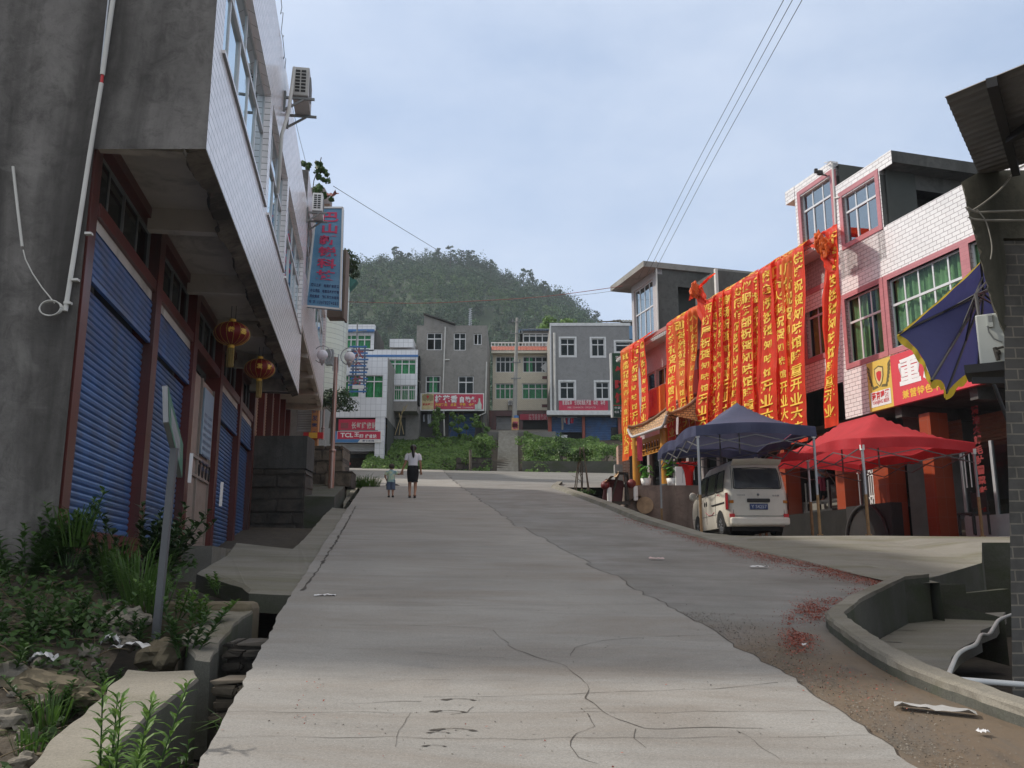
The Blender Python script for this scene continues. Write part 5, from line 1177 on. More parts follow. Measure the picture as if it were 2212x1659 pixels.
h3 = rc(f, c4, 1193, 955, 1290, 1088, .26); mb = MB(); mb.box(f, h3[0], h3[1], .25, .262, h3[2], h3[3], 0); cx_ = (h3[0] + h3[1]) / 2; cz_ = h3[2] + .9
mb.add([f.P(cx_ + x, .268, cz_ + y) for x, y in ((-.22, .2), (0, .3), (.22, .2), (.18, -.12), (0, -.28), (-.18, -.12))], [tuple(range(6))], 1)
for sd in (-1, 1): mb.add([f.P(cx_ + sd * x, .266, cz_ + y) for x, y in ((.2, .28), (.42, .1), (.38, -.22), (.12, -.30))], [(0, 1, 2, 3)], 1)
mb.add([f.P(cx_ + x, .272, cz_ + y) for x, y in ((-.1, .1), (0, .16), (.1, .1), (0, -.14))], [(0, 1, 2, 3)], 2); line(mb, ff, '燕京啤酒', h3[0] + .05, h3[1] - .05, h3[2] + .38, .2, .03, 2); mb.build('crest_panel', [M('straw_panel', (.60, .50, .26), .5), M('bronze_crest', (.30, .25, .12), .5), m_rtext], SN)
h4 = rc(f, c4, 1640, 985, 1700, 1090, .27); mb = MB(); mb.lathe([(.16, 0), (.16, .35), (.06, .6), (.06, .8)], f.P(h4[1] - .2, .28, h4[2] + .05), 10, 0, 1, .1); mb.box(f, h4[0], h4[0] + .28, .265, .28, h4[2], h4[2] + .4, 0); mb.build('bottle_picture', [M('pale_green_print', (.50, .58, .52), .5)], SN)
for i, (x0, y0, x1, y1, nm) in enumerate(((1203, 1130, 1217, 1190, 'small white garment on the line below the buffet sign'), (1240, 1128, 1268, 1210, 'white shirt hanging below the buffet sign'))):
    h = rc(f, c4, x0, y0, x1, y1, -.4); mb = MB(); mb.grid(lambda s, t: f.P(h[0] + (h[1] - h[0]) * (s + .12 * math.sin(t * 6) * (1 - t)), -.4 + .06 * math.sin(s * 7 + t * 3), h[2] + (h[3] - h[2]) * t), 5, 7); tag(mb.build('laundry', [clothmat('white_laundry_%d' % i, (.62, .64, .70))]), nm, 'laundry')

# --- left pair of white tiled houses with blue bands
f = FY(60)
H1 = thing('repair_shop_building', 'white tiled corner building with the red repair shop signs', 'building', f.P(f.px(*c4(700, 1570))[0], 0, f.px(*c4(700, 1575))[1]))
a, b, z0, z1 = rc(f, c4, 300, 770, 892, 1155)
hw = [rc(f, c4, 300, 795, 660, 985), rc(f, c4, 712, 795, 862, 990)]
fwall('upper_wall', f, a, b, z0, z1 + 1.0, hw, [m_tileF, m_room, m_cement_far], H1)
for i, h in enumerate(hw): window(H1, f, *h, 4 if i == 0 else 2, .72, -.08, FM, m_curtainF, .06)
zg_ = f.px(*c4(840, 1575))[1]
mb = MB(); h = rc(f, c4, 800, 1155, 866, 1578); mb.box(f, h[0], h[1], -.5, -.02, zg_ - .6, z0); mb.build('pier', [m_tileF], H1)
mb = MB(); mb.box(f, a, h[0], -1.0, -.35, f.px(*c4(640, 1370))[1], z0 + .01); mb.quad(f.P(a, -4, zg_ - .5), f.P(b, -4, zg_ - .5), f.P(b, -4, z0), f.P(a, -4, z0)); mb.quad(f.P(b, -.5, zg_ - .5), f.P(b, -4, zg_ - .5), f.P(b, -4, z0), f.P(b, -.5, z0)); mb.quad(f.P(a, -.1, z0 + .002), f.P(b, -.1, z0 + .002), f.P(b, -4, z0 + .002), f.P(a, -4, z0 + .002)); mb.build('shop_room', [m_room], H1)
h = rc(f, c4, 480, 1365, 802, 1440, -.4); shutter(H1, f, a, h[1], h[2], h[3], -.42, m_grey_sh, .11)
for k, (x0, y0, x1, y1, d, lab) in enumerate(((490, 1170, 825, 1262, -.05, 'upper red sign of the repair shop with five white characters'), (455, 1270, 848, 1366, .08, 'lower red and blue repair shop sign above the half open shutter'))):
    h = rc(f, c4, x0, y0, x1, y1, d); SN = thing('shop_sign', lab, 'sign', f.P((h[0] + h[1]) / 2, d, h[2])); mb = MB(); mb.box(f, h[0], h[1], d - .12, d, h[2], h[3]); 
    if k == 0:
        mb.build('board', [m_redsign], SN); mb = MB(); line(mb, flat(f, d + .01), '长虹维修站', h[0] + .85, h[1] - .12, (h[2] + h[3]) / 2 - .05, .46, .035); mb.build('lettering', [M('dim_white_lettering', (.55, .50, .46), .6)], SN)
        mb = MB(); mb.box(f, h[0] + .15, h[0] + .65, d + .002, d + .012, h[2] + .12, h[2] + .5); mb.build('logo_plate', [M('dim_logo_plate', (.25, .06, .07), .6)], SN)
    else:
        zz = h[2] + (h[3] - h[2]) * .30; mb.build('board', [m_white], SN); mb = MB(); mb.box(f, h[0] + .2, h[1] - .06, d + .001, d + .014, zz, h[3] - .03); pn = mb.build('red_panel', [m_redsign], SN)
        mb = MB(); ff = flat(f, d + .022); W2 = h[1] - h[0]; word(mb, ff, 'TCL', h[0] + W2 * .13, h[0] + W2 * .40, (zz + h[3]) / 2, .3, .03); put(mb, ff, '王', h[0] + W2 * .475, (zz + h[3]) / 2 + .04, .34, .3, .03); put(mb, ff, '牌', h[0] + W2 * .575, (zz + h[3]) / 2 - .06, .28, .24, .02); line(mb, ff, '维修站', h[0] + W2 * .655, h[0] + W2 * .90, (zz + h[3]) / 2 - .08, .28, .03); mb.build('lettering', [m_wtext], pn)
        mb = MB(); mb.prism([f.P(x, d + .001, z) for x, z in ((h[0], h[2]), (h[0] + W2 * .5, h[2]), (h[0] + W2 * .55, zz - .01), (h[0], zz - .01))], (0, -.012, 0)); mb.box(f, h[0], h[0] + .17, d + .001, d + .014, zz, h[3]); mb.build('blue_strip', [M('sign_blue', (.07, .20, .42), .5)], SN)
        mb = MB(); line(mb, flat(f, d + .016), '服务热线', h[0] + W2 * .6, h[0] + W2 * .85, (h[2] + zz) / 2, .12, .02); mb.build('lettering', [m_btext], SN)
h = rc(f, c4, 500, 1262, 820, 1292, .02); mb = MB(); mb.box(f, h[0], h[1], -.1, .05, h[2], h[3]); tag(mb.build('sign_rail', [m_dark_alu]), 'narrow grey lettered rail between the two repair shop signs', 'sign')
# sides of the shop room: red scooter nose
mb = MB(); q = f.P(f.px(*c4(535, 1535))[0], -.6, zg_ + .3); mb.ball(q, .26, 0, 2, (1.2, .8, .7), .2); mb.cube(q + Vector((-.25, 0, -.1)), (.35, .2, .3), bev=.05); mb.tube([q + Vector((.1, 0, .05)), q + Vector((-.1, 0, .55)), q + Vector((-.3, 0, .62))], .03, 6); tag(mb.build('scooter', [m_rtext]), 'red scooter parked in the dark repair shop doorway', 'scooter')
f = FY(63.5)
H2 = thing('wholesale_building', 'white tiled building with blue bands and a green wholesale banner', 'building', f.P(f.px(*c4(1000, 1300))[0], 0, f.px(*c4(1000, 1330))[1]))
a, b, z0, z1 = rc(f, c4, 620, 582, 1150, 1018)
hw = [rc(f, c4, 905, 662, 1150, 790), rc(f, c4, 900, 880, 1136, 1008)]; hw = [(h[0], min(h[1], b - .12), h[2], h[3]) for h in hw]
fwall('wall', f, a, b, z0, z1, hw, [m_tileF, m_room, m_cement_far], H2)
for h in hw: window(H2, f, *h, 4, .70, -.08, FM, m_curtainF, .06)
mb = MB(); h = hw[1]
for s in np.linspace(h[0], h[1], 16): mb.box(f, s - .012, s + .012, -.05, -.03, h[2], h[3])
mb.build('window_bars', [m_white], H2)
mb = MB(); h = rc(f, c4, 620, 626, 1150, 644); mb.box(f, a - .02, b + .02, 0.002, .05, h[2], h[3]); mb.build('blue_band', [m_blue_tr], H2)
h = rc(f, c4, 885, 1018, 1146, 1340); mb = MB(); mb.box(f, a, b, -8, -1.6, h[2] - 1, z0 + .01); mb.box(f, a, h[0] + .4, -1.7, -.1, h[2] - 1, z0); mb.box(f, a, b, -1.6, -.02, f.px(*c4(1000, 1100))[1], z0 - .003); mb.build('ground_floor', [m_cement_far], H2)
mb = MB(); k = rc(f, c4, 912, 1155, 1052, 1310, -1.58); mb.box(f, k[0], k[1], -1.6, -1.57, k[2], k[3]); mb.build('doorway', [m_room], H2)
h = rc(f, c4, 530, 380, 786, 580); h = (f.px(*c4(470, 500))[0],) + h[1:]
k = rc(f, c4, 480, 455, 762, 575); mb = MB(); wallh(mb, f, h[0], h[1], z1 - .1, h[3], [(k[0], k[1], max(k[2], z1 - .05), k[3])], 0, .14, 0, None, 1, 1); shell(mb, f, h[0], h[1], z1 - .1, h[3], 5, 2); mb.build('roof_room', [m_tileF, m_room, m_cement_dark], H2)
window(H2, f, k[0], k[1], max(k[2], z1 - .05), k[3], 5, .66, -.08, FM, m_curtainF, .06)
mb = MB(); j = rc(f, c4, 480, 418, 786, 437); mb.box(f, h[0] - .02, h[1] + .02, .002, .30, j[2], j[3]); mb.build('blue_band', [m_blue_tr], H2)
mb = MB(); mb.box(f, h[0] - .3, h[1] + .05, -.2, .28, j[3] + .002, h[3] + .02); mb.build('roof_edge', [m_tileF], H2)
h = rc(f, c4, 905, 462, 1106, 582); mb = MB(); mb.box(f, h[0], h[1], -3.5, -1.0, (h[2] + h[3]) / 2 - .1, h[3]); mb.box(f, h[1] - .35, h[1], -3.5, -1.0, z1 - .1, h[3] - .9); mb.box(f, h[0], h[1] - .36, -3.5, -2.9, z1 - .1, h[3] - .9, 1); mb.build('stair_head', [m_tileF, m_cement_dark], H2)
h = rc(f, c4, 600, 648, 907, 756, .3); BN = thing('wholesale_banner', 'green cloth banner with large white wholesale characters', 'banner', f.P(h[1], .3, h[2]))
mb = MB(); mb.grid(lambda s, t: f.P(h[0] + (h[1] - h[0]) * s, .3 + .05 * math.sin(s * 9 + t * 2), h[2] + (h[3] - h[2]) * t - .12 * math.sin(PI * s) * (1 - .4 * t)), 20, 5); mb.build('cloth', [clothmat('green_banner', (.02, .20, .13), .6, .2)], BN)
mb = MB(); g_ = lambda x, y: f.P(x, .385, y); sp_ = (h[1] - h[0]); put(mb, g_, '批', h[1] - 1.63, (h[2] + h[3]) / 2, .88, .86, .05); put(mb, g_, '发', h[1] - .62, (h[2] + h[3]) / 2, .88, .86, .05); put(mb, g_, '品', h[1] - 2.55, (h[2] + h[3]) / 2 - .05, .8, .8, .05); mb.build('lettering', [m_wtext], BN)
# slatted vertical sign on the corner
f = FY(57.4); h = rc(f, c4, 588, 540, 722, 945); VS = thing('slatted_sign', 'tall blue slatted sign with three faded red characters behind the lamp globes', 'sign', f.P(h[0], 0, h[2]))
mb = MB(); nS = 15
for k in range(nS):
    z = h[2] + (h[3] - h[2]) * k / nS; o_ = .07 * math.sin(k * 2.1); mb.box(f, h[0] + o_, h[1] + o_, -.12, -.04, z + .04, z + (h[3] - h[2]) / nS * .66, k % 2)
mb.box(f, h[0] + .15, h[0] + .25, -.2, -.12, h[2], h[3], 1); mb.box(f, h[1] - .25, h[1] - .15, -.2, -.12, h[2], h[3], 1); mb.build('slats', [m_blue_tr, M('faded_blue_slat', (.12, .16, .24), .6)], VS)
mb = MB()
for k, ch in enumerate('大食坊'): put(mb, flat(f, -.03), ch, (h[0] + h[1]) / 2, h[3] - .55 - k * .92, .66, .72, .04)
mb.build('lettering', [M('faded_red_letter', (.28, .08, .09), .6)], VS)
mb = MB(); mb.tube([f.P((h[0] + h[1]) / 2 - .2, -.25, h[2] + .5), f.P((h[0] + h[1]) / 2 - .2, -.25, f.px(*c4(598, 345))[1])], .05, 6); mb.bar(f.P(h[0] + .1, -.25, h[3] + .9), f.P(h[0] + 1.0, -.25, h[3] + 1.0), .05); mb.bar(f.P(h[0] - .2, -.15, h[2] + .9), f.P(h[0] - .2, -2.4, h[2] + .9), .06); mb.build('support_pole', [m_dark_alu], VS)
mb = MB(); k = rc(f, c4, 605, 880, 702, 912); mb.box(f, k[0], k[1], -.038, -.01, k[2], k[3]); mb.build('blank_plate', [m_white], VS)

# --- cream house with the blue roofed penthouse
f = FY(73)
C = thing('cream_house', 'cream tiled house with a red tile ledge and a blue roofed penthouse', 'house', f.P(1, 0, 12.4))
a, b, z0, z1 = rc(f, c5, 250, 488, 760, 975)
W = [rc(f, c5, *q) for q in ((275, 520, 435, 655), (503, 520, 722, 655), (272, 747, 435, 880), (498, 747, 722, 880))]
fwall('wall', f, a, b, z0, z1, W, [m_cream, m_room], C)
for i, h in enumerate(W): window(C, f, *h, 4 if i % 2 == 0 else 4, .66, -.08, FM, m_curtainF, .07, gap=[(h[0], h[1])] if i > 1 else ([(h[0] + 1.3, h[0] + 2.2)] if i == 0 else [(h[0] + .3, h[0] + .8)]))
h = rc(f, c5, 240, 437, 722, 488); mb = MB(); mb.grid(lambda s, t: f.P(h[0] + (b + .4 - h[0]) * s, .75 - .7 * t, h[2] + (h[3] - h[2]) * t + .03 * abs(math.sin(s * 70))), 140, 5); mb.build('tile_ledge', [m_redroof], C)
mb = MB(); mb.box(f, a - .1, b + .3, .0, .7, h[2] - .2, h[2] - .01); mb.build('ledge_edge', [m_cream], C)
h = rc(f, c5, 235, 400, 760, 437); mb = MB(); mb.box(f, h[0], h[1], -.1, .0, h[3] - .07, h[3]); mb.box(f, h[0], h[1], -.1, .0, h[2], h[2] + .06)
for s in np.arange(h[0], h[1], .28): mb.box(f, s, s + .06, -.08, -.02, h[2] + .06, h[3] - .07)
mb.build('railing', [m_white], C)
h = rc(f, c5, 500, 295, 760, 430, -1.0); k = rc(f, c5, 505, 325, 722, 402, -1.0); fp = FY(74); mb = MB(); wallh(mb, fp, h[0], h[1], h[2], h[3] + .1, [k], 0, .1, 0, None, 1, 1); shell(mb, fp, h[0], h[1], h[2], h[3], 4, 0); mb.build('penthouse', [m_cement_far, m_room], C); window(C, fp, *k, 4, .72, -.05, FM, None, .07)
h = rc(f, c5, 468, 270, 765, 297, -.4); mb = MB(); mb.grid(lambda s, t: f.P(h[0] + (h[1] - h[0]) * s, -.2 - 2.2 * t, h[2] + (h[3] - h[2]) * t + .04 * math.sin(s * 130)), 160, 2); mb.build('sheet_roof', [m_blueroof], C)
zb0 = f.px(*c5(500, 1145))[1]; mb = MB(); mb.box(f, a - .3, b, -8, -.6, zb0 - .6, z0); mb.box(f, a - .3, b, -.6, -.05, z0 - .45, z0 - .003, 1); mb.box(f, a - .25, a + .3, -.6, .0, zb0 - .6, z0 - .45, 1); q = rc(f, c5, 470, 1000, 503, 1145); mb.box(f, q[0], q[1], -.6, .0, zb0 - .6, z0 - .45, 1); mb.build('ground_floor', [m_room, m_red], C)
h = rc(f, c5, 270, 1003, 430, 1143, -.5); shutter(C, f, a + .3, q[0], zb0 - .3, z0 - .45, -.5, m_grey_sh, .12)
h = rc(f, c5, 478, 1008, 760, 1056, .1); SN = thing('hotpot_sign', 'dark red hotpot sign over the dim shop front of the cream house', 'sign', f.P(h[0], .1, h[2])); mb = MB(); mb.box(f, *h[:2], .0, .1, *h[2:]); mb.build('board', [m_redsign], SN); mb = MB(); line(mb, flat(f, .11), '桂花香自助火锅', h[0] + .7, h[1] - .3, (h[2] + h[3]) / 2, .5, .03); mb.build('lettering', [M('pink_lettering', (.62, .36, .38), .6)], SN)
for x0, y0, x1, y1, nm in ((668, 687, 722, 712, 'upper'), (664, 925, 718, 950, 'lower')):
    h = rc(f, c5, x0, y0, x1, y1, .02); mb = MB(); mb.box(f, *h[:2], .0, .03, *h[2:]); mb.build('vent', [m_red], C)
h = rc(f, c5, 697, 597, 712, 627, .05); mb = MB(); s_c, z_c = f.px(*c5(698, 612), -.03); mb.prism([f.P(s_c, -.03, z_c - .42), f.P(s_c + .42, -.03, z_c), f.P(s_c, -.03, z_c + .42), f.P(s_c - .42, -.03, z_c)], (0, .02, 0)); tag(mb.build('paper_charm', [m_white]), 'white diamond shaped paper in an upper window of the cream house', 'paper')
# --- grey house with white edging
f = FY(66.5)
K = thing('white_edged_house', 'grey house edged in white trim above blue shop shutters', 'house', f.P(5.4, 0, 11.2))
a, b, z0, z1 = rc(f, c5, 732, 250, 1420, 985)
W = [rc(f, c5, *q) for q in ((820, 368, 944, 515), (1082, 370, 1193, 518), (1285, 397, 1420, 482), (817, 735, 940, 878), (1117, 737, 1232, 878))]; W[2] = (W[2][0], W[2][0] + 2.1, W[2][2], W[2][3])
fwall('wall', f, a, b, z0, z1 - .05, W, [cementmat('smooth_grey_render', (.27, .27, .275), .1, (.17, .17, .17), (.55, .8)), m_room, m_cement_far], K)
for i, h in enumerate(W): window(K, f, *h, 2, .66, -.08, FM, None, .06)
mb = MB()
for h in W: frame(mb, f, *h, .13, -.05, .03)
k = rc(f, c5, 730, 250, 748, 985); mb.box(f, a - .02, k[1], .004, .05, z0, z1 + .1); mb.box(f, k[1], b + .1, .004, .05, z1 - .12, z1 + .1); mb.box(f, a - .3, b, -.2, .45, z0 - .33, z0 - .003)
mb.build('white_trim', [M('white_edging', (.66, .67, .68), .6)], K)
mb = MB(); q = f.px(*c5(770, 322), .1), f.px(*c5(765, 980), .1); mb.tube([f.P(q[0][0], .1, q[0][1]), f.P(q[0][0], .1, q[1][1])], .09, 8); mb.build('drain_pipe', [m_whitepipe], K)
zb0 = f.px(*c5(900, 1245))[1]; mb = MB(); mb.box(f, a, b, -8, -1.4, zb0 - 1.5, z0 - .1); mb.build('ground_floor', [m_room], K)
for x0, x1, nm in ((715, 747, 1), (1003, 1030, 1), (1306, 1336, 1)):
    h = rc(f, c5, x0, 1000, x1, 1250, -.3); q = MB(); q.box(f, h[0], h[1], -.6, -.25, zb0 - 1.5, z0 - .34); q.build('column', [M('brick_red_column', (.30, .06, .035), .5)], K)
for x0, x1, y1, nm in ((748, 1003, 1160, 'a'), (1030, 1306, 1275, 'b')):
    h = rc(f, c5, x0, 1010, x1, y1, -.6); shutter(K, f, h[0], h[1], h[2], z0 - .34, -.65, m_blue_sh, .13)
h = rc(f, c5, 748, 1160, 818, 1240, -.6); mb = MB(); mb.box(f, h[0], h[1], -.7, -.6, zb0 - .5, h[3]); mb.build('shop_wall', [m_blue_sh], K)
h = rc(f, c5, 1248, 1118, 1304, 1260, -.55); mb = MB(); mb.box(f, h[0], h[1], -.66, -.58, h[2], h[3]); mb.build('doorway', [m_black], K)
h = rc(f, c5, 812, 1198, 877, 1245, -.3); mb = MB(); c_ = f.P((h[0] + h[1]) / 2, -.5, (h[2] + h[3]) / 2); mb.cube(c_, (h[1] - h[0], .8, h[3] - h[2]), bev=.06); mb.cube(c_ + Vector((0, 0, (h[3] - h[2]) / 2 + .05)), (h[1] - h[0] + .04, .84, .08), bev=.03); tag(mb.build('chest_freezer', [m_white]), 'white chest freezer under the blue shutters', 'freezer')
h = rc(f, c5, 808, 893, 1224, 976, .25); BN = thing('decor_banner', 'dark red decoration shop banner under the windows of the white edged house', 'banner', f.P(h[0], .2, h[2]))
mb = MB(); mb.grid(lambda s, t: f.P(h[0] + (h[1] - h[0]) * s, .2 + .03 * math.sin(s * 12), h[2] + (h[3] - h[2]) * t - .10 * math.sin(PI * s) * (1 - t)), 20, 4); mb.build('cloth', [m_redsign], BN)
mb = MB(); line(mb, flat(f, .25), '家居装饰 引领时尚新潮流 墙纸 墙布', h[0] + .25, h[1] - .2, h[2] + .60, .42, .03); line(mb, flat(f, .25), '订购电话 13568484396 13982843756', h[0] + .6, h[1] - .9, h[2] + .22, .14, .01); mb.build('lettering', [M('pale_pink_lettering', (.72, .55, .56), .6)], BN)
for k, (x0, x1, y1, c_) in enumerate(((828, 845, 1140, (.42, .36, .33)), (848, 864, 1080, (.55, .50, .50)), (866, 880, 1092, (.50, .04, .08)), (884, 902, 1096, (.30, .36, .55)), (906, 932, 1085, (.45, .03, .06)))):
    h = rc(f, c5, x0, 1040, x1, y1, .1); mb = MB(); mb.grid(lambda s, t: f.P(h[0] + (h[1] - h[0]) * (s + .1 * math.sin(t * 5 + k)), .1 + .07 * math.sin(s * 6 + t * 4 + k), h[2] + (h[3] - h[2]) * t), 5, 7)
    nm = ('long tan trousers', 'pale grey top', 'crimson shirt', 'light blue shirt', 'dark red shirt')[k]; tag(mb.build('laundry', [clothmat('laundry_cloth_%d' % k, c_)]), nm + ' on the clothes line by the blue shutters', 'laundry', 'laundry on the line of the white edged house')
mb = MB(); h = rc(f, c5, 820, 1036, 940, 1042, .1); mb.tube([f.P(h[0] - .2, .1, h[3]), f.P(h[1] + .2, .1, h[3])], .02, 5); tag(mb.build('clothes_pole', [m_steel]), 'thin pole carrying the laundry by the blue shutters', 'pole')
mb = MB(); f7 = FY(70); h = rc(f7, c5, 1345, 262, 1440, 700); mb.box(f7, h[0], h[1] + 1, -5, 0, 11, h[3]); tag(mb.build('blue_wall_house', [M('sky_blue_wall', (.14, .27, .45), .7, .06, 2)]), 'plain blue painted wall behind the white edged house', 'building')
f7 = FY(78); h = rc(f7, c5, 1275, 180, 1440, 260); TR_ = thing('tiled_shed', 'old grey tiled shed roof peeping over the white edged house', 'shed', f7.P(h[0], 0, h[2]))
mb = MB(); mb.grid(lambda s, t: f7.P(h[0] + (h[1] + 2 - h[0]) * s, 1.2 - 2.6 * t, h[2] + (h[3] - h[2]) * t + .06 * abs(math.sin(s * 42))), 120, 6); mb.build('roof_tiles', [M('old_grey_tile', (.10, .105, .10), .8, .25, 5)], TR_)
mb = MB(); mb.box(f7, h[0] + .5, h[1] + 2, -3, .6, 14, h[2] + .2); mb.build('wall', [m_cement_far], TR_); mb = MB()
for k in range(4): mb.bar(f7.P(h[0] - 1.6 + .3 * k, 1.0 - k * .5, h[2] + .1 + .12 * k), f7.P(h[0] + .6, 1.0 - k * .5, h[2] + .05 + .2 * k), .08)
mb.build('rafter', [m_stone], TR_)
# vertical sign with green glow on the restaurant corner
f = FY(47); h = rc(f, c5, 1240, 492, 1420, 1032); VS = thing('vertical_restaurant_sign', 'tall dark green sign with three red characters at the restaurant corner', 'sign', f.P(h[0], 0, h[2]))
def vsm():
    m, nt, b_ = base('dark_green_print', .4); v = objco(nt); cc = ramp(nt, noisec(nt, v, .9, 3, .5), [(.38, (.008, .018, .022, 1)), (.55, (.02, .09, .035, 1)), (.68, (.10, .22, .05, 1))]); nt.links.new(cc, b_.inputs['Base Color']); return m
mb = MB(); mb.box(f, h[0] + .1, h[1], -.25, 0, h[2], h[3]); mb.build('board', [vsm()], VS); mb = MB(); mb.box(f, h[0], h[0] + .095, -.27, .02, h[2], h[3]); mb.build('edge', [m_white], VS)
mb = MB(); z_ = lambda y: f.px(*c5(1300, y))[1]; ff = flat(f, .01)
for k, y in enumerate((648, 760, 872)): put(mb, ff, '知味馆'[k], f.px(*c5(1326, y))[0], z_(y), .55, .58, .06)
mb.build('lettering', [m_rtext], VS)
mb = MB(); word(mb, ff, 'SNOW', h[0] + .28, h[0] + .85, z_(528), .15, .02); line(mb, ff, '雪花啤酒', h[0] + .28, h[0] + .95, z_(560), .12, .02)
line(mb, ff, '中餐汤锅火锅', h[0] + .16, h[0] + 1.1, z_(955), .13, .01); line(mb, ff, '电话', h[0] + .16, h[0] + .4, z_(990), .12, .01); line(mb, ff, '8259867', h[0] + .45, h[0] + 1.05, z_(980), .13, .01); line(mb, ff, '13541867230', h[0] + .45, h[0] + 1.15, z_(1005), .10, .0); mb.build('lettering', [m_wtext], VS)
mb = MB(); mb.box(f, h[0] + .1, h[1], .001, .006, z_(936), z_(931)); mb.build('red_rule', [m_rtext], VS)

# utility pole and its small advert board
f = FY(65); top, bot = f.px(*c5(455, 195)), f.px(*c5(430, 1140)); UP = thing('utility_pole', 'tall concrete utility pole at the top of the steps', 'pole', f.P(bot[0], 0, bot[1]))
mb = MB(); mb.tube([f.P(bot[0], 0, bot[1]), f.P(top[0], 0, top[1])], [.19, .09], 12); mb.build('mast', [M('pole_concrete', (.32, .31, .29), .9, .1)], UP)
mb = MB(); q = f.px(*c5(405, 712)), f.px(*c5(487, 708)); mb.bar(f.P(q[0][0], .15, q[0][1]), f.P(q[1][0], .15, q[1][1]), .07)
for y, w_ in ((232, .35), (330, .5), (575, .3)): q = f.px(*c5(450, y)); mb.bar(f.P(q[0] - w_, .12, q[1]), f.P(q[0] + w_, .12, q[1]), .06); mb.cube(f.P(q[0] + w_ * .8, .12, q[1] + .12), (.1, .1, .2)); mb.cube(f.P(q[0] - w_ * .8, .12, q[1] + .12), (.1, .1, .2))
mb.build('crossarm', [m_dark_alu], UP)
h = rc(f, c5, 430, 1018, 456, 1040, .2); mb = MB(); mb.lathe([(.21, 0), (.21, h[3] - h[2])], f.P((h[0] + h[1]) / 2, 0, h[2]), 12); mb.build('blue_band', [m_blue_tr], UP)
h = rc(f, c5, 408, 1040, 468, 1142, .25); AB = thing('advert_board', 'orange advert board with pink characters at the foot of the utility pole', 'board', f.P(h[0], .2, h[2])); mb = MB(); mb.box(f, h[0], h[1], .2, .26, h[2], h[3]); mb.build('board', [M('apricot_board', (.58, .33, .12), .6)], AB); mb = MB()
for k, ch in enumerate('招租电话'): put(mb, flat(f, .27), ch, (h[0] + h[1]) / 2, h[3] - .45 - k * (h[3] - h[2] - .7) / 3, .42, .42, .03)
mb.build('lettering', [M('magenta_letter', (.55, .08, .16), .6)], AB)
# ================================================================ vehicles, tents, street furniture
def lerpk(k, pts): return float(np.interp(k, [p[0] for p in pts], [p[1] for p in pts]))
m_van = M('dusty_cream_paint', (.68, .64, .56), .38, .08, 1.5, grime=(.40, .35, .27), gs=1.1, gpos=(.50, .80), spec=.5)
m_vglass = M('dark_van_glass', (.045, .048, .05), .16, .35, 2.0, grime=(.13, .12, .11), gs=1.0, gpos=(.45, .8))
zs = [.22, .30, .55, .80, 1.0, 1.06, 1.35, 1.62, 1.75, 1.83, 1.87]
VW = list(zip(zs, [.69, .735, .752, .755, .748, .742, .705, .66, .63, .57, .40])); VR = list(zip(zs, [.10, .02, 0, .0, .02, .03, .09, .17, .20, .26, .50])); VF = list(zip(zs, [3.6, 3.68, 3.74, 3.72, 3.6, 3.48, 3.02, 2.60, 2.42, 2.22, 1.9]))
van = thing('minivan', 'dusty cream minivan parked under the blue canopy, seen from behind', 'van', (5.95, 22.3, pz(22.3) + .01), None, R(92.5))
def vring(z, n=7, o=0.0):
    w_, xr_, xf_ = lerpk(z, VW) + o, lerpk(z, VR) - o, lerpk(z, VF) + o; r = min(.16, w_ * .5); P = []
    for (cx0, cy0, a0) in ((xf_ - r, w_ - r, 0), (xr_ + r, w_ - r, PI / 2), (xr_ + r, -w_ + r, PI), (xf_ - r, -w_ + r, 1.5 * PI)):
        for k in range(n): a = a0 + PI / 2 * k / (n - 1); P.append(Vector((cx0 + r * math.cos(a), cy0 + r * math.sin(a), z)))
    return P
mb = MB(); rings = [vring(z) for z in np.concatenate([np.linspace(.22, 1.0, 7), np.linspace(1.06, 1.87, 12)])]; nr = len(rings[0])
mb.add([p for r_ in rings for p in r_], [(i * nr + k, i * nr + (k + 1) % nr, (i + 1) * nr + (k + 1) % nr, (i + 1) * nr + k) for i in range(len(rings) - 1) for k in range(nr)], 0, True)
mb.add(rings[-1], [tuple(range(nr))]); mb.add(rings[0], [tuple(range(nr))[::-1]])
mb.grid(lambda s, t: Vector((.14 - .20 * math.sin(t * 1.4) , -.60 + 1.2 * s, 1.70 + .13 * t - .03 * abs(s - .5) * 2 + .02)), 12, 5)
body = mb.build('body', [m_van], van)
def side(x0, x1, z0, z1, sy, o=.007, n=5, m=0, rake=(0, 0)):
    return lambda i, j: Vector((x0 + rake[0] * j + (x1 + rake[1] * j - x0 - rake[0] * j) * i, sy * (lerpk(z0 + (z1 - z0) * j, VW) + o), z0 + (z1 - z0) * j))
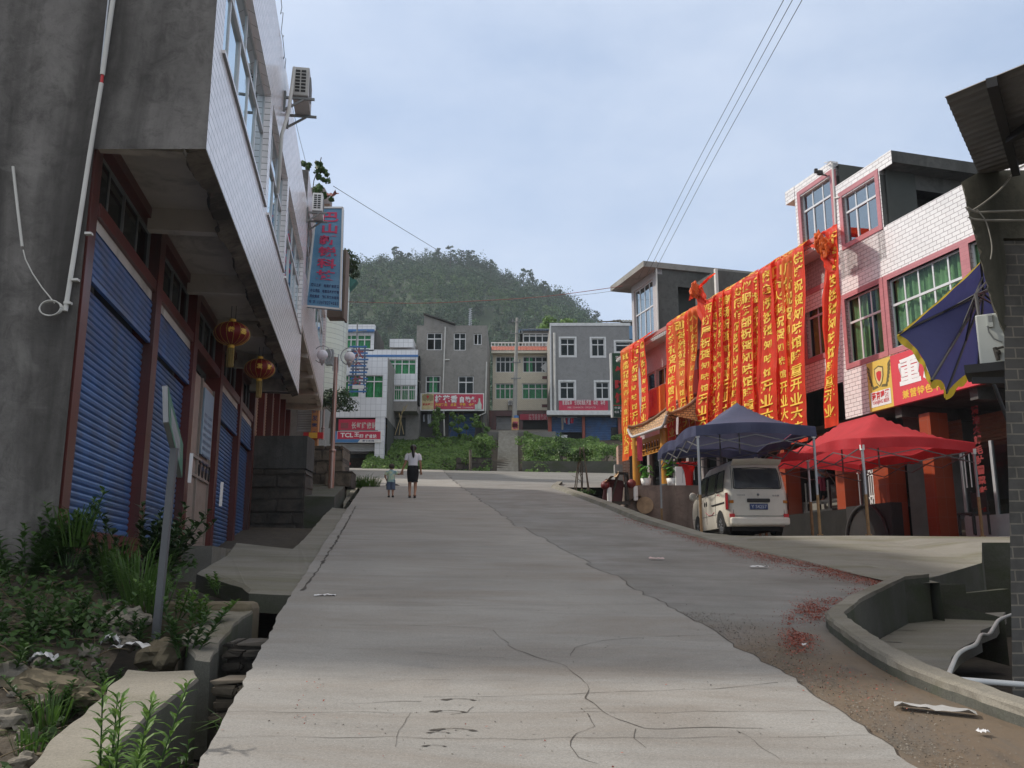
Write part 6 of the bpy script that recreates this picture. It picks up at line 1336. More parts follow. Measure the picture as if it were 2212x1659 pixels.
for sy in (1, -1):
    for x0, x1, rk in ((.40, 1.06, (.04, -.02)), (1.18, 2.0, (-.02, -.05)), (2.12, 3.05, (-.04, -.46))):
        mb = MB(); mb.grid(side(x0, x1, 1.10, 1.60, sy, .008, 5, 0, rk), 6, 6); w_ = mb.build('side_window', [m_vglass], van)
        mb = MB(); f_ = side(x0, x1, 1.10, 1.60, sy, .012, 5, 0, rk); E_ = [f_(i / 8, 0) for i in range(9)] + [f_(1, j / 6) for j in range(7)] + [f_(1 - i / 8, 1) for i in range(9)] + [f_(0, 1 - j / 6) for j in range(7)]; mb.tube(E_, .014, 5); mb.build('window_seal', [m_black], w_)
    mb = MB(); mb.tube([side(.28, 1.45, .80, .80, sy, .004)(i / 8, 0) for i in range(9)], .022, 5); mb.build('slide_rail', [m_blackpaint], van)
    mb = MB()
    for x in (1.12, 2.06, 3.0): mb.tube([Vector((x, sy * (lerpk(z, VW) + .002), z)) for z in np.linspace(.35, 1.08, 8)], .006, 4)
    mb.tube([side(.5, 3.5, .55, .55, sy, .001)(i / 10, 0) for i in range(11)], .005, 4); mb.build('door_seam', [m_blackpaint], van)
    for x in (2.0, 2.18):
        mb = MB(); mb.ball(Vector((x, sy * (lerpk(.9, VW) + .004), .88)), .07, 0, 2, (.8, .3, 1.0)); mb.build('door_handle', [m_blackpaint], van)
    mb = MB(); c_ = Vector((2.85, sy * .90, 1.14)); mb.ball(c_, .12, 0, 2, (.55, .9, 1)); mb.bar(c_, Vector((2.8, sy * .72, 1.08)), .05); mb.build('wing_mirror', [m_van], van)
    for x in (.72, 3.02):
        mb = MB(); mb.add([Vector((x + .37 * math.cos(a), sy * (lerpk(max(.3, .30 + .34 * math.sin(a)), VW) + .004), .26 + .38 * math.sin(a))) for a in np.linspace(-.1, PI + .1, 20)], [tuple(range(20))]); mb.build('wheel_arch', [m_black], van)
        q = MB()
        V_ = [(.29, -.085), (.29, .085), (.25, .10), (.17, .09), (.17, .05), (0.0, .06)]
        q.add([Vector((x + r_ * math.cos(a), sy * (.64 + h_), .285 + r_ * math.sin(a))) for r_, h_ in V_ for a in np.linspace(0, 2 * PI, 24, endpoint=False)], [(i * 24 + k, i * 24 + (k + 1) % 24, (i + 1) * 24 + (k + 1) % 24, (i + 1) * 24 + k) for i in range(len(V_) - 1) for k in range(24)], 0, True); wh = q.build('wheel', [m_black], van)
        q = MB(); q.add([Vector((x + .165 * math.cos(a), sy * .73, .285 + .165 * math.sin(a))) for a in np.linspace(0, 2 * PI, 20, endpoint=False)], [tuple(range(20))])
        for a in np.linspace(0, 2 * PI, 8, endpoint=False): q.bar(Vector((x + .05 * math.cos(a), sy * .735, .285 + .05 * math.sin(a))), Vector((x + .15 * math.cos(a), sy * .735, .285 + .15 * math.sin(a))), .035)
        q.build('rim', [m_steel], wh)
    mb = MB(); z0, z1 = .62, 1.02; mb.grid(lambda i, j: (lambda z: Vector((lerpk(z, VR) + .055 + .16 * (i - .35), sy * (lerpk(z, VW) + .012 - .05 * max(0, .5 - i)), z)))(z0 + (z1 - z0) * j), 5, 6); lt = mb.build('tail_light', [M('red_lamp_lens_%s' % ('l' if sy > 0 else 'r'), (.22, .012, .018), .2)], van)
    mb = MB(); mb.cube(Vector((.02, sy * .655, .80)), (.05, .1, .07)); mb.build('amber_lens', [M('amber_lens', (.45, .16, .02), .25)], lt)
    mb = MB(); mb.cube(Vector((-.015, sy * .66, .47)), (.04, .12, .08)); mb.build('reflector', [m_rtext], van)
mb = MB(); mb.grid(lambda i, j: Vector((lerpk(1.14 + .47 * j, VR) - .010, (-.56 + 1.12 * i) * (1 - .06 * j), 1.14 + .47 * j - .03 * (2 * i - 1) ** 4 * (1 if j < .3 else -.6))), 14, 8); rw = mb.build('rear_window', [m_vglass], van)
mb = MB(); mb.tube([Vector((lerpk(z, VR) - .008, y, z)) for y, z in [(-.575, 1.13)] + [(-.58 + .05 * k, 1.12) for k in range(1, 23)] + [(.575, 1.13), (.57, 1.3), (.555, 1.5), (.53, 1.62), (0, 1.64), (-.53, 1.62), (-.555, 1.5), (-.57, 1.3), (-.575, 1.13)]], .012, 5); mb.build('window_seal', [m_black], rw)
mb = MB(); mb.tube([Vector((lerpk(z, VR) - .004, y, z)) for y, z in ((-.60, 1.68), (-.615, 1.2), (-.62, .5), (-.58, .46), (.58, .46), (.62, .5), (.615, 1.2), (.60, 1.68))], .006, 5); mb.build('hatch_seam', [m_blackpaint], van)
mb = MB(); mb.cube(Vector((-.045, 0, .33)), (.16, 1.44, .19), bev=.05); mb.build('bumper', [m_van], van)
mb = MB(); mb.cube(Vector((-.02, 0, .83)), (.05, .56, .09), bev=.02); mb.build('handle_trim', [m_blackpaint], van)
mb = MB(); mb.cube(Vector((-.022, 0, .68)), (.02, .44, .14), bev=.005); pl = mb.build('number_plate', [M('blue_plate', (.025, .05, .16), .4)], van)
mb = MB(); fv = lambda x, y: Vector((-.034, -x, y)); word(mb, fv, 'Y S4257', -.19, .19, .68, .085, .02); mb.build('lettering', [M('plate_lettering', (.45, .47, .55), .5)], pl)
mb = MB(); word(mb, lambda x, y: Vector((-.004, -x, y)), 'CHANGHE', -.52, -.32, .96, .03, .01); mb.ball(Vector((-.012, 0, .97)), .035, 0, 1, (.3, 1, 1)); line(mb, lambda x, y: Vector((-.004, -x, y)), '北斗星', .34, .52, .95, .04, .02); mb.build('badge', [m_dark_alu], van)
mb = MB(); mb.tube([Vector((lerpk(z, VR) * 0 + x, .752 + .006 * 0 + .004, z)) for x, z in ((1.25, .62), (1.5, .56), (1.8, .57), (2.1, .66))], .012, 4); mb.tube([Vector((x, .752, z)) for x, z in ((.7, .98), (.8, 1.03), (.95, 1.02))], .01, 4); mb.tube([Vector((x, .756, z)) for x, z in ((2.62, .95), (2.55, .99), (2.48, .94), (2.58, .9), (2.5, .86))], .012, 4); mb.build('door_decal', [M('faded_pink_decal', (.5, .12, .14), .5)], van)
mb = MB(); mb.box(FX, .3, 3.4, -.6, .6, .12, .25); mb.build('underbody', [m_black], van)

def tent(name, label, loc, rz, ze, zp, mat, legs, w=3.0, l=4.5, val=.24):
    t = thing(name, label, 'canopy tent', loc, None, rz); ph = random.uniform(0, 6)
    def h(a, b):
        da = abs(a - w / 2) / (w / 2); db = max(0, (w / 2 - b) / (w / 2), (b - (l - w / 2)) / (w / 2)); k = min(1, max(da, db))
        e = .0
        if da >= db: e = .10 * k * abs(math.sin(PI * b / l * (2 if l > 4 else 1))) 
        else: e = .10 * k * math.sin(PI * a / w)
        return ze + (zp - ze) * max(0, 1 - k) ** 1.55 + e * .9 - .03 * math.sin(PI * k) * abs(math.sin(2 * (a + b)))
    A = sorted(set(list(np.linspace(0, w, 25)))); B = sorted(set(list(np.linspace(0, l, 37)))); mb = MB(); na = len(A)
    mb.add([Vector((a, b, h(a, b))) for b in B for a in A], [(j * na + i, j * na + i + 1, (j + 1) * na + i + 1, (j + 1) * na + i) for j in range(len(B) - 1) for i in range(na - 1)], 0, True)
    mb.build('canopy', [mat], t)
    mb = MB(); rim = [(a, 0) for a in A] + [(w, b) for b in B[1:]] + [(a, l) for a in A[::-1][1:]] + [(0, b) for b in B[::-1][1:]]
    for (p, q) in zip(rim[:-1], rim[1:]):
        def dn(x, k): o = .03 * math.sin(7 * (x[0] + x[1]) + ph) * k; nx = (-1 if x[0] == 0 else 1 if x[0] == w else 0); ny = (-1 if x[1] == 0 else 1 if x[1] == l else 0); return Vector((x[0] + nx * (.012 + o), x[1] + ny * (.012 + o), h(*x) + .004 - val * k))
        for k in range(3): mb.add([dn(p, k / 3), dn(q, k / 3), dn(q, (k + 1) / 3), dn(p, (k + 1) / 3)], [(0, 1, 2, 3)], 0, True)
    mb.build('valance', [mat], t)
    for (a, b) in legs:
        mb = MB(); mb.box(FX, a - .022, a + .022, -b - .022, -b + .022, -.05, ze - .16); q = mb.build('leg', [m_steel], t)
        mb = MB(); mb.cube((a, b, .45), (.05, .05, .9)); mb.cube((a, b, .015), (.10, .10, .03)); mb.build('leg_foot', [M('rusty_tent_foot', (.25, .15, .07), .8, .3, 6)], q)
        mb = MB(); mb.cube((a, b, ze - .20), (.075, .075, .12)); mb.build('bracket', [m_white], q)
    mb = MB()
    def truss(p, q, n):
        p, q = Vector(p), Vector(q)
        for i in range(n):
            a_, b_ = p.lerp(q, i / n), p.lerp(q, (i + 1) / n); lo, hi = Vector((0, 0, ze - .46)), Vector((0, 0, ze - .18))
            mb.bar(a_ + lo, b_ + hi, .022); mb.bar(a_ + hi, b_ + lo, .022)
    i_ = .03
    truss((i_, i_, 0), (w - i_, i_, 0), 2); truss((i_, l - i_, 0), (w - i_, l - i_, 0), 2); truss((i_, i_, 0), (i_, l - i_, 0), 4); truss((w - i_, i_, 0), (w - i_, l - i_, 0), 4); truss((i_, l / 2, 0), (w - i_, l / 2, 0), 2)
    for b in (w / 2, l - w / 2): mb.bar((w / 2, b, ze - .45), (w / 2, b, zp - .03), .03)
    mb.build('scissor_frame', [M('dull_frame_steel', (.16, .16, .165), .5, .1, 6, metal=.4)], t); return t
m_navy = clothmat('navy_canopy_cloth', (.075, .082, .15), .5, .25); m_redcan = clothmat('coral_canopy_cloth', (.60, .055, .068), .6, .4)
tent('canopy_tent', 'navy blue pop up canopy over the parked minivan', (4.18, 20.6, pz(20.8)), R(2.0), 2.45, 3.25, m_navy, ((.03, .03), (2.69, .03), (.03, 4.47), (2.69, 4.47)), 2.72)
tent('canopy_tent', 'red pop up canopy beside the blue one on the parking ground', (7.82, 20.4, pz(20.5)), R(14), 2.15, 3.02, m_redcan, ((.03, .03), (2.97, .03), (.03, 4.47), (2.97, 4.47), (.03, 2.25)))

# street lamps
def globe_lamp(name, label, base_px, Y, top_v, globes, ring=True):
    f = FY(Y); s0, z0 = f.px(*base_px); st, zt = f.px(*top_v); t = thing(name, label, 'street lamp', f.P(s0, 0, z0), 'globe street lamps'); H_ = zt - z0
    mb = MB(); mb.tube([f.P(s0, 0, z0), f.P(s0, 0, z0 + H_ * .27)], .10, 12); mb.tube([f.P(s0, 0, z0 + H_ * .27), f.P(s0, 0, zt)], .07, 12); mb.lathe([(.10, 0), (.12, .03), (.12, .09), (.07, .13)], f.P(s0, 0, z0 + H_ * .27), 12); mb.build('pole', [M('pinkish_steel_pole', (.36, .26, .23), .32, .1, 3, metal=.6)], t)
    mb = MB(); gl = []
    for u, v in globes:
        gs, gz_ = f.px(u, v); gl.append((gs, gz_)); sg_ = 1 if gs > s0 else -1; r_ = .30
        for k in (0, .12): mb.tube([f.P(s0, 0, gz_ - .28 - k), f.P(gs - sg_ * .42, 0, gz_ - .28 - k)], .018, 6)
        mb.tube([f.P(gs - sg_ * .38, 0, gz_ - .55), f.P(gs - sg_ * .38, 0, gz_ + .1)], .018, 6)
        mb.tube([f.P(gs + r_ * math.cos(a), 0, gz_ + .02 + r_ * math.sin(a)) for a in np.linspace(-.9 + (PI if sg_ > 0 else 0) * 0, 2 * PI - .9, 30)], .018, 6)
        mb.lathe([(.03, -.36), (.05, -.30), (.10, -.22), (.10, -.17)], f.P(gs, 0, gz_), 10)
    mb.build('arm', [m_steel], t)
    for gs, gz_ in gl:
        q = MB(); q.ball(f.P(gs, 0, gz_), .185, 0, 3); q.build('globe', [M('milk_glass_globe', (.74, .74, .80), .25, .02, 2)], t)
    return t
globe_lamp('street_lamp', 'tall street lamp with two white globes beside the left row', (715, 1056), 30.5, (722, 772), [(696.5, 767), (755.3, 771)])
globe_lamp('street_lamp', 'smaller single globe street lamp further along the left row', (697, 950), 50, (700, 866), [(715, 857)])

# lanterns
m_lan = clothmat('lantern_silk', (.20, .012, .010), .45, .25, .1)
def lantern(u, v, Y, rad, zs_, txt, label):
    f = FY(Y); s, z = f.px(u, v); t = thing('lantern', label, 'lantern', f.P(s, 0, z), 'lanterns under the left overhang'); c_ = f.P(s, 0, z)
    mb = MB(); n = 16; pr = [(rad * math.sin(a) * 1.0 if 0 < a < PI else 0.03, rad * .70 * -math.cos(a)) for a in np.linspace(.22, PI - .22, 18)]
    V_ = []; F_ = []; m_ = n * 4
    for i, (r_, zz) in enumerate(pr):
        for k in range(m_): a = 2 * PI * k / m_; V_.append(c_ + Vector((math.cos(a), math.sin(a), 0)) * r_ * (1 + .018 * abs(math.cos(a * n / 2))) + Vector((0, 0, zz)))
    mb.add(V_, [(i * m_ + k, i * m_ + (k + 1) % m_, (i + 1) * m_ + (k + 1) % m_, (i + 1) * m_ + k) for i in range(len(pr) - 1) for k in range(m_)], 0, True); mb.build('body', [m_lan], t)
    mb = MB()
    for k in range(n): a = 2 * PI * k / n; mb.tube([c_ + Vector((math.cos(a) * (r_ * 1.02 + .004), math.sin(a) * (r_ * 1.02 + .004), zz)) for r_, zz in pr], .0026, 4)
    mb.build('ribs', [m_gold], t)
    for zz, h_ in ((rad * .68, .06), (-rad * .68 - .06, .06)): q = MB(); q.lathe([(0, 0), (rad * .18, 0), (rad * .2, h_ / 2), (rad * .18, h_), (0, h_)], c_ + Vector((0, 0, zz)), 16); q.build('collar', [m_gold], t)
    mb = MB()
    for k in range(30): a = random.uniform(0, 6.28); r_ = rad * .22 * math.sqrt(random.random()); p = c_ + Vector((r_ * math.cos(a), r_ * math.sin(a), -rad * .7 - .05)); mb.tube([p, p + Vector((random.uniform(-.01, .01), random.uniform(-.01, .01), -.34))], .008, 4, 0, False)
    mb.build('tassel', [M('ochre_tassel', (.30, .20, .06), .8, .2, 20)], t)
    mb = MB(); mb.tube([c_ + Vector((-.03, 0, rad * .7)), f.P(s - .03, 0, zs_)], .006, 4); mb.tube([c_ + Vector((.05, 0, rad * .7)), f.P(s + .05, 0, zs_)], .006, 4); mb.build('cord', [m_blackpaint], t)
    mb = MB()
    for k, ch in enumerate(txt):
        a0 = -PI / 2 + .62 + (k - .5) * .72 if k < 2 else 0
        def sf(x, y): a = a0 + x / rad; zz = y; rr_ = rad * math.sqrt(max(.05, 1 - (zz / (rad * .72)) ** 2)) * 1.02 + .012; return c_ + Vector((math.cos(a) * rr_, math.sin(a) * rr_, zz))
        put(mb, sf, ch, 0, 0, rad * .38, rad * .38, .04)
    mb.build('lettering', [m_gold], t); return t
lantern(501, 721, 15.6, .30, ZS - .01, '恭喜', 'larger nearer red lantern with gold characters under the overhang')
lantern(561, 797, 18.6, .30, ZS - .01, '发财', 'second red lantern, further along and lower in view')

# air conditioners
def ac_unit(label, fr, s, d, z, w_, h_, dep, face, bracket=True, mat=None, cat='air conditioner', group='outdoor air conditioner units'):
    """fr: mounting plane; the unit's broad front looks along +d"""
    t = thing('air_conditioner', label, cat, fr.P(s + w_ / 2, d, z), group); mb = MB()
    c_ = fr.P(s + w_ / 2, d + dep / 2, z + h_ / 2); rot = Matrix(((fr.t.x, fr.n.x, 0), (fr.t.y, fr.n.y, 0), (0, 0, 1))); mb.cube(c_, (w_, dep, h_), rot, 0, .02); mb.build('casing', [mat or m_white], t)
    mb = MB(); cx_ = fr.P(s + w_ * .42, d + dep + .006, z + h_ / 2)
    for k in range(6): r_ = h_ * .42 * (k + 1) / 6; mb.tube([cx_ + fr.t * (r_ * math.cos(a)) + Vector((0, 0, r_ * math.sin(a))) for a in np.linspace(0, 2 * PI, 22)], .007, 4)
    for a in np.linspace(0, PI, 5): mb.bar(cx_ + fr.t * (h_ * .42 * math.cos(a)) + Vector((0, 0, h_ * .42 * math.sin(a))), cx_ - fr.t * (h_ * .42 * math.cos(a)) - Vector((0, 0, h_ * .42 * math.sin(a))), .01)
    mb.build('fan_grille', [m_dark_alu], t)
    mb = MB()                                       # louvres on the end cheek
    for k in range(7):
        for j in (0, 1): zz = z + h_ * (.12 + .115 * k); y0 = d + dep * (.16 + .36 * j); mb.box(fr, s - .007, s - .001, y0, y0 + dep * .28, zz, zz + h_ * .075)
    mb.build('louvre', [m_black], t)
    if bracket:
        mb = MB()
        for q in (s + .06, s + w_ - .06): mb.bar(fr.P(q, -.0, z - .04), fr.P(q, d + dep + .12, z - .04), .045); mb.bar(fr.P(q, 0, z - .32), fr.P(q, d + dep * .7, z - .06), .04); mb.bar(fr.P(q, 0.02, z - .34), fr.P(q, .02, z + .1), .04)
        mb.build('bracket', [m_dark_alu], t)
    return t
s_, z_ = FL.px(612, 215); ac_unit('weathered air conditioner high on the tiled overhang against the sky', FL, s_, .16, z_ + .12, .85, .62, .32, 0, mat=M('stained_ac_casing', (.42, .41, .39), .5, .1, 4))
mb = MB(); mb.tube([FL.P(s_ - .2, .2, z_ + .6), FL.P(s_ - .25, .14, z_ - .4), FL.P(s_ - .5, .06, z_ - 1.0), FL.P(s_ - .45, .05, z_ - 1.9), FL.P(s_ - .3, .02, z_ - 2.1)], .035, 7); tag(mb.build('refrigerant_hose', [m_whitepipe]), 'wrapped grey hose dropping from the high air conditioner', 'hose')
mb = MB(); rr_ = []
for k in range(60): q = k / 59; rr_.append(FL.P(s_ - .3 - 5 * q, .03 + .02 * math.sin(k * 1.9), z_ + .5 + 2.6 * q + .12 * math.sin(k * 1.3)))
mb.tube(rr_, .006, 4); tag(mb.build('loose_cable', [m_blackpaint]), 'loose black cable snaking over the upper tiles towards the roof', 'cable')
s_, z_ = FL.px(672, 522); ac_unit('small air conditioner in front of the blue hanging sign', FL, min(s_, s1 - .3), .14, z_ + .10, .78, .52, .28, 0)
f = FY(44.3); q = rc(f, c4, 392, 588, 445, 722, .0); ac_unit('grey air conditioner on the curved tiled bay behind the left globe', f, q[0], 0, q[2], q[1] - q[0], q[3] - q[2], .35, 0, False, m_dark_alu)
f = FY(73); q = rc(f, c5, 378, 890, 430, 932, .4); ac_unit('white air conditioner on the cream house beside the utility pole', f, q[0], .1, q[2], q[1] - q[0], q[3] - q[2], .32, 0)

# hanging blue company sign
f = FY(25.6); TL, TR, BR, BL = [f.px(*q) for q in ((684, 449), (741, 449), (735, 668), (661, 661))]
HS = thing('hanging_sign', 'tall blue sign with large red characters projecting from the left row', 'sign', f.P((BL[0] + BR[0]) / 2, 0, BL[1]))
def hs(x, y, d=0.0):
    a = BL[0] + (TL[0] - BL[0]) * y; b = BR[0] + (TR[0] - BR[0]) * y; za, zb2 = BL[1] + (TL[1] - BL[1]) * y, BR[1] + (TR[1] - BR[1]) * y; return f.P(a + (b - a) * x, d, za + (zb2 - za) * x)
def skym():
    m, nt, b = base('faded_sky_print', .35); v = objco(nt); sep = N(nt, 'ShaderNodeSeparateXYZ'); nt.links.new(v, sep.inputs[0]); ad = N(nt, 'ShaderNodeMath', operation='MULTIPLY_ADD'); ad.inputs[1].default_value = .9; nt.links.new(noisec(nt, v, 1.6, 4), ad.inputs[0]); ad.inputs[2].default_value = -.1
    nt.links.new(ramp(nt, ad.outputs[0], [(.2, (.09, .25, .42, 1)), (.45, (.16, .33, .50, 1)), (.6, (.36, .46, .58, 1))]), b.inputs['Base Color']); return m
mb = MB(); P = [hs(*q) for q in ((0, 0), (1, 0), (1, 1), (0, 1))]; mb.prism(P, (0, .2, 0)); mb.build('board', [skym()], HS)
mb = MB()
for q, r_ in (((0, 0), (1, 0)), ((1, 0), (1, 1)), ((1, 1), (0, 1)), ((0, 1), (0, 0))): mb.bar(hs(*q, .015), hs(*r_, .015), .05, .05)
mb.build('frame', [m_white], HS)
mb = MB()
for k, ch in enumerate('巴山新锐科技'): put(mb, lambda x, y: hs(x, y, .02), ch, .52 + .03 * (k < 2) , .905 - k * .117, .62, .098, .028)
mb.build('lettering', [M('raspberry_letter', (.60, .055, .14), .5)], HS)
mb = MB()
for k, tx_ in enumerate(('网络工程 电脑维修服务', '办公用品 电脑及耗材销售', '系统集成 软硬件技术培训', '电 话 13678274085')): line(mb, lambda x, y: hs(x, y, .012), tx_, .08, .95, .215 - k * .055, .032, .03)
mb.build('lettering', [m_btext], HS)
mb = MB(); mb.bar(hs(-.6, .02, -.1), hs(1, .02, -.1), .06); mb.bar(hs(-.5, .96, -.1), hs(1, .96, -.1), .06); mb.build('support_arm', [m_dark_alu], HS)
f = FY(27.2); q0, q1_ = f.px(738, 660), f.px(706, 684); mb = MB(); mb.box(f, q1_[0], q0[0] + .02, -.5, 0, q1_[1], f.px(740, 540)[1]); mb.box(f, q0[0] + .03, q0[0] + .09, -.55, .05, q1_[1] - .05, f.px(740, 540)[1]); tag(mb.build('brown_sign', [M('brown_sign_back', (.16, .12, .09), .7)]), 'brown backed sign box just behind the blue hanging sign', 'sign')

# leaning green road sign on a grey post, left
b0 = Vector((-2.98, 7.95, dz(-2.98, 7.95) - .1)); tp = atY(377, 968, 7.9)
RSN = thing('road_sign', 'green road sign seen edge on, leaning on a grey steel post', 'road sign', b0)
mb = MB(); mb.bar(b0, tp, .055, .055); mb.build('post', [M('grey_post_paint', (.10, .105, .115), .6, .1, 5)], RSN)
n0, n1, n2, n3 = atY(362, 833, 7.25), atY(395, 960, 8.75), atY(393, 1032, 8.75), atY(364, 912, 7.25); e0 = atY(349, 834, 7.3) - n0
mb = MB(); mb.prism([n0, n1, n2, n3], e0 * .9, 0); mb.build('board', [M('grey_sign_edge', (.24, .25, .27), .6)], RSN)
mb = MB(); g_ = Vector((.004, -.002, 0)); mb.add([p + g_ for p in (n0, n1, n2, n3)], [(0, 1, 2, 3)]); mb.build('green_face', [M('sign_green', (.03, .15, .10), .45)], RSN)
mb = MB(); sf = lambda x, y: n3.lerp(n2, x).lerp(n0.lerp(n1, x), y) + g_ * 2.5
line(mb, sf, '前方学校减速慢行', .1, .9, .5, .17, .0); mb.build('lettering', [M('dull_sign_lettering', (.30, .34, .31), .6)], RSN)

# brick pier with a ragged cornice and the sheet roof over it (right edge)
Yp = 8.6; f = FY(Yp); px_ = [(2074, 396), (2084, 440), (2094, 478), (2108, 520), (2120, 585), (2136, 640), (2152, 690), (2167, 716), (2171, 850), (2178, 1020), (2182, 1174), (2189, 1600), (4200, 1600), (4200, 372), (2160, 372), (2112, 378)]
PI_ = thing('brick_house', 'grey brick house corner with a mossy jutting cornice at the right edge', 'house', atY(2220, 1490, Yp))
mb = MB(); mb.prism([atY(u, v, Yp) for u, v in [(2168, 640)] + px_[8:13] + [(4200, 520), (2168, 520)]][::-1], (.62, 1.05, 0)); mb.build('shaft', [m_brick], PI_)
mb = MB(); P = px_[:8] + [(2168, 700), (2168, 518), (4200, 515), (4200, 372), (2160, 372), (2112, 378)]; P = [atY(p.x, p.y, Yp) + Vector((.035 * noise.noise(Vector((p.x, p.y, 0)) * .11) + .03 * noise.noise(Vector((p.x, p.y, 0)) * .4), -.03, .02 * noise.noise(Vector((p.x, p.y, 9)) * .2))) for p in rs([Vector(q + (0,)) for q in P], 5)]
mb.prism(P[::-1], (.65, 1.1, 0)); mb.build('cornice', [cementmat('mossy_cornice', (.13, .12, .09), .45, (.035, .035, .025), (.42, .62))], PI_)
# sheet roof
A_ = atY(2040, 205, 6.3); B_ = atY(2116, 380, 8.75); C_ = atY(2300, 97, 5.5); Dr = (C_ - A_); n_ = 150
SR = thing('sheet_roof', 'corrugated sheet metal roof seen from below at the top right', 'roof', A_)
def shr(i, j): p = A_.lerp(B_, i) + Dr * j * 6; nn = (B_ - A_).cross(Dr).normalized(); return p + nn * (.018 * (1 if (i * 17) % 1 < .16 else 0))
mb = MB(); mb.grid(shr, n_, 8, 0, False); mb.build('sheet', [M('weathered_sheet', (.20, .195, .19), .6, .15, 2, metal=.2, grime=(.10, .075, .05), gs=1.5, gpos=(.5, .8))], SR)
mb = MB()
for k in (.42, .95, 2, 3, 4, 5): mb.bar(A_.lerp(B_, -.02) + Dr * k + Vector((0, 0, -.07)), A_.lerp(B_, 1.02) + Dr * k + Vector((0, 0, -.07)), .07)
mb.bar(A_.lerp(B_, .50) + Dr * .45 + Vector((0, 0, -.12)), A_.lerp(B_, .30) + Dr * 1.1 + Vector((0, 0, -.10)), .06); mb.bar(A_.lerp(B_, .50) + Dr * .45 + Vector((0, 0, -.12)), A_.lerp(B_, .46) + Dr * 1.1 + Vector((0, 0, -.10)), .05); mb.build('purlin', [m_blackpaint], SR)
def wire(px, Y, r, name, label, mat, n=6):
    mb = MB(); P = [atY(u, v, Y if not hasattr(Y, '__len__') else Y[i]) for i, (u, v) in enumerate(px)]; Q = []
    for i in range(len(P) - 1):
        for k in range(6):
            t = k / 6; p0, p1, p2, p3 = P[max(i - 1, 0)], P[i], P[i + 1], P[min(i + 2, len(P) - 1)]
            Q.append(.5 * ((2 * p1) + (p2 - p0) * t + (2 * p0 - 5 * p1 + 4 * p2 - p3) * t * t + (3 * p1 - p0 - 3 * p2 + p3) * t ** 3))
    Q.append(P[-1]); mb.tube(Q, r, n); return tag(mb.build(name, [mat]), label, 'cable')
m_rope = M('grey_rope', (.30, .28, .24), .8, .1, 20)
wire([(2225, 352), (2195, 368), (2165, 405), (2130, 435), (2098, 455), (2086, 447)], 8.5, .010, 'rope', 'curved rope sweeping up to the sheet roof', m_rope)
wire([(2225, 455), (2150, 457), (2110, 458), (2090, 448)], 8.48, .011, 'rope', 'upper straight rope tied round the cornice', m_rope); wire([(2225, 476), (2140, 476), (2105, 474), (2092, 468)], 8.48, .012, 'rope', 'lower straight rope tied round the cornice', m_rope)
wire([(2110, 452), (2128, 475), (2138, 505), (2143, 535), (2140, 560)], 8.47, .006, 'rope', 'thin looping rope end hanging on the pier', m_rope)
# air conditioner on the pier: its back looks at the street
o_ = atY(2117, 730, 8.9); f = Fr((o_.x, o_.y), (.87, -.5), (-.5, -.87)); a0, zb_ = f.px(2117, 788); a1, zt_ = f.px(2166, 673); t = thing('air_conditioner', 'pale air conditioner fixed to the brick pier on a rough bracket', 'air conditioner', f.P(a0, 0, zb_), 'outdoor air conditioner units')
mb = MB(); mb.cube(f.P((a0 + a1) / 2 + .06, -.16, (zb_ + zt_) / 2), (a1 - a0 + .12, .30, zt_ - zb_), Matrix.Rotation(R(-30), 3, 'Z'), 0, .015); mb.build('casing', [M('pale_ac_casing', (.48, .50, .47), .45, .05, 3)], t)
mb = MB(); q = f.px(2131, 680), f.px(2146, 706); mb.box(f, q[0][0], q[1][0], -.008, .012, q[1][1], q[0][1]); hp = mb.build('handle_panel', [M('pale_ac_panel', (.42, .44, .42), .5)], t); q = f.px(2134, 683), f.px(2144, 695); mb = MB(); mb.box(f, q[0][0], q[1][0], .0121, .014, q[1][1], q[0][1]); mb.build('recess', [m_dark_alu], hp)
mb = MB(); mb.tube([f.P(*[(f.px(u, v)[0]), .02, f.px(u, v)[1]]) for u, v in ((2133, 705), (2136, 718), (2148, 733), (2165, 740))], .008, 6); mb.build('cable', [m_dark_alu], t)
mb = MB(); q = f.px(2155, 762); mb.ball(f.P(q[0], .02, q[1]), .035, 0, 1); mb.tube([f.P(q[0] - .02, .02, q[1] + .05), f.P(q[0], .03, q[1] - .08)], .02, 6); mb.tube([f.P(q[0], .02, q[1] + .04), f.P(q[0] + .06, .02, q[1] + .05)], .012, 6); mb.build('valve', [m_stone_d], t)
mb = MB(); q0, q1_ = f.px(2083, 796), f.px(2170, 795); mb.box(f, q0[0], q1_[0] + .3, -.5, .0, q0[1] - .05, q0[1] + .035, 0); q0, q1_ = f.px(2098, 818), f.px(2170, 822); mb.bar(f.P(q0[0], -.1, q0[1]), f.P(q1_[0] + .2, -.1, q1_[1]), .06); mb.build('bracket', [m_blackpaint], t)

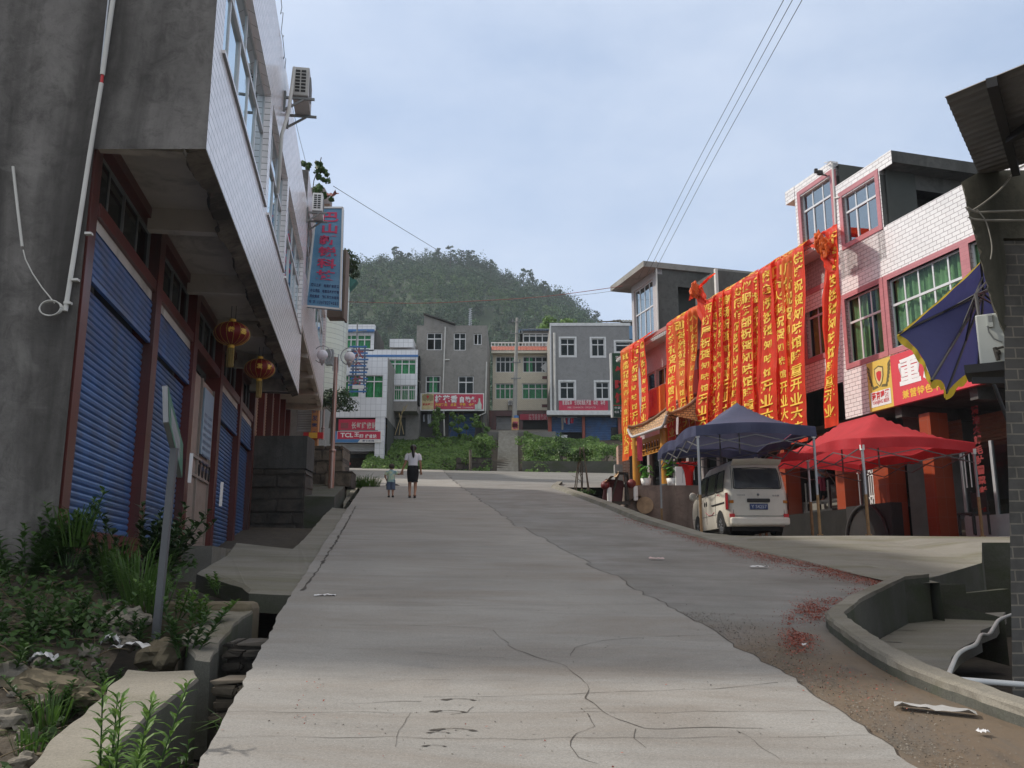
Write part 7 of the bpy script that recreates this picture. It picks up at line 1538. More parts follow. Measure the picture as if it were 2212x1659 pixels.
# tilted parasol behind the pier
tips = [atY(*q) for q in ((1940, 721, 14.6), (2011, 823, 14.0), (2043, 850, 15.0), (2112, 800, 16.0), (2205, 705, 16.6), (2240, 580, 16.8), (2190, 520, 16.4), (2118, 565, 15.6))]
apex = atY(2122, 632, 16.0); hub = atY(2114, 634, 15.35); UMB = thing('parasol', 'tilted blue parasol with a yellow scalloped edge behind the brick pier', 'parasol', hub)
mb = MB()
for k in range(8):
    p, q = tips[k], tips[(k + 1) % 8]; mid = (p + q) / 2
    def pan(i, j):
        e = p.lerp(q, i) + (apex - mid) * .06 * 4 * i * (1 - i); return apex.lerp(e, j) + Vector((0, .10, .05)) * math.sin(PI * j) * .4
    mb.grid(pan, 8, 6)
mb.build('canopy', [clothmat('parasol_blue', (.052, .055, .16), .7, .35)], UMB)
mb = MB()
for k in range(8):
    p, q = tips[k], tips[(k + 1) % 8]; mid = (p + q) / 2; out_ = (mid - apex).normalized()
    mb.grid(lambda i, j: p.lerp(q, i) + (apex - mid) * .06 * 4 * i * (1 - i) + (out_ * .5 + Vector((0, -.1, -.35))) * j * (.14 + .10 * abs(math.sin(i * PI * 3))) + Vector((0, .012 * math.sin(i * 25), 0)), 20, 2)
mb.build('scalloped_edge', [clothmat('parasol_yellow', (.42, .30, .02), .7, .3)], UMB)
for k in range(8):
    mb = MB(); mb.tube([apex + Vector((0, -.03, -.02)), apex.lerp(tips[k], .5) + Vector((0, -.03, -.01)), tips[k] + Vector((0, -.02, 0))], .022, 5); rb = mb.build('rib', [m_blackpaint], UMB)
    mb = MB(); mb.tube([hub + (hub - apex) * .75, apex.lerp(tips[k], .5) + Vector((0, -.03, -.01))], .018, 5); mb.build('strut', [m_blackpaint], rb)
mb = MB(); ax = (hub - apex).normalized(); mb.tube([apex, hub + ax * .6, hub + ax * 1.1 + Vector((.1, 0, -1.2)), Vector((hub.x + .9, hub.y + .1, 2.0))], .03, 8); mb.build('pole', [m_blackpaint], UMB)

# overhead wires
m_wire = M('dark_wire', (.06, .06, .065), .6, .1, 10)
for k, (u0, u1, v1) in enumerate(((1697, 1379, 602), (1716, 1398, 592), (1737, 1412, 590))): wire([(u0, -8), (u0 * .66 + u1 * .34 + 1, v1 * .32), (u0 * .33 + u1 * .67 + 1, v1 * .65), (u1, v1)], [17, 24, 31, 38.8], .009, 'overhead_wire', ('left', 'middle', 'right')[k] + ' one of three parallel wires coming down to the restaurant roof', m_wire)
wire([(748, 652), (900, 655), (1030, 650), (1180, 640), (1345, 618)], [45, 44, 43, 41, 39], .014, 'overhead_wire', 'dull red cable sagging across the street in front of the hill', M('red_cable', (.20, .05, .045), .6))
wire([(1030, 651), (1180, 644), (1300, 632), (1345, 622)], [44, 42, 40, 39], .008, 'overhead_wire', 'thin wire just under the red cable near the restaurant roof', m_wire)
wire([(720, 402), (810, 458), (920, 525), (1030, 590), (1150, 640), (1292, 672)], [28, 33, 38, 44, 52, 66], .010, 'overhead_wire', 'long thin wire descending from the left roofs across the hill', m_wire)
wire([(625, 200), (645, 290), (662, 360), (668, 420)], [21, 23, 25, 27], .006, 'overhead_wire', 'thin wire hanging beside the left parapet against the sky', m_wire)

# things along the restaurant front
f = FY(yT + .55)
def potted(u, v0, v1, label, n, sp, big):
    s, z = f.px(u, v1); t = thing('potted_plant', label, 'plant', f.P(s, 0, zT), 'pot plants at the restaurant door'); mb = MB(); mb.lathe([(.0, 0), (.14, 0), (.20, .30), (.17, .30)], f.P(s, 0, zT), 14); mb.build('pot', [m_white], t)
    H_ = f.px(u, v0)[1] - zT; mb = MB(); mb.tube([f.P(s, 0, zT + .25), f.P(s + .03, .02, zT + H_ * .9)], .02, 6); mb.build('stem', [m_stone_d], t); mb = MB()
    for k in range(n):
        a = rng.uniform(0, 6.28); h_ = H_ * (.35 + .62 * (k + .5) / n); r_ = sp * rng.uniform(.5, 1); c_ = f.P(s, 0, zT + h_); d_ = Vector((math.cos(a), math.sin(a), 0)); e = c_ + d_ * r_ + Vector((0, 0, .05)); w_ = Vector((-d_.y, d_.x, 0)) * big; up = Vector((0, 0, .10)); mb.add([c_, c_.lerp(e, .35) + w_ + up, c_.lerp(e, .7) + w_ * .8 + up * .6, e - up * .6, c_.lerp(e, .7) - w_ * .8 + up * .6, c_.lerp(e, .35) - w_ + up], [(0, 1, 2, 3, 4, 5)])
    mb.build('leaves', [leafmat('pot_plant_leaf', (.05, .17, .03), (.12, .30, .05), .35, .3)], t)
potted(1396, 1008, 1060, 'broad leaved potted plant between the porch columns', 14, .36, .10); potted(1452, 990, 1060, 'light green potted plant just right of the near porch column', 22, .42, .13)
q0, q1_ = f.px(1457, 1062), f.px(1478, 1010); t = thing('cabinet', 'white standing appliance cabinet beside the red flower basket', 'cabinet', f.P(q0[0], 0, zT)); mb = MB(); mb.cube(f.P((q0[0] + q1_[0]) / 2, .1, zT + (q1_[1] - zT) / 2), (q1_[0] - q0[0], .45, q1_[1] - zT), None, 0, .02); mb.build('casing', [m_white], t)
mb = MB(); c_ = (q0[0] * .35 + q1_[0] * .65); mb.box(f, c_ - .006, c_ + .006, .326, .332, zT + .1, q1_[1] - .04); mb.box(f, c_ + .03, c_ + .05, .33, .345, zT + .45, zT + .58); mb.build('door_gap', [m_dark_alu], t)
q0 = f.px(1485, 1060); t = thing('flower_basket', 'flared red paper flower stand in front of the restaurant', 'flower stand', f.P(q0[0], .2, zT)); zt_ = f.px(1485, 1002)[1] - zT; mb = MB(); mb.lathe([(.17, 0), (.18, zt_ * .3), (.20, zt_ * .6), (.27, zt_ * .85), (.36, zt_ * .94), (.38, zt_), (.28, zt_ * .97)], f.P(q0[0], .2, zT), 18); mb.build('basket', [clothmat('red_paper', (.60, .015, .012), .5, .2)], t)
mb = MB()
for k in range(26): a = k / 26 * 6.28; r_ = .33 + .05 * (k % 2); p = f.P(q0[0], .2, zT + zt_) + Vector((r_ * math.cos(a), r_ * math.sin(a), 0)); mb.ball(p, .05, 0, 1, (1, 1, .6), .5)
mb.build('ruffle', [m_rtext], t)
q0, q1_ = f.px(1376, 996), f.px(1386, 946); mb = MB(); mb.grid(lambda i, j: f.P(q0[0] + (q1_[0] - q0[0]) * i, .1 + .03 * math.sin(i * 4 + j * 5), q0[1] + (q1_[1] - q0[1]) * j), 4, 8, 0); tag(mb.build('pennant', [clothmat('pink_pennant', (.50, .06, .10), .6, .3)]), 'small pink pennant hanging beside the far porch column', 'banner')
mb = MB()
for k in range(5): p = FR.P(fsu(FR, 1535 + k * 9, 5.2, .2), .3, zT + 1.75 - .1 * (k % 2)); mb.ball(p, .28, 0, 2, (.8, .5, .9), .8)
tag(mb.build('bunting', [clothmat('red_bunting', (.62, .02, .02), .5, .3)]), 'red cloth bundle hanging under the eave of the blue canopy', 'cloth')

# junk on the traffic island, tree stakes
def isl(u, v, Y): return atY(u, v, Y)
Y0 = 33.2; f = FY(Y0); q = f.px(1330, 1092); JK = thing('junk_frame', 'dark wooden frame with torn cardboard laid over it on the island', 'wooden frame', f.P(q[0], 0, q[1]))
cv = lambda x, y: (1303.8 + x * .12793, 909.6 + y * .12793); jp = lambda x, y, d=0.0: (lambda a: f.P(a[0], d, a[1]))(f.px(*cv(x, y), d))
mb = MB(); mb.bar(jp(250, 890, .1), jp(100, 1400, .25), .07); mb.bar(jp(360, 890, .1), jp(420, 1390, .2), .09); mb.bar(jp(220, 900, -.6), jp(160, 1380, -.7), .07); mb.bar(jp(400, 900, -.6), jp(430, 1370, -.7), .08); mb.bar(jp(120, 1380, .3), jp(450, 1385, .3), .11); mb.bar(jp(230, 880, .1), jp(400, 885, .1), .08); mb.bar(jp(230, 885, -.6), jp(400, 885, -.6), .08); mb.bar(jp(230, 885, .1), jp(230, 885, -.6), .08); mb.bar(jp(400, 885, .1), jp(400, 885, -.6), .08); mb.build('legs', [m_stone_d], JK)
mb = MB(); mb.grid(lambda i, j: jp(10 + 240 * i, 1030 - 160 * i + 25 * math.sin(i * 9) * (1 - j), .6 - 1.2 * j) + Vector((0, 0, .05 * math.sin(i * 6 + j * 2))), 12, 5); mb.grid(lambda i, j: jp(230 + 210 * i, 872 + (100 * max(0, i - .6) * 2.2), .2 - .9 * j), 8, 4, 1); mb.build('cardboard', [M('torn_cardboard', (.48, .32, .18), .9, .2, 5), m_blackpaint], JK)
mb = MB(); mb.cube(jp(160, 1200, -.4), (.7, .4, .9), Matrix.Rotation(.12, 3, 'Y'), 0, .08); tag(mb.build('bundle', [M('maroon_tarp', (.13, .04, .04), .8, .2, 3)]), 'maroon wrapped bundle under the cardboard covered frame', 'bundle')
for k, (x, y) in enumerate(((470, 1060), (30, 1085))):
    c_ = jp(x, y, .4); t = thing('bollard_lantern', ('right hand' if k == 0 else 'left hand') + ' maroon ball on a white stand beside the junk frame', 'stand', c_ - Vector((0, 0, .9)), 'white stands with maroon balls'); mb = MB(); mb.ball(c_, .17, 0, 2, (1, 1, 1)); mb.build('ball', [M('maroon_ball', (.16, .02, .02), .5)], t); mb = MB(); mb.cube(c_ + Vector((.14, 0, -.34)), (.16, .16, .52), None, 0, .03); mb.cube(c_ + Vector((.08, 0, .03)), (.14, .05, .18), None, 1, .03); mb.build('stand', [m_white, M('orange_reflector', (.55, .15, .04), .4)], t)
mb = MB(); mb.grid(lambda i, j: jp(430 + 210 * i, 1340 - 80 * math.sin(i * 1.9) + 10 * j, .5 - .5 * j), 8, 4); tag(mb.build('cardboard', [M('folded_cardboard', (.46, .30, .16), .9, .2, 5)]), 'folded cardboard sheet at the foot of the junk frame', 'cardboard')
mb = MB(); c_ = jp(700, 1420, .3); mb.tube([c_, c_ + Vector((.25, 1.5, .1))], [.30, .32], 16); tag(mb.build('log', [M('cut_log', (.34, .24, .15), .9, .25, 5)]), 'sawn log end lying beside the folded cardboard', 'log')
# upturned table, sacks and platform step
f = FY(23.4); zt_ = zP; q = [f.px(u, 1104) for u in (1792, 1813, 1836, 1862)]
f = Fr(FR.P(0, -.25, 0)[:2], FR.t[:2], FR.n[:2]); TB = thing('upturned_table', 'black upturned table with its legs in the air on the raised platform', 'table', f.P(fsu(f, 1750, zP), 0, zP)); sa, sb = fsu(f, 1792, zP + .4), fsu(f, 1744, zP + .4)
mb = MB(); mb.box(f, sa - .15, sb + .15, -.54, .05, zP, zP + .06); mb.build('table_top', [m_blackpaint], TB)
for s in (sa, sb):
    for d in (0, -.42):
        mb = MB(); mb.box(f, s - .04, s + .04, d - .04, d + .04, zP + .06, zP + .92); mb.build('leg', [m_blackpaint], TB)
mb = MB(); mb.box(f, sa, sb, -.03, .03, zP + .28, zP + .34); mb.box(f, sa, sb, -.45, -.39, zP + .28, zP + .34); mb.build('stretcher', [m_blackpaint], TB)
mb = MB(); mb.box(FR, scol[2] + .6, sG - .1, -5, -.82, zg, zP + .42); tag(mb.build('inner_step', [m_apron]), 'raised inner floor behind the upturned table', 'step')
mb = MB(); u0, u1 = FR.px(1926, 1120, .55)[0], FR.px(1829, 1120, .55)[0]; z1_ = FR.px(1829, 1095, .55)[1]; mb.box(FR, u0, u1, .2, .55, zg - .4, z1_); c_ = FR.P((u0 + u1) / 2 + .1, .57, zg - .1); mb.tube([c_ + FR.t * (.85 * math.cos(a)) + Vector((0, 0, .95 * math.sin(a))) for a in np.linspace(0.1, PI - .1, 20)], .05, 6); tag(mb.build('black_cart_side', [m_blackpaint]), 'large black panel with a wheel arch standing below the red canopy', 'panel')
m_sack = M('grey_white_sack', (.42, .42, .42), .9, .15, 6, .4, 18)
for k, (u, v, dd) in enumerate(((1806, 1082, 0), (1822, 1084, .1), (1812, 1070, 0), (1820, 1060, .1), (1810, 1054, 0))):
    q = FR.px(u, v, -2.4 - dd); mb = MB(); mb.ball(Vector((0, 0, 0)), .24, 0, 3, (1.4, .9, .62), .35); o = mb.build('sack', [m_sack]); o.location = FR.P(q[0], -2.4 - dd, q[1]); o.rotation_euler = (0, random.uniform(-.1, .1), random.uniform(-.4, .4)); tag(o, ('bottom left', 'bottom right', 'middle', 'upper right', 'topmost')[k] + ' pale sack of the pile behind the worker', 'sack', 'sacks piled behind the worker')
f = FR; d_ = -1.4
for k, (u, lab) in enumerate(((2110, 'wooden chair frame in the dark doorway right of the last orange column'),)):
    q = FR.px(u, 1150, -.1); t = thing('chair', lab, 'chair', FR.P(q[0], 0, zg)); mb = MB(); s = q[0]; mb.box(FR, s - .25, s + .25, -.3, .2, zg + .42, zg + .47); mb.build('seat', [m_blackpaint], t)
    for a in (-.22, .22):
        for b in (-.27, .17): q_ = MB(); q_.box(FR, s + a - .02, s + a + .02, b - .02, b + .02, zg - .05, zg + (.42 if b > 0 else 1.0)); q_.build('leg', [m_blackpaint], t)
    mb = MB(); mb.box(FR, s - .2, s + .2, -.29, -.25, zg + .6, zg + .95); mb.build('backrest', [m_blackpaint], t)
# pipes by the pier
mb = MB(); mb.tube([atY(2046, 1467, 7.1), atY(2120, 1472, 7.2), atY(2225, 1480, 7.3)], .022, 8); mb.ball(atY(2046, 1467, 7.1), .042, 0, 2); tag(mb.build('drain_pipe', [m_white]), 'white plastic pipe lying along the pit edge by the brick pier', 'pipe')
wire([(2046, 1465), (2056, 1440), (2068, 1415), (2085, 1402), (2108, 1392), (2120, 1372), (2136, 1371), (2147, 1355), (2160, 1338), (2195, 1325)], [7.1, 7.6, 8.2, 8.6, 8.9, 9.4, 9.5, 9.9, 10.2, 10.4], .019, 'hose', 'pale flexible hose crawling up the broken yard edge', m_whitepipe, 8)['category'] = 'hose'
# ================================================================ people
def skin(name, chains, mat, parent, sub=2, ysq=1.0):
    """one continuous limbed surface: chains of (point, radius) sharing joints by position"""
    V_, R_, E_ = [], [], []
    def vid(p, r):
        for i, q in enumerate(V_):
            if (Vector(q) - Vector(p)).length < 1e-4: return i
        V_.append(tuple(p)); R_.append(r); return len(V_) - 1
    for ch in chains:
        ids = [vid(p, r) for p, r in ch]; E_ += list(zip(ids[:-1], ids[1:]))
    me = bpy.data.meshes.new(name); me.from_pydata(V_, E_, []); o = bpy.data.objects.new(name, me); COL.objects.link(o)
    sk = o.modifiers.new('s', 'SKIN'); sk.use_smooth_shade = True
    for i, d in enumerate(me.skin_vertices[0].data): r = R_[i]; d.radius = (r, r) if not hasattr(r, '__len__') else r; d.use_root = (i == 0)
    su_ = o.modifiers.new('u', 'SUBSURF'); su_.levels = su_.render_levels = sub
    bpy.context.view_layer.update(); m2 = bpy.data.meshes.new_from_object(o.evaluated_get(bpy.context.evaluated_depsgraph_get())); bpy.data.objects.remove(o); bpy.data.meshes.remove(me)
    m2.name = name; m2.materials.clear(); m2.materials.append(mat)
    for p in m2.polygons: p.use_smooth = True
    q = bpy.data.objects.new(name, m2); COL.objects.link(q); q.parent = parent; return q
def hand(w_, d_, side_, s=1.0, curl=.5):
    """palm and five separate bent fingers starting at wrist w_, pointing along d_"""
    w_, d_ = Vector(w_), Vector(d_).normalized(); a = d_.cross(Vector((0, 1, 0))); a = a.normalized() if a.length > .1 else Vector((1, 0, 0)); n_ = a.cross(d_).normalized(); pl = w_ + d_ * .075 * s; ch = [[(tuple(w_), .022 * s), (tuple(pl), .030 * s)]]
    for k, L in enumerate((.062, .074, .070, .054)):
        b = pl + a * (k - 1.5) * .019 * s; m_ = b + d_ * L * .5 * s + n_ * .012 * curl; e = b + d_ * L * .8 * s + n_ * .05 * curl * s; ch.append([(tuple(pl), .030 * s), (tuple(b + d_ * .012 * s), .010 * s), (tuple(m_), .009 * s), (tuple(e), .0075 * s)])
    t0 = w_ + d_ * .03 * s; ch.append([(tuple(w_), .022 * s), (tuple(t0 + a * side_ * .034 * s), .011 * s), (tuple(t0 + a * side_ * .045 * s + d_ * .045 * s + n_ * .015), .009 * s)]); return ch
def torso(secs, n=20):
    mb = MB(); V_ = []
    for z, wx, dy, cx, cy in secs:
        for k in range(n): a = 2 * PI * k / n; c_, s_ = math.cos(a), math.sin(a); V_.append(Vector((cx + wx * math.copysign(abs(c_) ** .8, c_), cy + dy * math.copysign(abs(s_) ** .9, s_), z)))
    mb.add(V_, [(i * n + k, i * n + (k + 1) % n, (i + 1) * n + (k + 1) % n, (i + 1) * n + k) for i in range(len(secs) - 1) for k in range(n)], 0, True); return mb
m_skin = M('tan_skin', (.33, .17, .105), .55, .06, 4); m_hair = M('black_hair', (.012, .010, .010), .45, .2, 12); m_tee = clothmat('white_tee', (.68, .68, .74), .8, .1); m_skirt = clothmat('black_skirt', (.012, .012, .015), .8, .05)
def face(p, c_, r, yaw):
    mb = MB(); d_ = Vector((math.sin(yaw), math.cos(yaw), 0)); s_ = Vector((d_.y, -d_.x, 0))
    for k in (-1, 1): mb.ball(c_ + d_ * r * .93 + s_ * k * r * .36 + Vector((0, 0, r * .02)), r * .11, 0, 1)
    mb.ball(c_ + d_ * r * .95 + Vector((0, 0, -r * .52)), r * .16, 1, 1, (1.3, .6, .4)); mb.build('face_features', [m_hair, m_rtext], p)
    mb = MB(); mb.ball(c_ + d_ * r * 1.02 + Vector((0, 0, -r * .2)), r * .17, 0, 1, (.8, 1, 1.2))
    for k in (-1, 1): mb.ball(c_ + s_ * k * r * .9 + Vector((0, 0, -r * .1)), r * .22, 0, 1, (.5, .8, 1.2))
    mb.build('nose_and_ears', [m_skin], p)
wx, wy = -2.95, 27.3; z0 = roadz(wx, wy)
Wm = thing('person', 'woman in white top and black skirt walking up the road hand in hand', 'person', (wx, wy, z0 + .025), None, R(6))
ft = lambda x, y0, dz=0: [((x, y0 - .05, .045 + dz), .036), ((x, y0 + .06, .03 + dz), .036), ((x, y0 + .15, .02 + dz), .028)]
body = [[((0, 0, .86), .12), ((0, 0, 1.05), .10), ((0, 0, 1.22), .11), ((0, 0, 1.31), .055), ((0, .005, 1.38), .045), ((0, .015, 1.46), .085), ((0, .02, 1.52), .07)],
        [((0, 0, 1.22), .11), ((-.15, 0, 1.27), .05), ((-.225, -.01, 1.03), .040), ((-.315, 0, .80), .026)], [((0, 0, 1.22), .11), ((.15, 0, 1.27), .05), ((.215, -.03, 1.03), .040), ((.235, .02, .80), .026)],
        [((0, 0, .86), .12), ((-.085, 0, .80), .085), ((-.085, .04, .45), .055), ((-.085, .03, .26), .048), ((-.08, -.02, .09), .033)] + ft(-.08, -.02), [((0, 0, .86), .12), ((.085, 0, .80), .085), ((.08, .02, .45), .055), ((.08, .0, .26), .048), ((.07, -.10, .10), .033)] + ft(.07, -.10, .01)]
body += [[((-.315, 0, .80), .026)] + h[:] if False else h for h in hand((-.315, 0, .80), (-.25, 0, -1), 1)] + hand((.235, .02, .80), (.1, .1, -1), -1)
skin('body', body, m_skin, Wm); face(Wm, Vector((0, .015, 1.46)), .085, 0)
t = torso([(.88, .150, .115, 0, 0), (.95, .145, .11, 0, 0), (1.03, .14, .105, 0, 0), (1.15, .165, .115, 0, 0), (1.23, .180, .108, 0, 0), (1.285, .165, .09, 0, 0), (1.315, .115, .075, 0, 0), (1.335, .062, .058, 0, 0)])
for s in (-1, 1): t.tube([(s * .13, 0, 1.275), (s * .175, 0, 1.24), (s * .20, -.005, 1.14), (s * .208, -.007, 1.10)], [.062, .068, .062, .060], 12)
t.build('top', [m_tee], Wm)
torso([(.94, .148, .112, 0, 0), (.86, .168, .125, 0, 0), (.76, .178, .128, 0, 0), (.62, .168, .122, 0, .01), (.50, .152, .115, 0, .02), (.455, .150, .115, .005, .02)]).build('skirt', [m_skirt], Wm)
mb = MB(); mb.ball((0, -.002, 1.478), .1, 0, 3, (.95, 1.05, 1.0)); mb.tube([(0, -.10, 1.48), (0, -.135, 1.40), (.0, -.135, 1.30), (.01, -.13, 1.20), (.012, -.125, 1.15)], [.045, .042, .045, .03, .006], 10); mb.build('hair', [m_hair], Wm)
mb = MB()
for x, y in ((-.08, -.02), (.07, -.10)): mb.cube((x, y + .05, .0), (.08, .25, .022), None, 0, .008); mb.cube((x, y + .09, .05), (.085, .03, .03), None, 0, .01); mb.cube((x, y - .05, -.0), (.05, .06, .03))
mb.build('sandals', [m_blackpaint], Wm)
bx, by = -3.60, 27.35; z0 = roadz(bx, by)
By = thing('person', 'small boy in patterned shirt and blue shorts holding the hand of the woman', 'person', (bx, by, z0 + .02), None, R(6))
body = [[((0, 0, .50), .085), ((0, 0, .62), .08), ((0, 0, .74), .08), ((0, 0, .80), .042), ((.005, .0, .84), .038), ((.01, .01, .90), .082), ((.01, .015, .955), .065)],
        [((0, 0, .74), .08), ((.11, 0, .755), .036), ((.20, .0, .68), .028), ((.285, .0, .685), .02)], [((0, 0, .74), .08), ((-.11, 0, .755), .036), ((-.185, -.03, .62), .028), ((-.125, .02, .49), .02)],
        [((0, 0, .50), .085), ((-.06, 0, .46), .06), ((-.06, .02, .24), .040), ((-.055, 0, .07), .026), ((-.055, .03, .03), .026), ((-.055, .09, .02), .022)], [((0, 0, .50), .085), ((.06, 0, .46), .06), ((.06, -.0, .24), .040), ((.06, -.06, .08), .026), ((.065, -.02, .035), .026), ((.07, .03, .02), .022)]]
body += hand((.285, 0, .685), (1, 0, .05), 1, .62, .9) + hand((-.125, .02, .49), (.4, .3, -.8), 1, .62)
skin('body', body, m_skin, By); face(By, Vector((.01, .01, .90)), .082, .9)
def shirtm():
    m, nt, b = base('patterned_shirt', .8); v = objco(nt); cc = ramp(nt, noisec(nt, v, 9, 3, .5), [(.36, (.16, .28, .36, 1)), (.5, (.30, .42, .42, 1)), (.58, (.42, .55, .34, 1)), (.66, (.50, .48, .40, 1))]); nt.links.new(cc, b.inputs['Base Color']); return m
t = torso([(.44, .125, .095, 0, 0), (.52, .118, .092, 0, 0), (.62, .112, .088, 0, 0), (.72, .118, .085, 0, 0), (.765, .11, .072, 0, 0), (.79, .075, .06, 0, 0), (.815, .048, .046, 0, 0)])
t.tube([(.09, 0, .755), (.14, 0, .73), (.19, 0, .69)], [.05, .05, .046], 10); t.tube([(-.09, 0, .755), (-.135, -.01, .71), (-.17, -.02, .65)], [.05, .05, .046], 10); t.build('shirt', [shirtm()], By)
mb = MB(); mb.tube([(-.055, 0, .50), (-.062, .0, .36), (-.064, .012, .22)], [.075, .073, .072], 14); mb.tube([(.055, 0, .50), (.062, -.0, .36), (.064, -.008, .22)], [.075, .073, .072], 14); mb.build('shorts', [clothmat('blue_shorts', (.10, .13, .20), .8, .05)], By)
mb = MB(); mb.ball((.008, -.006, .918), .09, 0, 3, (.98, .98, .88)); mb.build('hair', [M('short_dark_hair', (.035, .022, .016), .7, .3, 30)], By)
mb = MB()
for x, y in ((-.055, .03), (.068, -.02)): mb.ball((x, y, .022), .05, 0, 2, (.75, 1.5, .62))
mb.build('shoes', [m_blackpaint], By)
q = FR.px(1776, 1088, -1.05); Wk = thing('person', 'worker in grey shirt and dark red trousers holding a pole on the raised platform', 'person', FR.P(q[0], -1.05, zP + .422), None, PI + .55); Wk.scale = (.88, .88, .88)
body = [[((0, 0, .86), .12), ((0, .02, 1.05), .10), ((0, .05, 1.22), .11), ((0, .07, 1.31), .055), ((0, .09, 1.37), .045), ((0, .12, 1.45), .085), ((0, .13, 1.51), .07)],
        [((0, .05, 1.22), .11), ((-.16, .05, 1.26), .05), ((-.20, .12, 1.02), .040), ((.02, .26, .98), .027)], [((0, .05, 1.22), .11), ((.16, .05, 1.26), .05), ((.22, .12, 1.03), .040), ((.10, .28, .90), .027)],
        [((0, 0, .86), .12), ((-.09, 0, .80), .085), ((-.09, .03, .45), .055), ((-.09, .0, .08), .035)] + ft(-.09, .0), [((0, 0, .86), .12), ((.09, 0, .80), .085), ((.10, .02, .45), .055), ((.11, -.03, .08), .035)] + ft(.11, -.03)]
body += hand((.02, .26, .98), (1, .2, -.2), 1, 1, 1) + hand((.10, .28, .90), (-1, .2, .1), 1, 1, 1)
skin('body', body, m_skin, Wk); face(Wk, Vector((0, .12, 1.45)), .085, 0)
t = torso([(.84, .165, .125, 0, 0), (.95, .155, .12, 0, .01), (1.05, .155, .115, 0, .02), (1.15, .17, .12, 0, .04), (1.23, .185, .11, 0, .055), (1.285, .165, .09, 0, .065), (1.32, .115, .075, 0, .07), (1.335, .062, .058, 0, .075)])
for s in (-1, 1): t.tube([(s * .14, .05, 1.27), (s * .18, .06, 1.22), (s * .20, .09, 1.10)], [.062, .066, .06], 12)
t.build('shirt', [clothmat('slate_shirt', (.32, .45, .52), .8, .05)], Wk)
mb = MB(); 
for s in (-1, 1): mb.tube([(s * .07, 0, .86), (s * .09, .01, .62), (s * .095, .02, .36)], [.115, .105, .09], 14); mb.tube([(s * .095, .02, .37), (s * .098, .01, .27), (s * .1, 0, .20)], [.085, .08, .06], 12, 1)
mb.build('trousers', [clothmat('wine_trousers', (.48, .08, .14), .8, .05), m_blackpaint], Wk)
mb = MB(); mb.ball((0, .10, 1.468), .1, 0, 3, (.95, 1.0, .95)); mb.build('hair', [m_hair], Wk)
p0 = FR.P(q[0], -1.05, zP + .422); rt = Matrix.Rotation(PI + .55, 3, 'Z'); mb = MB(); mb.tube([p0 + rt @ Vector((.30, .26, 1.1)), p0 + rt @ Vector((.05, .27, .95)), p0 + rt @ Vector((-.75, .35, .05))], .018, 7); tag(mb.build('broom_pole', [m_dark_alu]), 'long dark pole slanting down from the hands of the worker', 'pole')
# ================================================================ vegetation, hill, litter, haze
def cards(name, P, Nn, size, mat, parent=None, asp=.5, droop=.0, loc=None, stuff=False):
    """many leaf-shaped faces: P centres, Nn rough normals, size lengths"""
    P = np.asarray(P, float); Nn = np.asarray(Nn, float); n = len(P); size = np.broadcast_to(np.asarray(size, float), (n,))[:, None]
    Nn = Nn + rng.normal(0, .45, (n, 3)); Nn /= np.linalg.norm(Nn, axis=1, keepdims=True) + 1e-9
    t = rng.normal(0, 1, (n, 3)); t[:, 2] -= droop; t -= Nn * (t * Nn).sum(1, keepdims=True); t /= np.linalg.norm(t, axis=1, keepdims=True) + 1e-9; b = np.cross(Nn, t)
    V_ = np.stack([P - t * size * .5, P + b * size * asp * .5 + Nn * size * .06, P + t * size * .5, P - b * size * asp * .5 + Nn * size * .06], 1).reshape(-1, 3)
    o0 = np.zeros(3) if loc is None and parent is None else np.array(loc if loc is not None else parent.location); V_ = V_ - o0
    me = bpy.data.meshes.new(name); me.vertices.add(4 * n); me.vertices.foreach_set('co', V_.ravel()); me.loops.add(4 * n); me.loops.foreach_set('vertex_index', np.arange(4 * n)); me.polygons.add(n); me.polygons.foreach_set('loop_start', np.arange(0, 4 * n, 4)); me.polygons.foreach_set('loop_total', np.full(n, 4)); me.update(calc_edges=True); me.validate(); me.materials.append(mat)
    o = bpy.data.objects.new(name, me); COL.objects.link(o)
    if parent is not None: o.parent = parent
    elif loc is not None: o.location = loc
    return o
def clump(n, r, squash=.8, lob=7, seed=0):
    """points and normals of an uneven leafy crown of radius 1"""
    g = np.random.default_rng(seed); P, Q = [], []
    for k in range(lob):
        c = g.normal(0, .42, 3); c[2] *= squash; rr = g.uniform(.32, .58); m_ = n // lob
        d = g.normal(0, 1, (m_, 3)); d /= np.linalg.norm(d, axis=1, keepdims=True); q = g.uniform(.55, 1.05, (m_, 1)); P.append(c + d * rr * q); Q.append(d)
    P, Q = np.concatenate(P), np.concatenate(Q); P[:, 2] *= squash; Q[:, 2] += .35; return P * r, Q
m_leaf = leafmat('weed_leaf', (.024, .058, .014), (.052, .11, .024), .5, .3); m_leaf_l = leafmat('pale_green_leaf', (.06, .135, .026), (.135, .235, .05), .5, .35)  # the second leaf is a paler, yellower green
m_leaf_d = leafmat('dark_leaf', (.014, .032, .011), (.03, .06, .018), .5, .2); m_grass = leafmat('grass_blade', (.032, .075, .014), (.07, .14, .024), .5, .35)
m_hillA = leafmat('hill_tree_leaf', (.016, .052, .020), (.026, .078, .026), .7, .1); m_hillB = leafmat('hill_bush_leaf', (.042, .10, .03), (.062, .135, .036), .7, .1); m_bark = M('bark', (.07, .055, .04), .9, .25, 8)
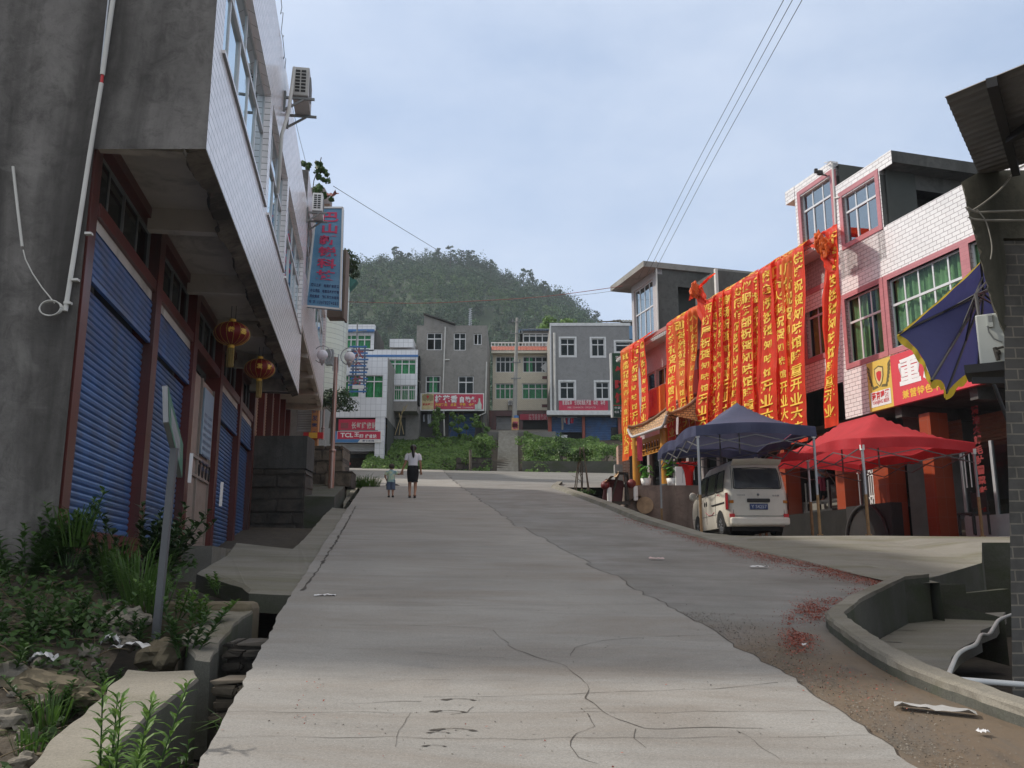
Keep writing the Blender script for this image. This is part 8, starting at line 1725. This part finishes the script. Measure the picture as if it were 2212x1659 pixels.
# --- the wooded hill
prof = [(600, 640), (700, 606), (745, 588), (785, 582), (815, 562), (850, 550), (900, 556), (960, 552), (1010, 556), (1050, 566), (1085, 590), (1125, 604), (1160, 614), (1200, 630), (1240, 652), (1262, 668), (1280, 690), (1288, 730), (1296, 800)]
YH = 380; hp = [atY(u, v + (13 if 780 < u < 1285 else 4), YH) for u, v in prof]; HX, HZ = [p.x for p in hp], [p.z for p in hp]
def hz(x, y):
    H_ = np.interp(x, HX, HZ, left=HZ[0], right=26); t = (y - 165) / (YH - 165)
    if t <= 1:
        t = max(t, 0); g_ = t + .045 * math.sin(t * 12.0) + .05 * noise.noise(Vector((x * .02, y * .02, 0))) * (1 - t) * t * 4
        r_ = max(0, min(1, (44 - x) / 18)) if x > 26 else 1
        return 23 + (H_ - 23) * g_ * (1 if t > .97 else r_ + (1 - r_) * t)
    return 23 + (H_ - 23) * max(0, 1 - (t - 1) * .9)
mb = MB()
def fh(a, b): x = -150 + 220 * a; y = 150 + 330 * b; return Vector((x, y, hz(x, y)))
mb.grid(fh, 100, 90); struct(mb, 'hill', [M('hill_undergrowth', (.026, .05, .02), .95, .3, .2)])
crA = [clump(260, 1, 1.0, 8, k) for k in range(5)]; PA, NA, SA, PB, NB, SB = [], [], [], [], [], []
for k in range(3300):
    x = rng.uniform(-120, 42); y = 165 + 222 * math.sqrt(rng.uniform(0, 1)); z = hz(x, y)
    if x > HX[-3] - 1 and y > 330: continue
    t = (y - 165) / (YH - 165); light = (.52 < t < .74 and rng.random() < .75) or (rng.random() < (.55 if t < .34 else .10)); p, q = crA[int(rng.integers(5))]
    r_ = rng.uniform(1.3, 2.4) if light else rng.uniform(2.0, 3.6); sq = .8 if light else rng.uniform(.9, 1.7); m_ = 150 if light else 230; ix = rng.choice(len(p), m_, False)
    pp = p[ix] * np.array([r_, r_, r_ * sq]) + np.array([x, y, z + r_ * .55]); (PB if light else PA).append(pp); (NB if light else NA).append(q[ix]); (SB if light else SA).append(rng.uniform(.38, .80, m_) * (.8 if light else 1))
o = cards('wooded_hillside', np.concatenate(PA), np.concatenate(NA), np.concatenate(SA), m_hillA, None, .8); tag(o, kind='stuff', label='dark woodland covering the hill behind the houses', cat='woodland')
o = cards('hillside_scrub', np.concatenate(PB), np.concatenate(NB), np.concatenate(SB), m_hillB, None, .8); tag(o, kind='stuff', label='lighter green scrub and bamboo between the hill trees', cat='scrub')
sky_trees = [(856, 528, 13, 'rounded tree at the left end of the skyline trees'), (868, 540, 9, 'smaller dark tree leaning on the leftmost big skyline tree'), (882, 543, 8, 'bushy tree in the dip left of the summit'), (940, 533, 12, 'broad dark tree at the start of the summit clump'), (973, 529, 15, 'tallest pointed tree on the summit'), (996, 541, 11, 'narrow tree right of the tallest pointed tree'), (1016, 536, 12, 'thin crowned tree with sky showing through its trunk'), (1060, 560, 12, 'leaning tree on the right shoulder of the summit'), (1098, 594, 8, 'low tree at the foot of the summit slope'), (1130, 578, 11, 'dark tree standing alone on the right slope'), (1150, 580, 13, 'broad tree beside the lone right slope tree'), (1178, 604, 9, 'mid slope tree on the right ridge'), (1208, 622, 8, 'last tree before the cliff edge'), (1285, 668, 7, 'scraggly tree clinging to the right cliff edge'), (820, 556, 7, 'small tree on the far left skyline'), (797, 574, 7, 'lowest small tree by the left roofs on the skyline')]
for k, (u, v, h_, lab) in enumerate(sky_trees):
    tp = atY(u, v, YH - 6); zb_ = hz(tp.x, YH - 6) - 1; h_ = max(5.0, tp.z - zb_); t = thing('hill_tree', lab, 'tree', (tp.x, YH - 6, zb_), 'trees on the skyline of the hill'); q = MB(); q.tube([(tp.x, YH - 6, zb_), (tp.x + .2, YH - 6, tp.z - .8)], [.28, .06], 6); q.build('trunk', [m_bark], t)
    Pn, Qn = [], []
    for j in range(9):
        f_ = (j + .5) / 9; r_ = h_ * .26 * (1.12 - f_ * .85) * rng.uniform(.75, 1.25); c_ = np.array([tp.x + rng.normal(0, .55), YH - 6 + rng.normal(0, .6), zb_ + h_ * (.30 + .67 * f_)]); p, q_ = clump(60, r_, .55, 4, 40 + k * 9 + j); Pn.append(p + c_); Qn.append(q_)
    cards('crown', np.concatenate(Pn), np.concatenate(Qn), rng.uniform(.45, .95, sum(len(x) for x in Pn)), m_hillA, t, .7)
f = FY(230); q = f.px(1016, 668), f.px(1016, 706); mb = MB()
for s in (-.35, .35): mb.bar(f.P(q[0][0] + s, 0, q[1][1] - 5), f.P(q[0][0] + s * .3, 0, q[0][1]), .16)
for k in range(9): z_ = q[1][1] + (q[0][1] - q[1][1]) * k / 8; mb.bar(f.P(q[0][0] - .5, 0, z_), f.P(q[0][0] + .5, 0, z_ + .3), .1)
tag(mb.build('pylon', [m_steel]), 'thin lattice mast standing in the scrub of the hillside', 'mast')
def tree(name, label, base_, H_, r_, mat, cat='tree', n=900, sz=(.10, .2), seed=3, sq=.8, trunk=.05, group=None, crown_z=None, asp=.55):
    t = thing(name, label, cat, base_, group); b = Vector(base_); mb = MB(); top = b + Vector((.05, 0, H_ * .8)); mb.tube([b, b.lerp(top, .5) + Vector((.03, .02, 0)), top], [trunk, trunk * .7, trunk * .3], 7); g = random.Random(seed)
    for k in range(6): a = g.uniform(0, 6.28); s_ = b.lerp(top, .45 + .08 * k); mb.tube([s_, s_ + Vector((math.cos(a) * r_ * .4, math.sin(a) * r_ * .4, r_ * .35)), s_ + Vector((math.cos(a) * r_ * .75, math.sin(a) * r_ * .75, r_ * .5))], [trunk * .4, trunk * .25, trunk * .1], 5)
    mb.build('trunk', [m_bark], t); p, q = clump(n, r_, sq, 9, seed); cards('crown', p + np.array(b) + np.array([0, 0, crown_z if crown_z is not None else H_ - r_ * sq * .7]), q, rng.uniform(sz[0], sz[1], len(p)), mat, t, asp); return t
f = FY(44); q = f.px(712, 925); tree('small_tree', 'small dark leafy tree behind the street lamp poles', f.P(q[0], 0, q[1]), 1.9, .85, m_leaf_d, n=1400, sz=(.1, .2))
f = FY(36); q = f.px(763, 585); tree('roof_tree', 'dark tree growing on a roof, sticking out past the blue hanging sign', f.P(q[0] - .3, 0, q[1] - .8), 1.6, .62, m_leaf_d, n=1300, sz=(.08, .16), seed=6)
f = FY(90); q = f.px(1205, 725); tree('garden_tree', 'yellow green tree behind the blue roofed penthouse', f.P(q[0], 0, q[1] - 1.5), 3.4, 1.9, m_leaf_l, n=1400, sz=(.25, .5), seed=8)
t = thing('creeper', 'leafy creeper hanging over the little red tiled roof', 'plant', atY(685, 420, 26.8)); mb = MB(); mb.tube([atY(672, 440, 26.8), atY(678, 390, 26.8), atY(690, 355, 26.8), atY(694, 340, 26.8)], .015, 5); mb.build('stem', [m_bark], t)
Pn, Qn = [], []
for k, (u, v, r_) in enumerate(((668, 362, .22), (685, 368, .34), (695, 385, .32), (690, 405, .34), (700, 372, .2), (688, 352, .16), (655, 352, .18), (700, 425, .14), (718, 430, .12))): c_ = atY(u, v, 26.7); p, q = clump(110, r_ * .75, .9, 3, 70 + k); Pn.append(p + np.array(c_)); Qn.append(q + np.array([0, -.6, 0]))
cards('leaves', np.concatenate(Pn), np.concatenate(Qn), rng.uniform(.07, .15, sum(len(x) for x in Pn)), m_leaf, t, .85, .5)
# --- green bank
xs_ = rng.uniform(-9.6, 11.2, 30000); ys_ = 57.9 + 8.4 * rng.uniform(0, 1, 30000); P, Q, Sz = [], [], []
for x, y in zip(xs_, ys_):
    if sL - .45 < x < sR + .45: continue
    if x > sR and y > 58.0 and y < 58.9 and x > 1.6: continue
    w_ = .5 + .5 * noise.noise(Vector((x * .8, y * .8, 1))); top = .10 + .75 * max(0, w_) ** 1.3; 
    if x > 3.2 and noise.noise(Vector((x * .35, y * .6, 9))) > .25: continue
    near_step = 1 if abs(x - sL) < 1.6 or abs(x - sR) < 1.7 else .55
    zz = bz(x, y) + top * near_step * rng.uniform(.35, 1); P.append((x, y, zz)); Q.append((0, -.7, .8)); Sz.append(rng.uniform(.10, .26))
o = cards('bank_vegetation', P, Q, Sz, m_leaf_l, None, .7); tag(o, kind='stuff', label='rank weeds and vegetable leaves covering the bank below the houses', cat='vegetation')
for k, (u, v, r_, lab) in enumerate(((1164, 1002, 1.2, 'bright bush at the right foot of the steps'), (1164, 968, 1.0, 'bush on the right edge of the steps, half way up'), (1036, 1003, .95, 'yellowish bush at the left foot of the steps'), (1044, 962, .85, 'bush on the left edge of the steps'), (1012, 1005, .7, 'low bush by the stake in the left bank'), (1215, 975, 1.0, 'dark bush on the right bank below the blue shutters'), (1310, 975, 1.0, 'bush at the right end of the bank'))):
    b_ = atY(u, v, 59.2 + .5 * (k % 2)); t = thing('bush', lab, 'bush', b_ - Vector((0, 0, r_)), 'bushes along the steps and bank'); p, q = clump(1100, r_, .85, 9, 100 + k); cards('foliage', p + np.array(b_), q + np.array([0, -.2, .2]), rng.uniform(.09, .22, len(p)), m_leaf_l if k not in (5,) else m_leaf, t, .5); mb = MB()
    for j in range(5): mb.tube([b_ - Vector((0, 0, r_)), b_ + Vector((random.uniform(-.5, .5), random.uniform(-.4, .4), random.uniform(-.1, .3))) * r_], .02, 4)
    mb.build('stems', [m_bark], t)
for k, (u0, u1, v0, v1, lab) in enumerate(((935, 950, 880, 945, 'climbing bean vine left of the white drain pipe'), (968, 1012, 893, 950, 'largest climbing bean vine in front of the blue shutter'), (1022, 1058, 898, 955, 'climbing vine at the right corner of the grey house'))):
    t = thing('bean_vine', lab, 'vine', atY((u0 + u1) / 2, v1, 64.6), 'bean vines before the grey house'); Pn, Qn = [], []; mb = MB()
    for j in range(9): uu, vv = rng.uniform(u0, u1), v0 + (v1 - v0) * (j + .5) / 9; c_ = atY(uu, vv, 64.4); p, q = clump(110, .38 * (.7 + .5 * rng.random()), .9, 3, 200 + k * 20 + j); Pn.append(p + np.array(c_)); Qn.append(q)
    for j in range(3): mb.tube([atY(u0 + (u1 - u0) * j / 2, v1 + 5, 64.6), atY(u0 + (u1 - u0) * (.3 + .2 * j), v0 - 3, 64.6)], .02, 5)
    mb.build('stakes', [m_stone], t); cards('leaves', np.concatenate(Pn), np.concatenate(Qn) + np.array([0, -.4, .2]), rng.uniform(.10, .22, sum(len(x) for x in Pn)), m_leaf_l, t, .8)
mb = MB(); 
for a, b in (((853, 940), (873, 878)), ((872, 938), (862, 892)), ((862, 940), (868, 890)), ((828, 905), (842, 935)), ((872, 889), (880, 874))): mb.tube([atY(*a, 63), atY(*b, 63)], .025, 5)
tag(mb.build('bamboo_tripod', [M('bamboo', (.42, .32, .15), .6)]), 'dry bamboo sticks tied into a tripod on the left bank', 'bamboo stakes')
mb = MB(); mb.tube([atY(1016, 1022, 57.9), atY(1016, 972, 58.1)], .09, 7); tag(mb.build('stake', [m_stone]), 'single grey stake standing at the foot of the left bank', 'stake')
# --- tied sapling on the island
f = FY(33.6); q = f.px(1256, 1085); t = tree('sapling', 'young street tree wrapped in wooden stakes on the island', f.P(q[0], 0, q[1]), 2.05, .50, m_leaf, n=420, sz=(.08, .17), seed=12, trunk=.03); t2 = t
for k, (a, b) in enumerate(((938, 985), (952, 990), (1000, 985), (1052, 1012), (1066, 1008))):
    p0, p1 = f.px(*c5(a, 1660)), f.px(*c5(b, 1290)); mb = MB(); mb.tube([f.P(p0[0], .15 * (k % 2), p0[1]), f.P(p1[0], .1 * (k % 2), p1[1])], .022, 5); mb.build('stake', [m_stone], t)
p, q_ = clump(300, .55, .5, 6, 31); cards('low_leaves', p * np.array([1, 1, .8]) + np.array(f.P(q[0] + .15, 0, q[1] + .35)), q_, rng.uniform(.06, .14, len(p)), m_leaf, t, .5)
# --- weeds near the camera
def weed(base_, H_, n_st, leaf, label, mat, seed, spread=.25, serr=True, group='weeds on the near left plot', nl=16, wid=.22, cat='weed'):
    """upright stems ringed with long pointed leaves"""
    g = random.Random(seed); t = thing('weed', label, cat, base_, group); b = Vector(base_); ms, ml = MB(), MB()
    for s in range(n_st):
        a0 = g.uniform(0, 6.28); r0 = spread * g.random(); top = b + Vector((math.cos(a0) * r0 * 1.6, math.sin(a0) * r0 * 1.6, H_ * g.uniform(.6, 1))); s0 = b + Vector((math.cos(a0) * r0 * .4, math.sin(a0) * r0 * .4, -.03)); ms.tube([s0, s0.lerp(top, .5) + Vector((g.uniform(-.02, .02), g.uniform(-.02, .02), 0)), top], [.007, .006, .003], 5)
        for k in range(nl):
            f_ = .18 + .82 * (k + 1) / nl; p = s0.lerp(top, f_); a = k * 2.4 + a0; L_ = leaf * (1.15 - .55 * f_) * g.uniform(.75, 1.2); d_ = Vector((math.cos(a), math.sin(a), .35 + .5 * f_)).normalized(); sd = d_.cross(Vector((0, 0, 1))).normalized() * L_ * wid; up = Vector((0, 0, 1)); m_ = p + d_ * L_ * .45 + up * L_ * .06; e = p + d_ * L_ - up * L_ * .22 * g.uniform(.4, 1.3)
            ml.add([p, p + d_ * L_ * .22 + sd * .75 + up * .01, m_ + sd, m_ * .4 + e * .6 + sd * .55, e, m_ * .4 + e * .6 - sd * .55, m_ - sd, p + d_ * L_ * .22 - sd * .75 + up * .01, m_ - up * L_ * .03], [(0, 1, 8), (1, 2, 8), (2, 3, 8), (3, 4, 8), (4, 5, 8), (5, 6, 8), (6, 7, 8), (7, 0, 8)])
    ms.build('stem', [m_leaf], t); ml.build('leaves', [mat], t); return t
def yp(u, v):
    p = None
    for Y in np.arange(2.8, 10.5, .04):
        q = atY(u, v, Y)
        if q.z <= dz(q.x, q.y) + .02: return Vector((q.x, q.y, dz(q.x, q.y)))
    return atY(u, v, 9)
gp = onroad(395, 1720, -.0); base_w = Vector((-1.95, 4.75, .15)); weed(base_w, .98, 8, .17, 'tall bright weed growing in the ditch at the bottom left', m_leaf_l, 1, .28, nl=44, wid=.115); weed(Vector((-1.78, 5.25, .30)), .42, 4, .12, 'smaller weed in the ditch just behind the tall bright weed', m_leaf, 2, .12, nl=14)
for k, (u, v, H_, ns, L_, lab, mt) in enumerate(((322, 1225, .68, 16, .17, 'dense leafy bush at the foot of the second blue shutter', m_leaf_d), (345, 1235, .55, 8, .15, 'lower half of the bush behind the sign post', m_leaf_d), (150, 1215, .7, 7, .16, 'tall weed against the stained end wall', m_leaf), (95, 1240, .6, 8, .16, 'bushy weed below the end wall', m_leaf), (40, 1262, .6, 8, .16, 'weed at the left edge below the end wall', m_leaf), (205, 1245, .6, 6, .14, 'weed under the nearest shutter', m_leaf_d), (240, 1290, .45, 6, .13, 'weed left of the pale rubble', m_leaf), (60, 1375, .38, 9, .12, 'low leafy weed at the left edge, middle height', m_leaf), (160, 1370, .35, 8, .12, 'low weed beside the pale rubble heap', m_leaf), (20, 1450, .3, 7, .11, 'low weed at the left edge above the broken planks', m_leaf), (400, 1405, .40, 5, .13, 'broad leaved weed leaning over the shorter ditch slab', m_leaf), (432, 1345, .32, 4, .13, 'small weed at the corner of the shorter ditch slab', m_leaf_l), (120, 1545, .3, 5, .10, 'weed among the stones near the long slab', m_leaf), (250, 1500, .25, 5, .09, 'tiny weed beside the long slab', m_leaf), (380, 1330, .3, 5, .11, 'weed at the foot of the sign post', m_leaf_l), (285, 1395, .28, 6, .1, 'weed between the rubble and the post', m_leaf), (475, 1270, .2, 3, .1, 'small weed under the crossing slab', m_leaf_l))):
    p = yp(u, v) if k not in (10, 11, 16) else onroad(u, v + 8, -.02); weed(p, H_, ns, L_, lab, mt, 20 + k, .16 + .02 * ns, nl=24, wid=.24)
def tuft(p, H_, n, label, seed, sp=.12, mat=None, grp='grass tufts on the near left plot'):
    g = random.Random(seed); p = Vector(p); mb = MB()
    for k in range(n):
        a = g.uniform(0, 6.28); r_ = sp * math.sqrt(g.random()); b = p + Vector((math.cos(a) * r_, math.sin(a) * r_, -.01)); h_ = H_ * g.uniform(.5, 1); d_ = Vector((math.cos(a + g.uniform(-.6, .6)), math.sin(a + g.uniform(-.6, .6)), 0)); w_ = Vector((-d_.y, d_.x, 0)) * .007; m_ = b + d_ * h_ * .25 + Vector((0, 0, h_ * .7)); e = b + d_ * h_ * .75 + Vector((0, 0, h_ * g.uniform(.5, .95)))
        mb.add([b - w_, b + w_, m_ + w_ * .8, e, m_ - w_ * .8], [(0, 1, 2, 4), (4, 2, 3)])
    o = mb.build('grass_tuft', [mat or m_grass], None, p); tag(o, label, 'grass tuft', grp)
for k, (u, v, H_, n, lab) in enumerate(((300, 1300, .75, 120, 'tall grass tuft in the middle of the weedy plot'), (330, 1320, .5, 70, 'grass tuft at the right of the tall one'), (160, 1180, .6, 70, 'long thin grass in front of the end wall corner'), (105, 1570, .3, 60, 'grass tuft by the fallen planks'), (225, 1575, .28, 50, 'short grass beside the long cracked slab'), (70, 1620, .22, 40, 'grass sprig in the bottom left corner'), (250, 1250, .6, 70, 'grass under the nearest blue shutter'))): tuft(yp(u, v), H_, n, lab, 60 + k, .10 + .04 * (n > 60))
tuft(Vector((-1.62, 5.7, .55)), .35, 26, 'arching grass blades in the ditch beside the road edge', 81, .05)
p = onroad(788, 1052); tuft(p, .55, 500, 'bright grass clump at the head of the ditch beside the road', 82, .55, m_grass, None); o = S.objects[-1] if False else None
n = 26000; x_ = rng.uniform(-9, -2.55, n); y_ = rng.uniform(3.0, 10.2, n); P, Q, Sz = [], [], []
for x, y in zip(x_, y_):
    if x > -2.45 - (y - 3) * .13: continue
    d_ = noise.noise(Vector((x * .9, y * .9, 4))) + .55 * noise.noise(Vector((x * 2.3, y * 2.3, 8)))
    if d_ < -.12 - (.4 if y > 7.0 else 0): continue
    P.append((x, y, dz(x, y) + rng.uniform(.02, .20 if y < 7 else .38) * min(1, .4 + d_ * 2))); Q.append((0, -.2, 1)); Sz.append(rng.uniform(.03, .10))
o = cards('ground_cover', P, Q, Sz, m_leaf, None, .55); tag(o, kind='stuff', label='low creeping weeds over the rubble plot on the left', cat='ground cover')
mb = MB()
for k in range(260):
    x, y = rng.uniform(-6.5, -2.5), rng.uniform(3.2, 9.2)
    if x > -2.5 - (y - 3) * .13: continue
    p = Vector((x, y, dz(x, y) + .02)); a = rng.uniform(0, 6.28); L_ = rng.uniform(.12, .5); q = p + Vector((math.cos(a) * L_, math.sin(a) * L_, rng.uniform(-.02, .22) * (1 if k % 3 else .2))); mb.tube([p, p.lerp(q, .5) + Vector((0, 0, .03)), q], [.005, .004, .002], 4)
o = mb.build('dry_twigs', [M('dry_twig', (.16, .12, .07), .9, .3, 8)]); tag(o, kind='stuff', label='dead stems and twigs scattered over the left plot', cat='twigs')
# --- rubble, planks, rags
m_conc = M('broken_concrete', (.20, .18, .15), .92, .2, 4, .5, 18); m_rag = M('white_plastic_rag', (.62, .62, .64), .5, .1, 4)
m_brown = M('brown_slab_stone', (.14, .115, .075), .92, .2, 3, .5, 14)
def boulder(u, v, s, sc, label, mat, cat='stone', lift=.3, rz=None):
    p = yp(u, v); mb = MB(); mb.ball(Vector((0, 0, 0)), s, 0, 3, sc, .5); o = mb.build('stone', [mat]); o.location = p + Vector((0, 0, s * sc[2] * lift)); o.rotation_euler = (random.uniform(-.25, .25), random.uniform(-.25, .25), random.uniform(0, 6) if rz is None else rz); tag(o, label, cat, 'stones on the near left plot')
boulder(100, 1490, .26, (1.7, .7, .35), 'long tan slab of broken stone, the largest on the plot', m_brown, rz=-.4); boulder(165, 1515, .22, (1.5, .6, .35), 'tan stone slab lying against the long cracked slab', m_brown, rz=-.5); boulder(20, 1465, .10, (1.3, .8, 1), 'pale upright stone at the left edge', m_conc); boulder(345, 1425, .17, (1.3, .9, .7), 'mossy brown stone behind the long cracked slab', m_brown)
for k, (u, v, s, lab) in enumerate(((262, 1330, .10, 'grey lump on top of the pale rubble heap'), (282, 1340, .11, 'pale lump right of the rubble heap top'), (300, 1342, .08, 'white lump beside the sign post'), (240, 1352, .11, 'dark lump left in the rubble heap'), (255, 1375, .09, 'grey stone low in the rubble heap'), (215, 1358, .09, 'dark stone beside the white tile'), (275, 1392, .08, 'flat stone below the rubble heap'), (90, 1435, .07, 'white pebble among the weeds'), (110, 1520, .10, 'white stone in front of the tan slab'), (60, 1590, .06, 'grey stone near the bottom left grass'), (175, 1535, .035, 'small round pebble beside the long slab'), (25, 1560, .09, 'brown stone at the left edge near the bottom'), (190, 1410, .07, 'grey stone between the weeds'), (150, 1440, .07, 'round grey stone in the middle of the plot'), (50, 1648, .08, 'dark stone in the bottom left corner'))): boulder(u, v, s, (1.2, .9, .75), lab, m_conc)
mb = MB(); n = 1500
for k in range(n):
    x, y = rng.uniform(-6.5, -2.4), rng.uniform(2.9, 8.6)
    if x > -2.45 - (y - 3) * .13 or noise.noise(Vector((x, y, 3))) < -.15: continue
    mb.ball(Vector((x, y, dz(x, y) + .01)), rng.uniform(.012, .045), int(rng.integers(2)), 1, (1.2, 1, .7), .5)
o = mb.build('gravel', [m_conc, m_brown]); tag(o, kind='stuff', label='loose rubble and gravel strewn over the left plot', cat='rubble')
for k, (u, v, w_, lab) in enumerate(((285, 1408, .16, 'crumpled white plastic bag under the sign post'), (92, 1432, .10, 'crumpled white rag in the weeds at left'), (240, 1390, .07, 'scrap of white plastic by the rubble heap'))):
    p = yp(u, v); mb = MB(); mb.grid(lambda i, j: p + Vector(((i - .5) * w_ * 2, (j - .5) * w_, .03 + .05 * noise.noise(Vector((i * 5, j * 5, k))) + .05 * math.sin(i * PI))), 12, 8); tag(mb.build('plastic_scrap', [m_rag]), lab, 'litter')
f = FY(9.0); p = yp(312, 1250); mb = MB(); mb.cube((-3.1, 9.05, 1.13), (1.3, .35, .42), None, 0, .06); o = mb.build('stone_block', [m_brown]); tag(o, 'long dark stone block lying under the crossing slab', 'stone')
# --- litter on the road
def fl(u, v, w_, h_, rz, mat, label, cat='litter', lift=.03):
    p = onroad(u, v); mb = MB(); c_, s_ = math.cos(rz), math.sin(rz); mb.grid(lambda i, j: (lambda x, y: Vector((p.x + x * c_ - y * s_, p.y + x * s_ + y * c_, roadz(p.x + x * c_ - y * s_, p.y + x * s_ + y * c_) + .025 + lift * abs(noise.noise(Vector((i * 4, j * 4, u)))))))((i - .5) * w_, (j - .5) * h_), 10, 6); return tag(mb.build('litter', [mat]), label, cat)
m_clear = M('thin_plastic_film', (.40, .39, .38), .25, .15, 8); fl(2020, 1540, .46, .10, -.35, m_clear, 'crumpled clear plastic film lying in the muddy gutter', 'litter', .05); fl(702, 1291, .22, .06, .1, m_rag, 'small white wrapper near the left road edge'); fl(1655, 1288, .2, .05, 0, m_rag, 'white scrap on the dark right lane') if False else None
fl(2124, 1590, .06, .05, .2, m_rag, 'small white scrap at the bottom of the muddy gutter'); fl(1737, 1400, .05, .04, .4, m_rag, 'white scrap beside the fold of the kerb wall'); fl(1418, 1210, .22, .06, .0, M('pinkish_paper', (.55, .40, .40), .7), 'pinkish paper strip on the dark right lane'); fl(1640, 1228, .25, .05, .1, m_rag, 'white paper strip near the red firecracker scraps')
p = onroad(842, 1046); mb = MB(); q = onroad(832, 1050); mb.add([q + Vector((0, 0, .02)), q + Vector((.55, .1, .03)), q + Vector((.1, .15, .22))], [(0, 1, 2)]); mb.add([q + Vector((0, .1, .02)), q + Vector((.55, .2, .03)), q + Vector((.1, .25, .22))], [(2, 1, 0)]); tag(mb.build('dark_wedge', [m_stone_d]), 'small dark wedge shaped stone at the left side of the upper road', 'stone')
m_fc = leafmat('firecracker_paper', (.20, .045, .032), (.33, .11, .08), .85, .05); P = []
def strew(pts, n, sd):
    for k in range(n):
        i = rng.integers(len(pts) - 1); a, b = np.array(pts[i]), np.array(pts[i + 1]); uv = a + (b - a) * rng.random() + rng.normal(0, 1, 2) * np.array(sd); p = onroad(*uv)
        if xl(p.y) < p.x < xr(p.y) - .02 and noise.noise(Vector((p.x * 1.6, p.y * 1.6, sd[1]))) + .5 * noise.noise(Vector((p.x * 6, p.y * 6, 1))) > -.22: P.append((p.x, p.y, roadz(p.x, p.y) + .022 + .01 * rng.random()))
strew([(1345, 1116), (1420, 1141), (1505, 1168), (1610, 1194)], 9000, (16, 3.0)); strew([(1610, 1192), (1700, 1215), (1800, 1240), (1915, 1266)], 12000, (28, 5)); strew([(1735, 1345), (1760, 1318), (1840, 1295), (1915, 1270)], 4500, (24, 8)); strew([(1720, 1400), (1735, 1350), (1765, 1320)], 7000, (20, 16)); strew([(660, 1500), (690, 1530), (640, 1560)], 60, (14, 14)); strew([(500, 1500), (800, 1650), (1500, 1600)], 40, (90, 60)); strew([(1760, 1440), (1900, 1500)], 350, (60, 30))
o = cards('firecracker_scraps', P, [(0, 0, 1)] * len(P), rng.uniform(.005, .020, len(P)), m_fc, None, .7); tag(o, kind='stuff', label='red firecracker paper scraps strewn along the kerb', cat='litter')
P = []
for k in range(500):
    u, v = rng.uniform(560, 2150), rng.uniform(1130, 1655) ; p = onroad(u, v)
    if xl(p.y) + .1 < p.x < xr(p.y): P.append((p.x, p.y, roadz(p.x, p.y) + .021))
for k in range(5200):
    y = rng.uniform(3.2, 9.2); x = xc(y) + abs(rng.normal(0, .28)) + .02
    if x < xr(y): P.append((x, y, roadz(x, y) + .008))
o = cards('road_grit', P, [(0, 0, 1)] * len(P), rng.uniform(.005, .015, len(P)), leafmat('grit', (.05, .045, .04), (.22, .20, .17), .9, 0), None, .8); tag(o, kind='stuff', label='grit and tiny debris on the road surface', cat='grit')
# --- humid air: one closed box round the scene, sky outside it
mb = MB(); mb.cube((0, 235, 95), (640, 520, 202)); hz_ = mb.build('haze', []); tag(hz_, kind='stuff', label='thin blue haze of humid air over the whole street and hill', cat='haze')
m = bpy.data.materials.new('humid_air'); m.use_nodes = True; nt = m.node_tree; nt.nodes.remove(nt.nodes['Principled BSDF']); pv = N(nt, 'ShaderNodeVolumePrincipled'); pv.inputs['Color'].default_value = (.80, .88, 1, 1); pv.inputs['Density'].default_value = .00040; pv.inputs['Anisotropy'].default_value = .2
nt.links.new(pv.outputs[0], nt.nodes['Material Output'].inputs['Volume']); hz_.data.materials.append(m)
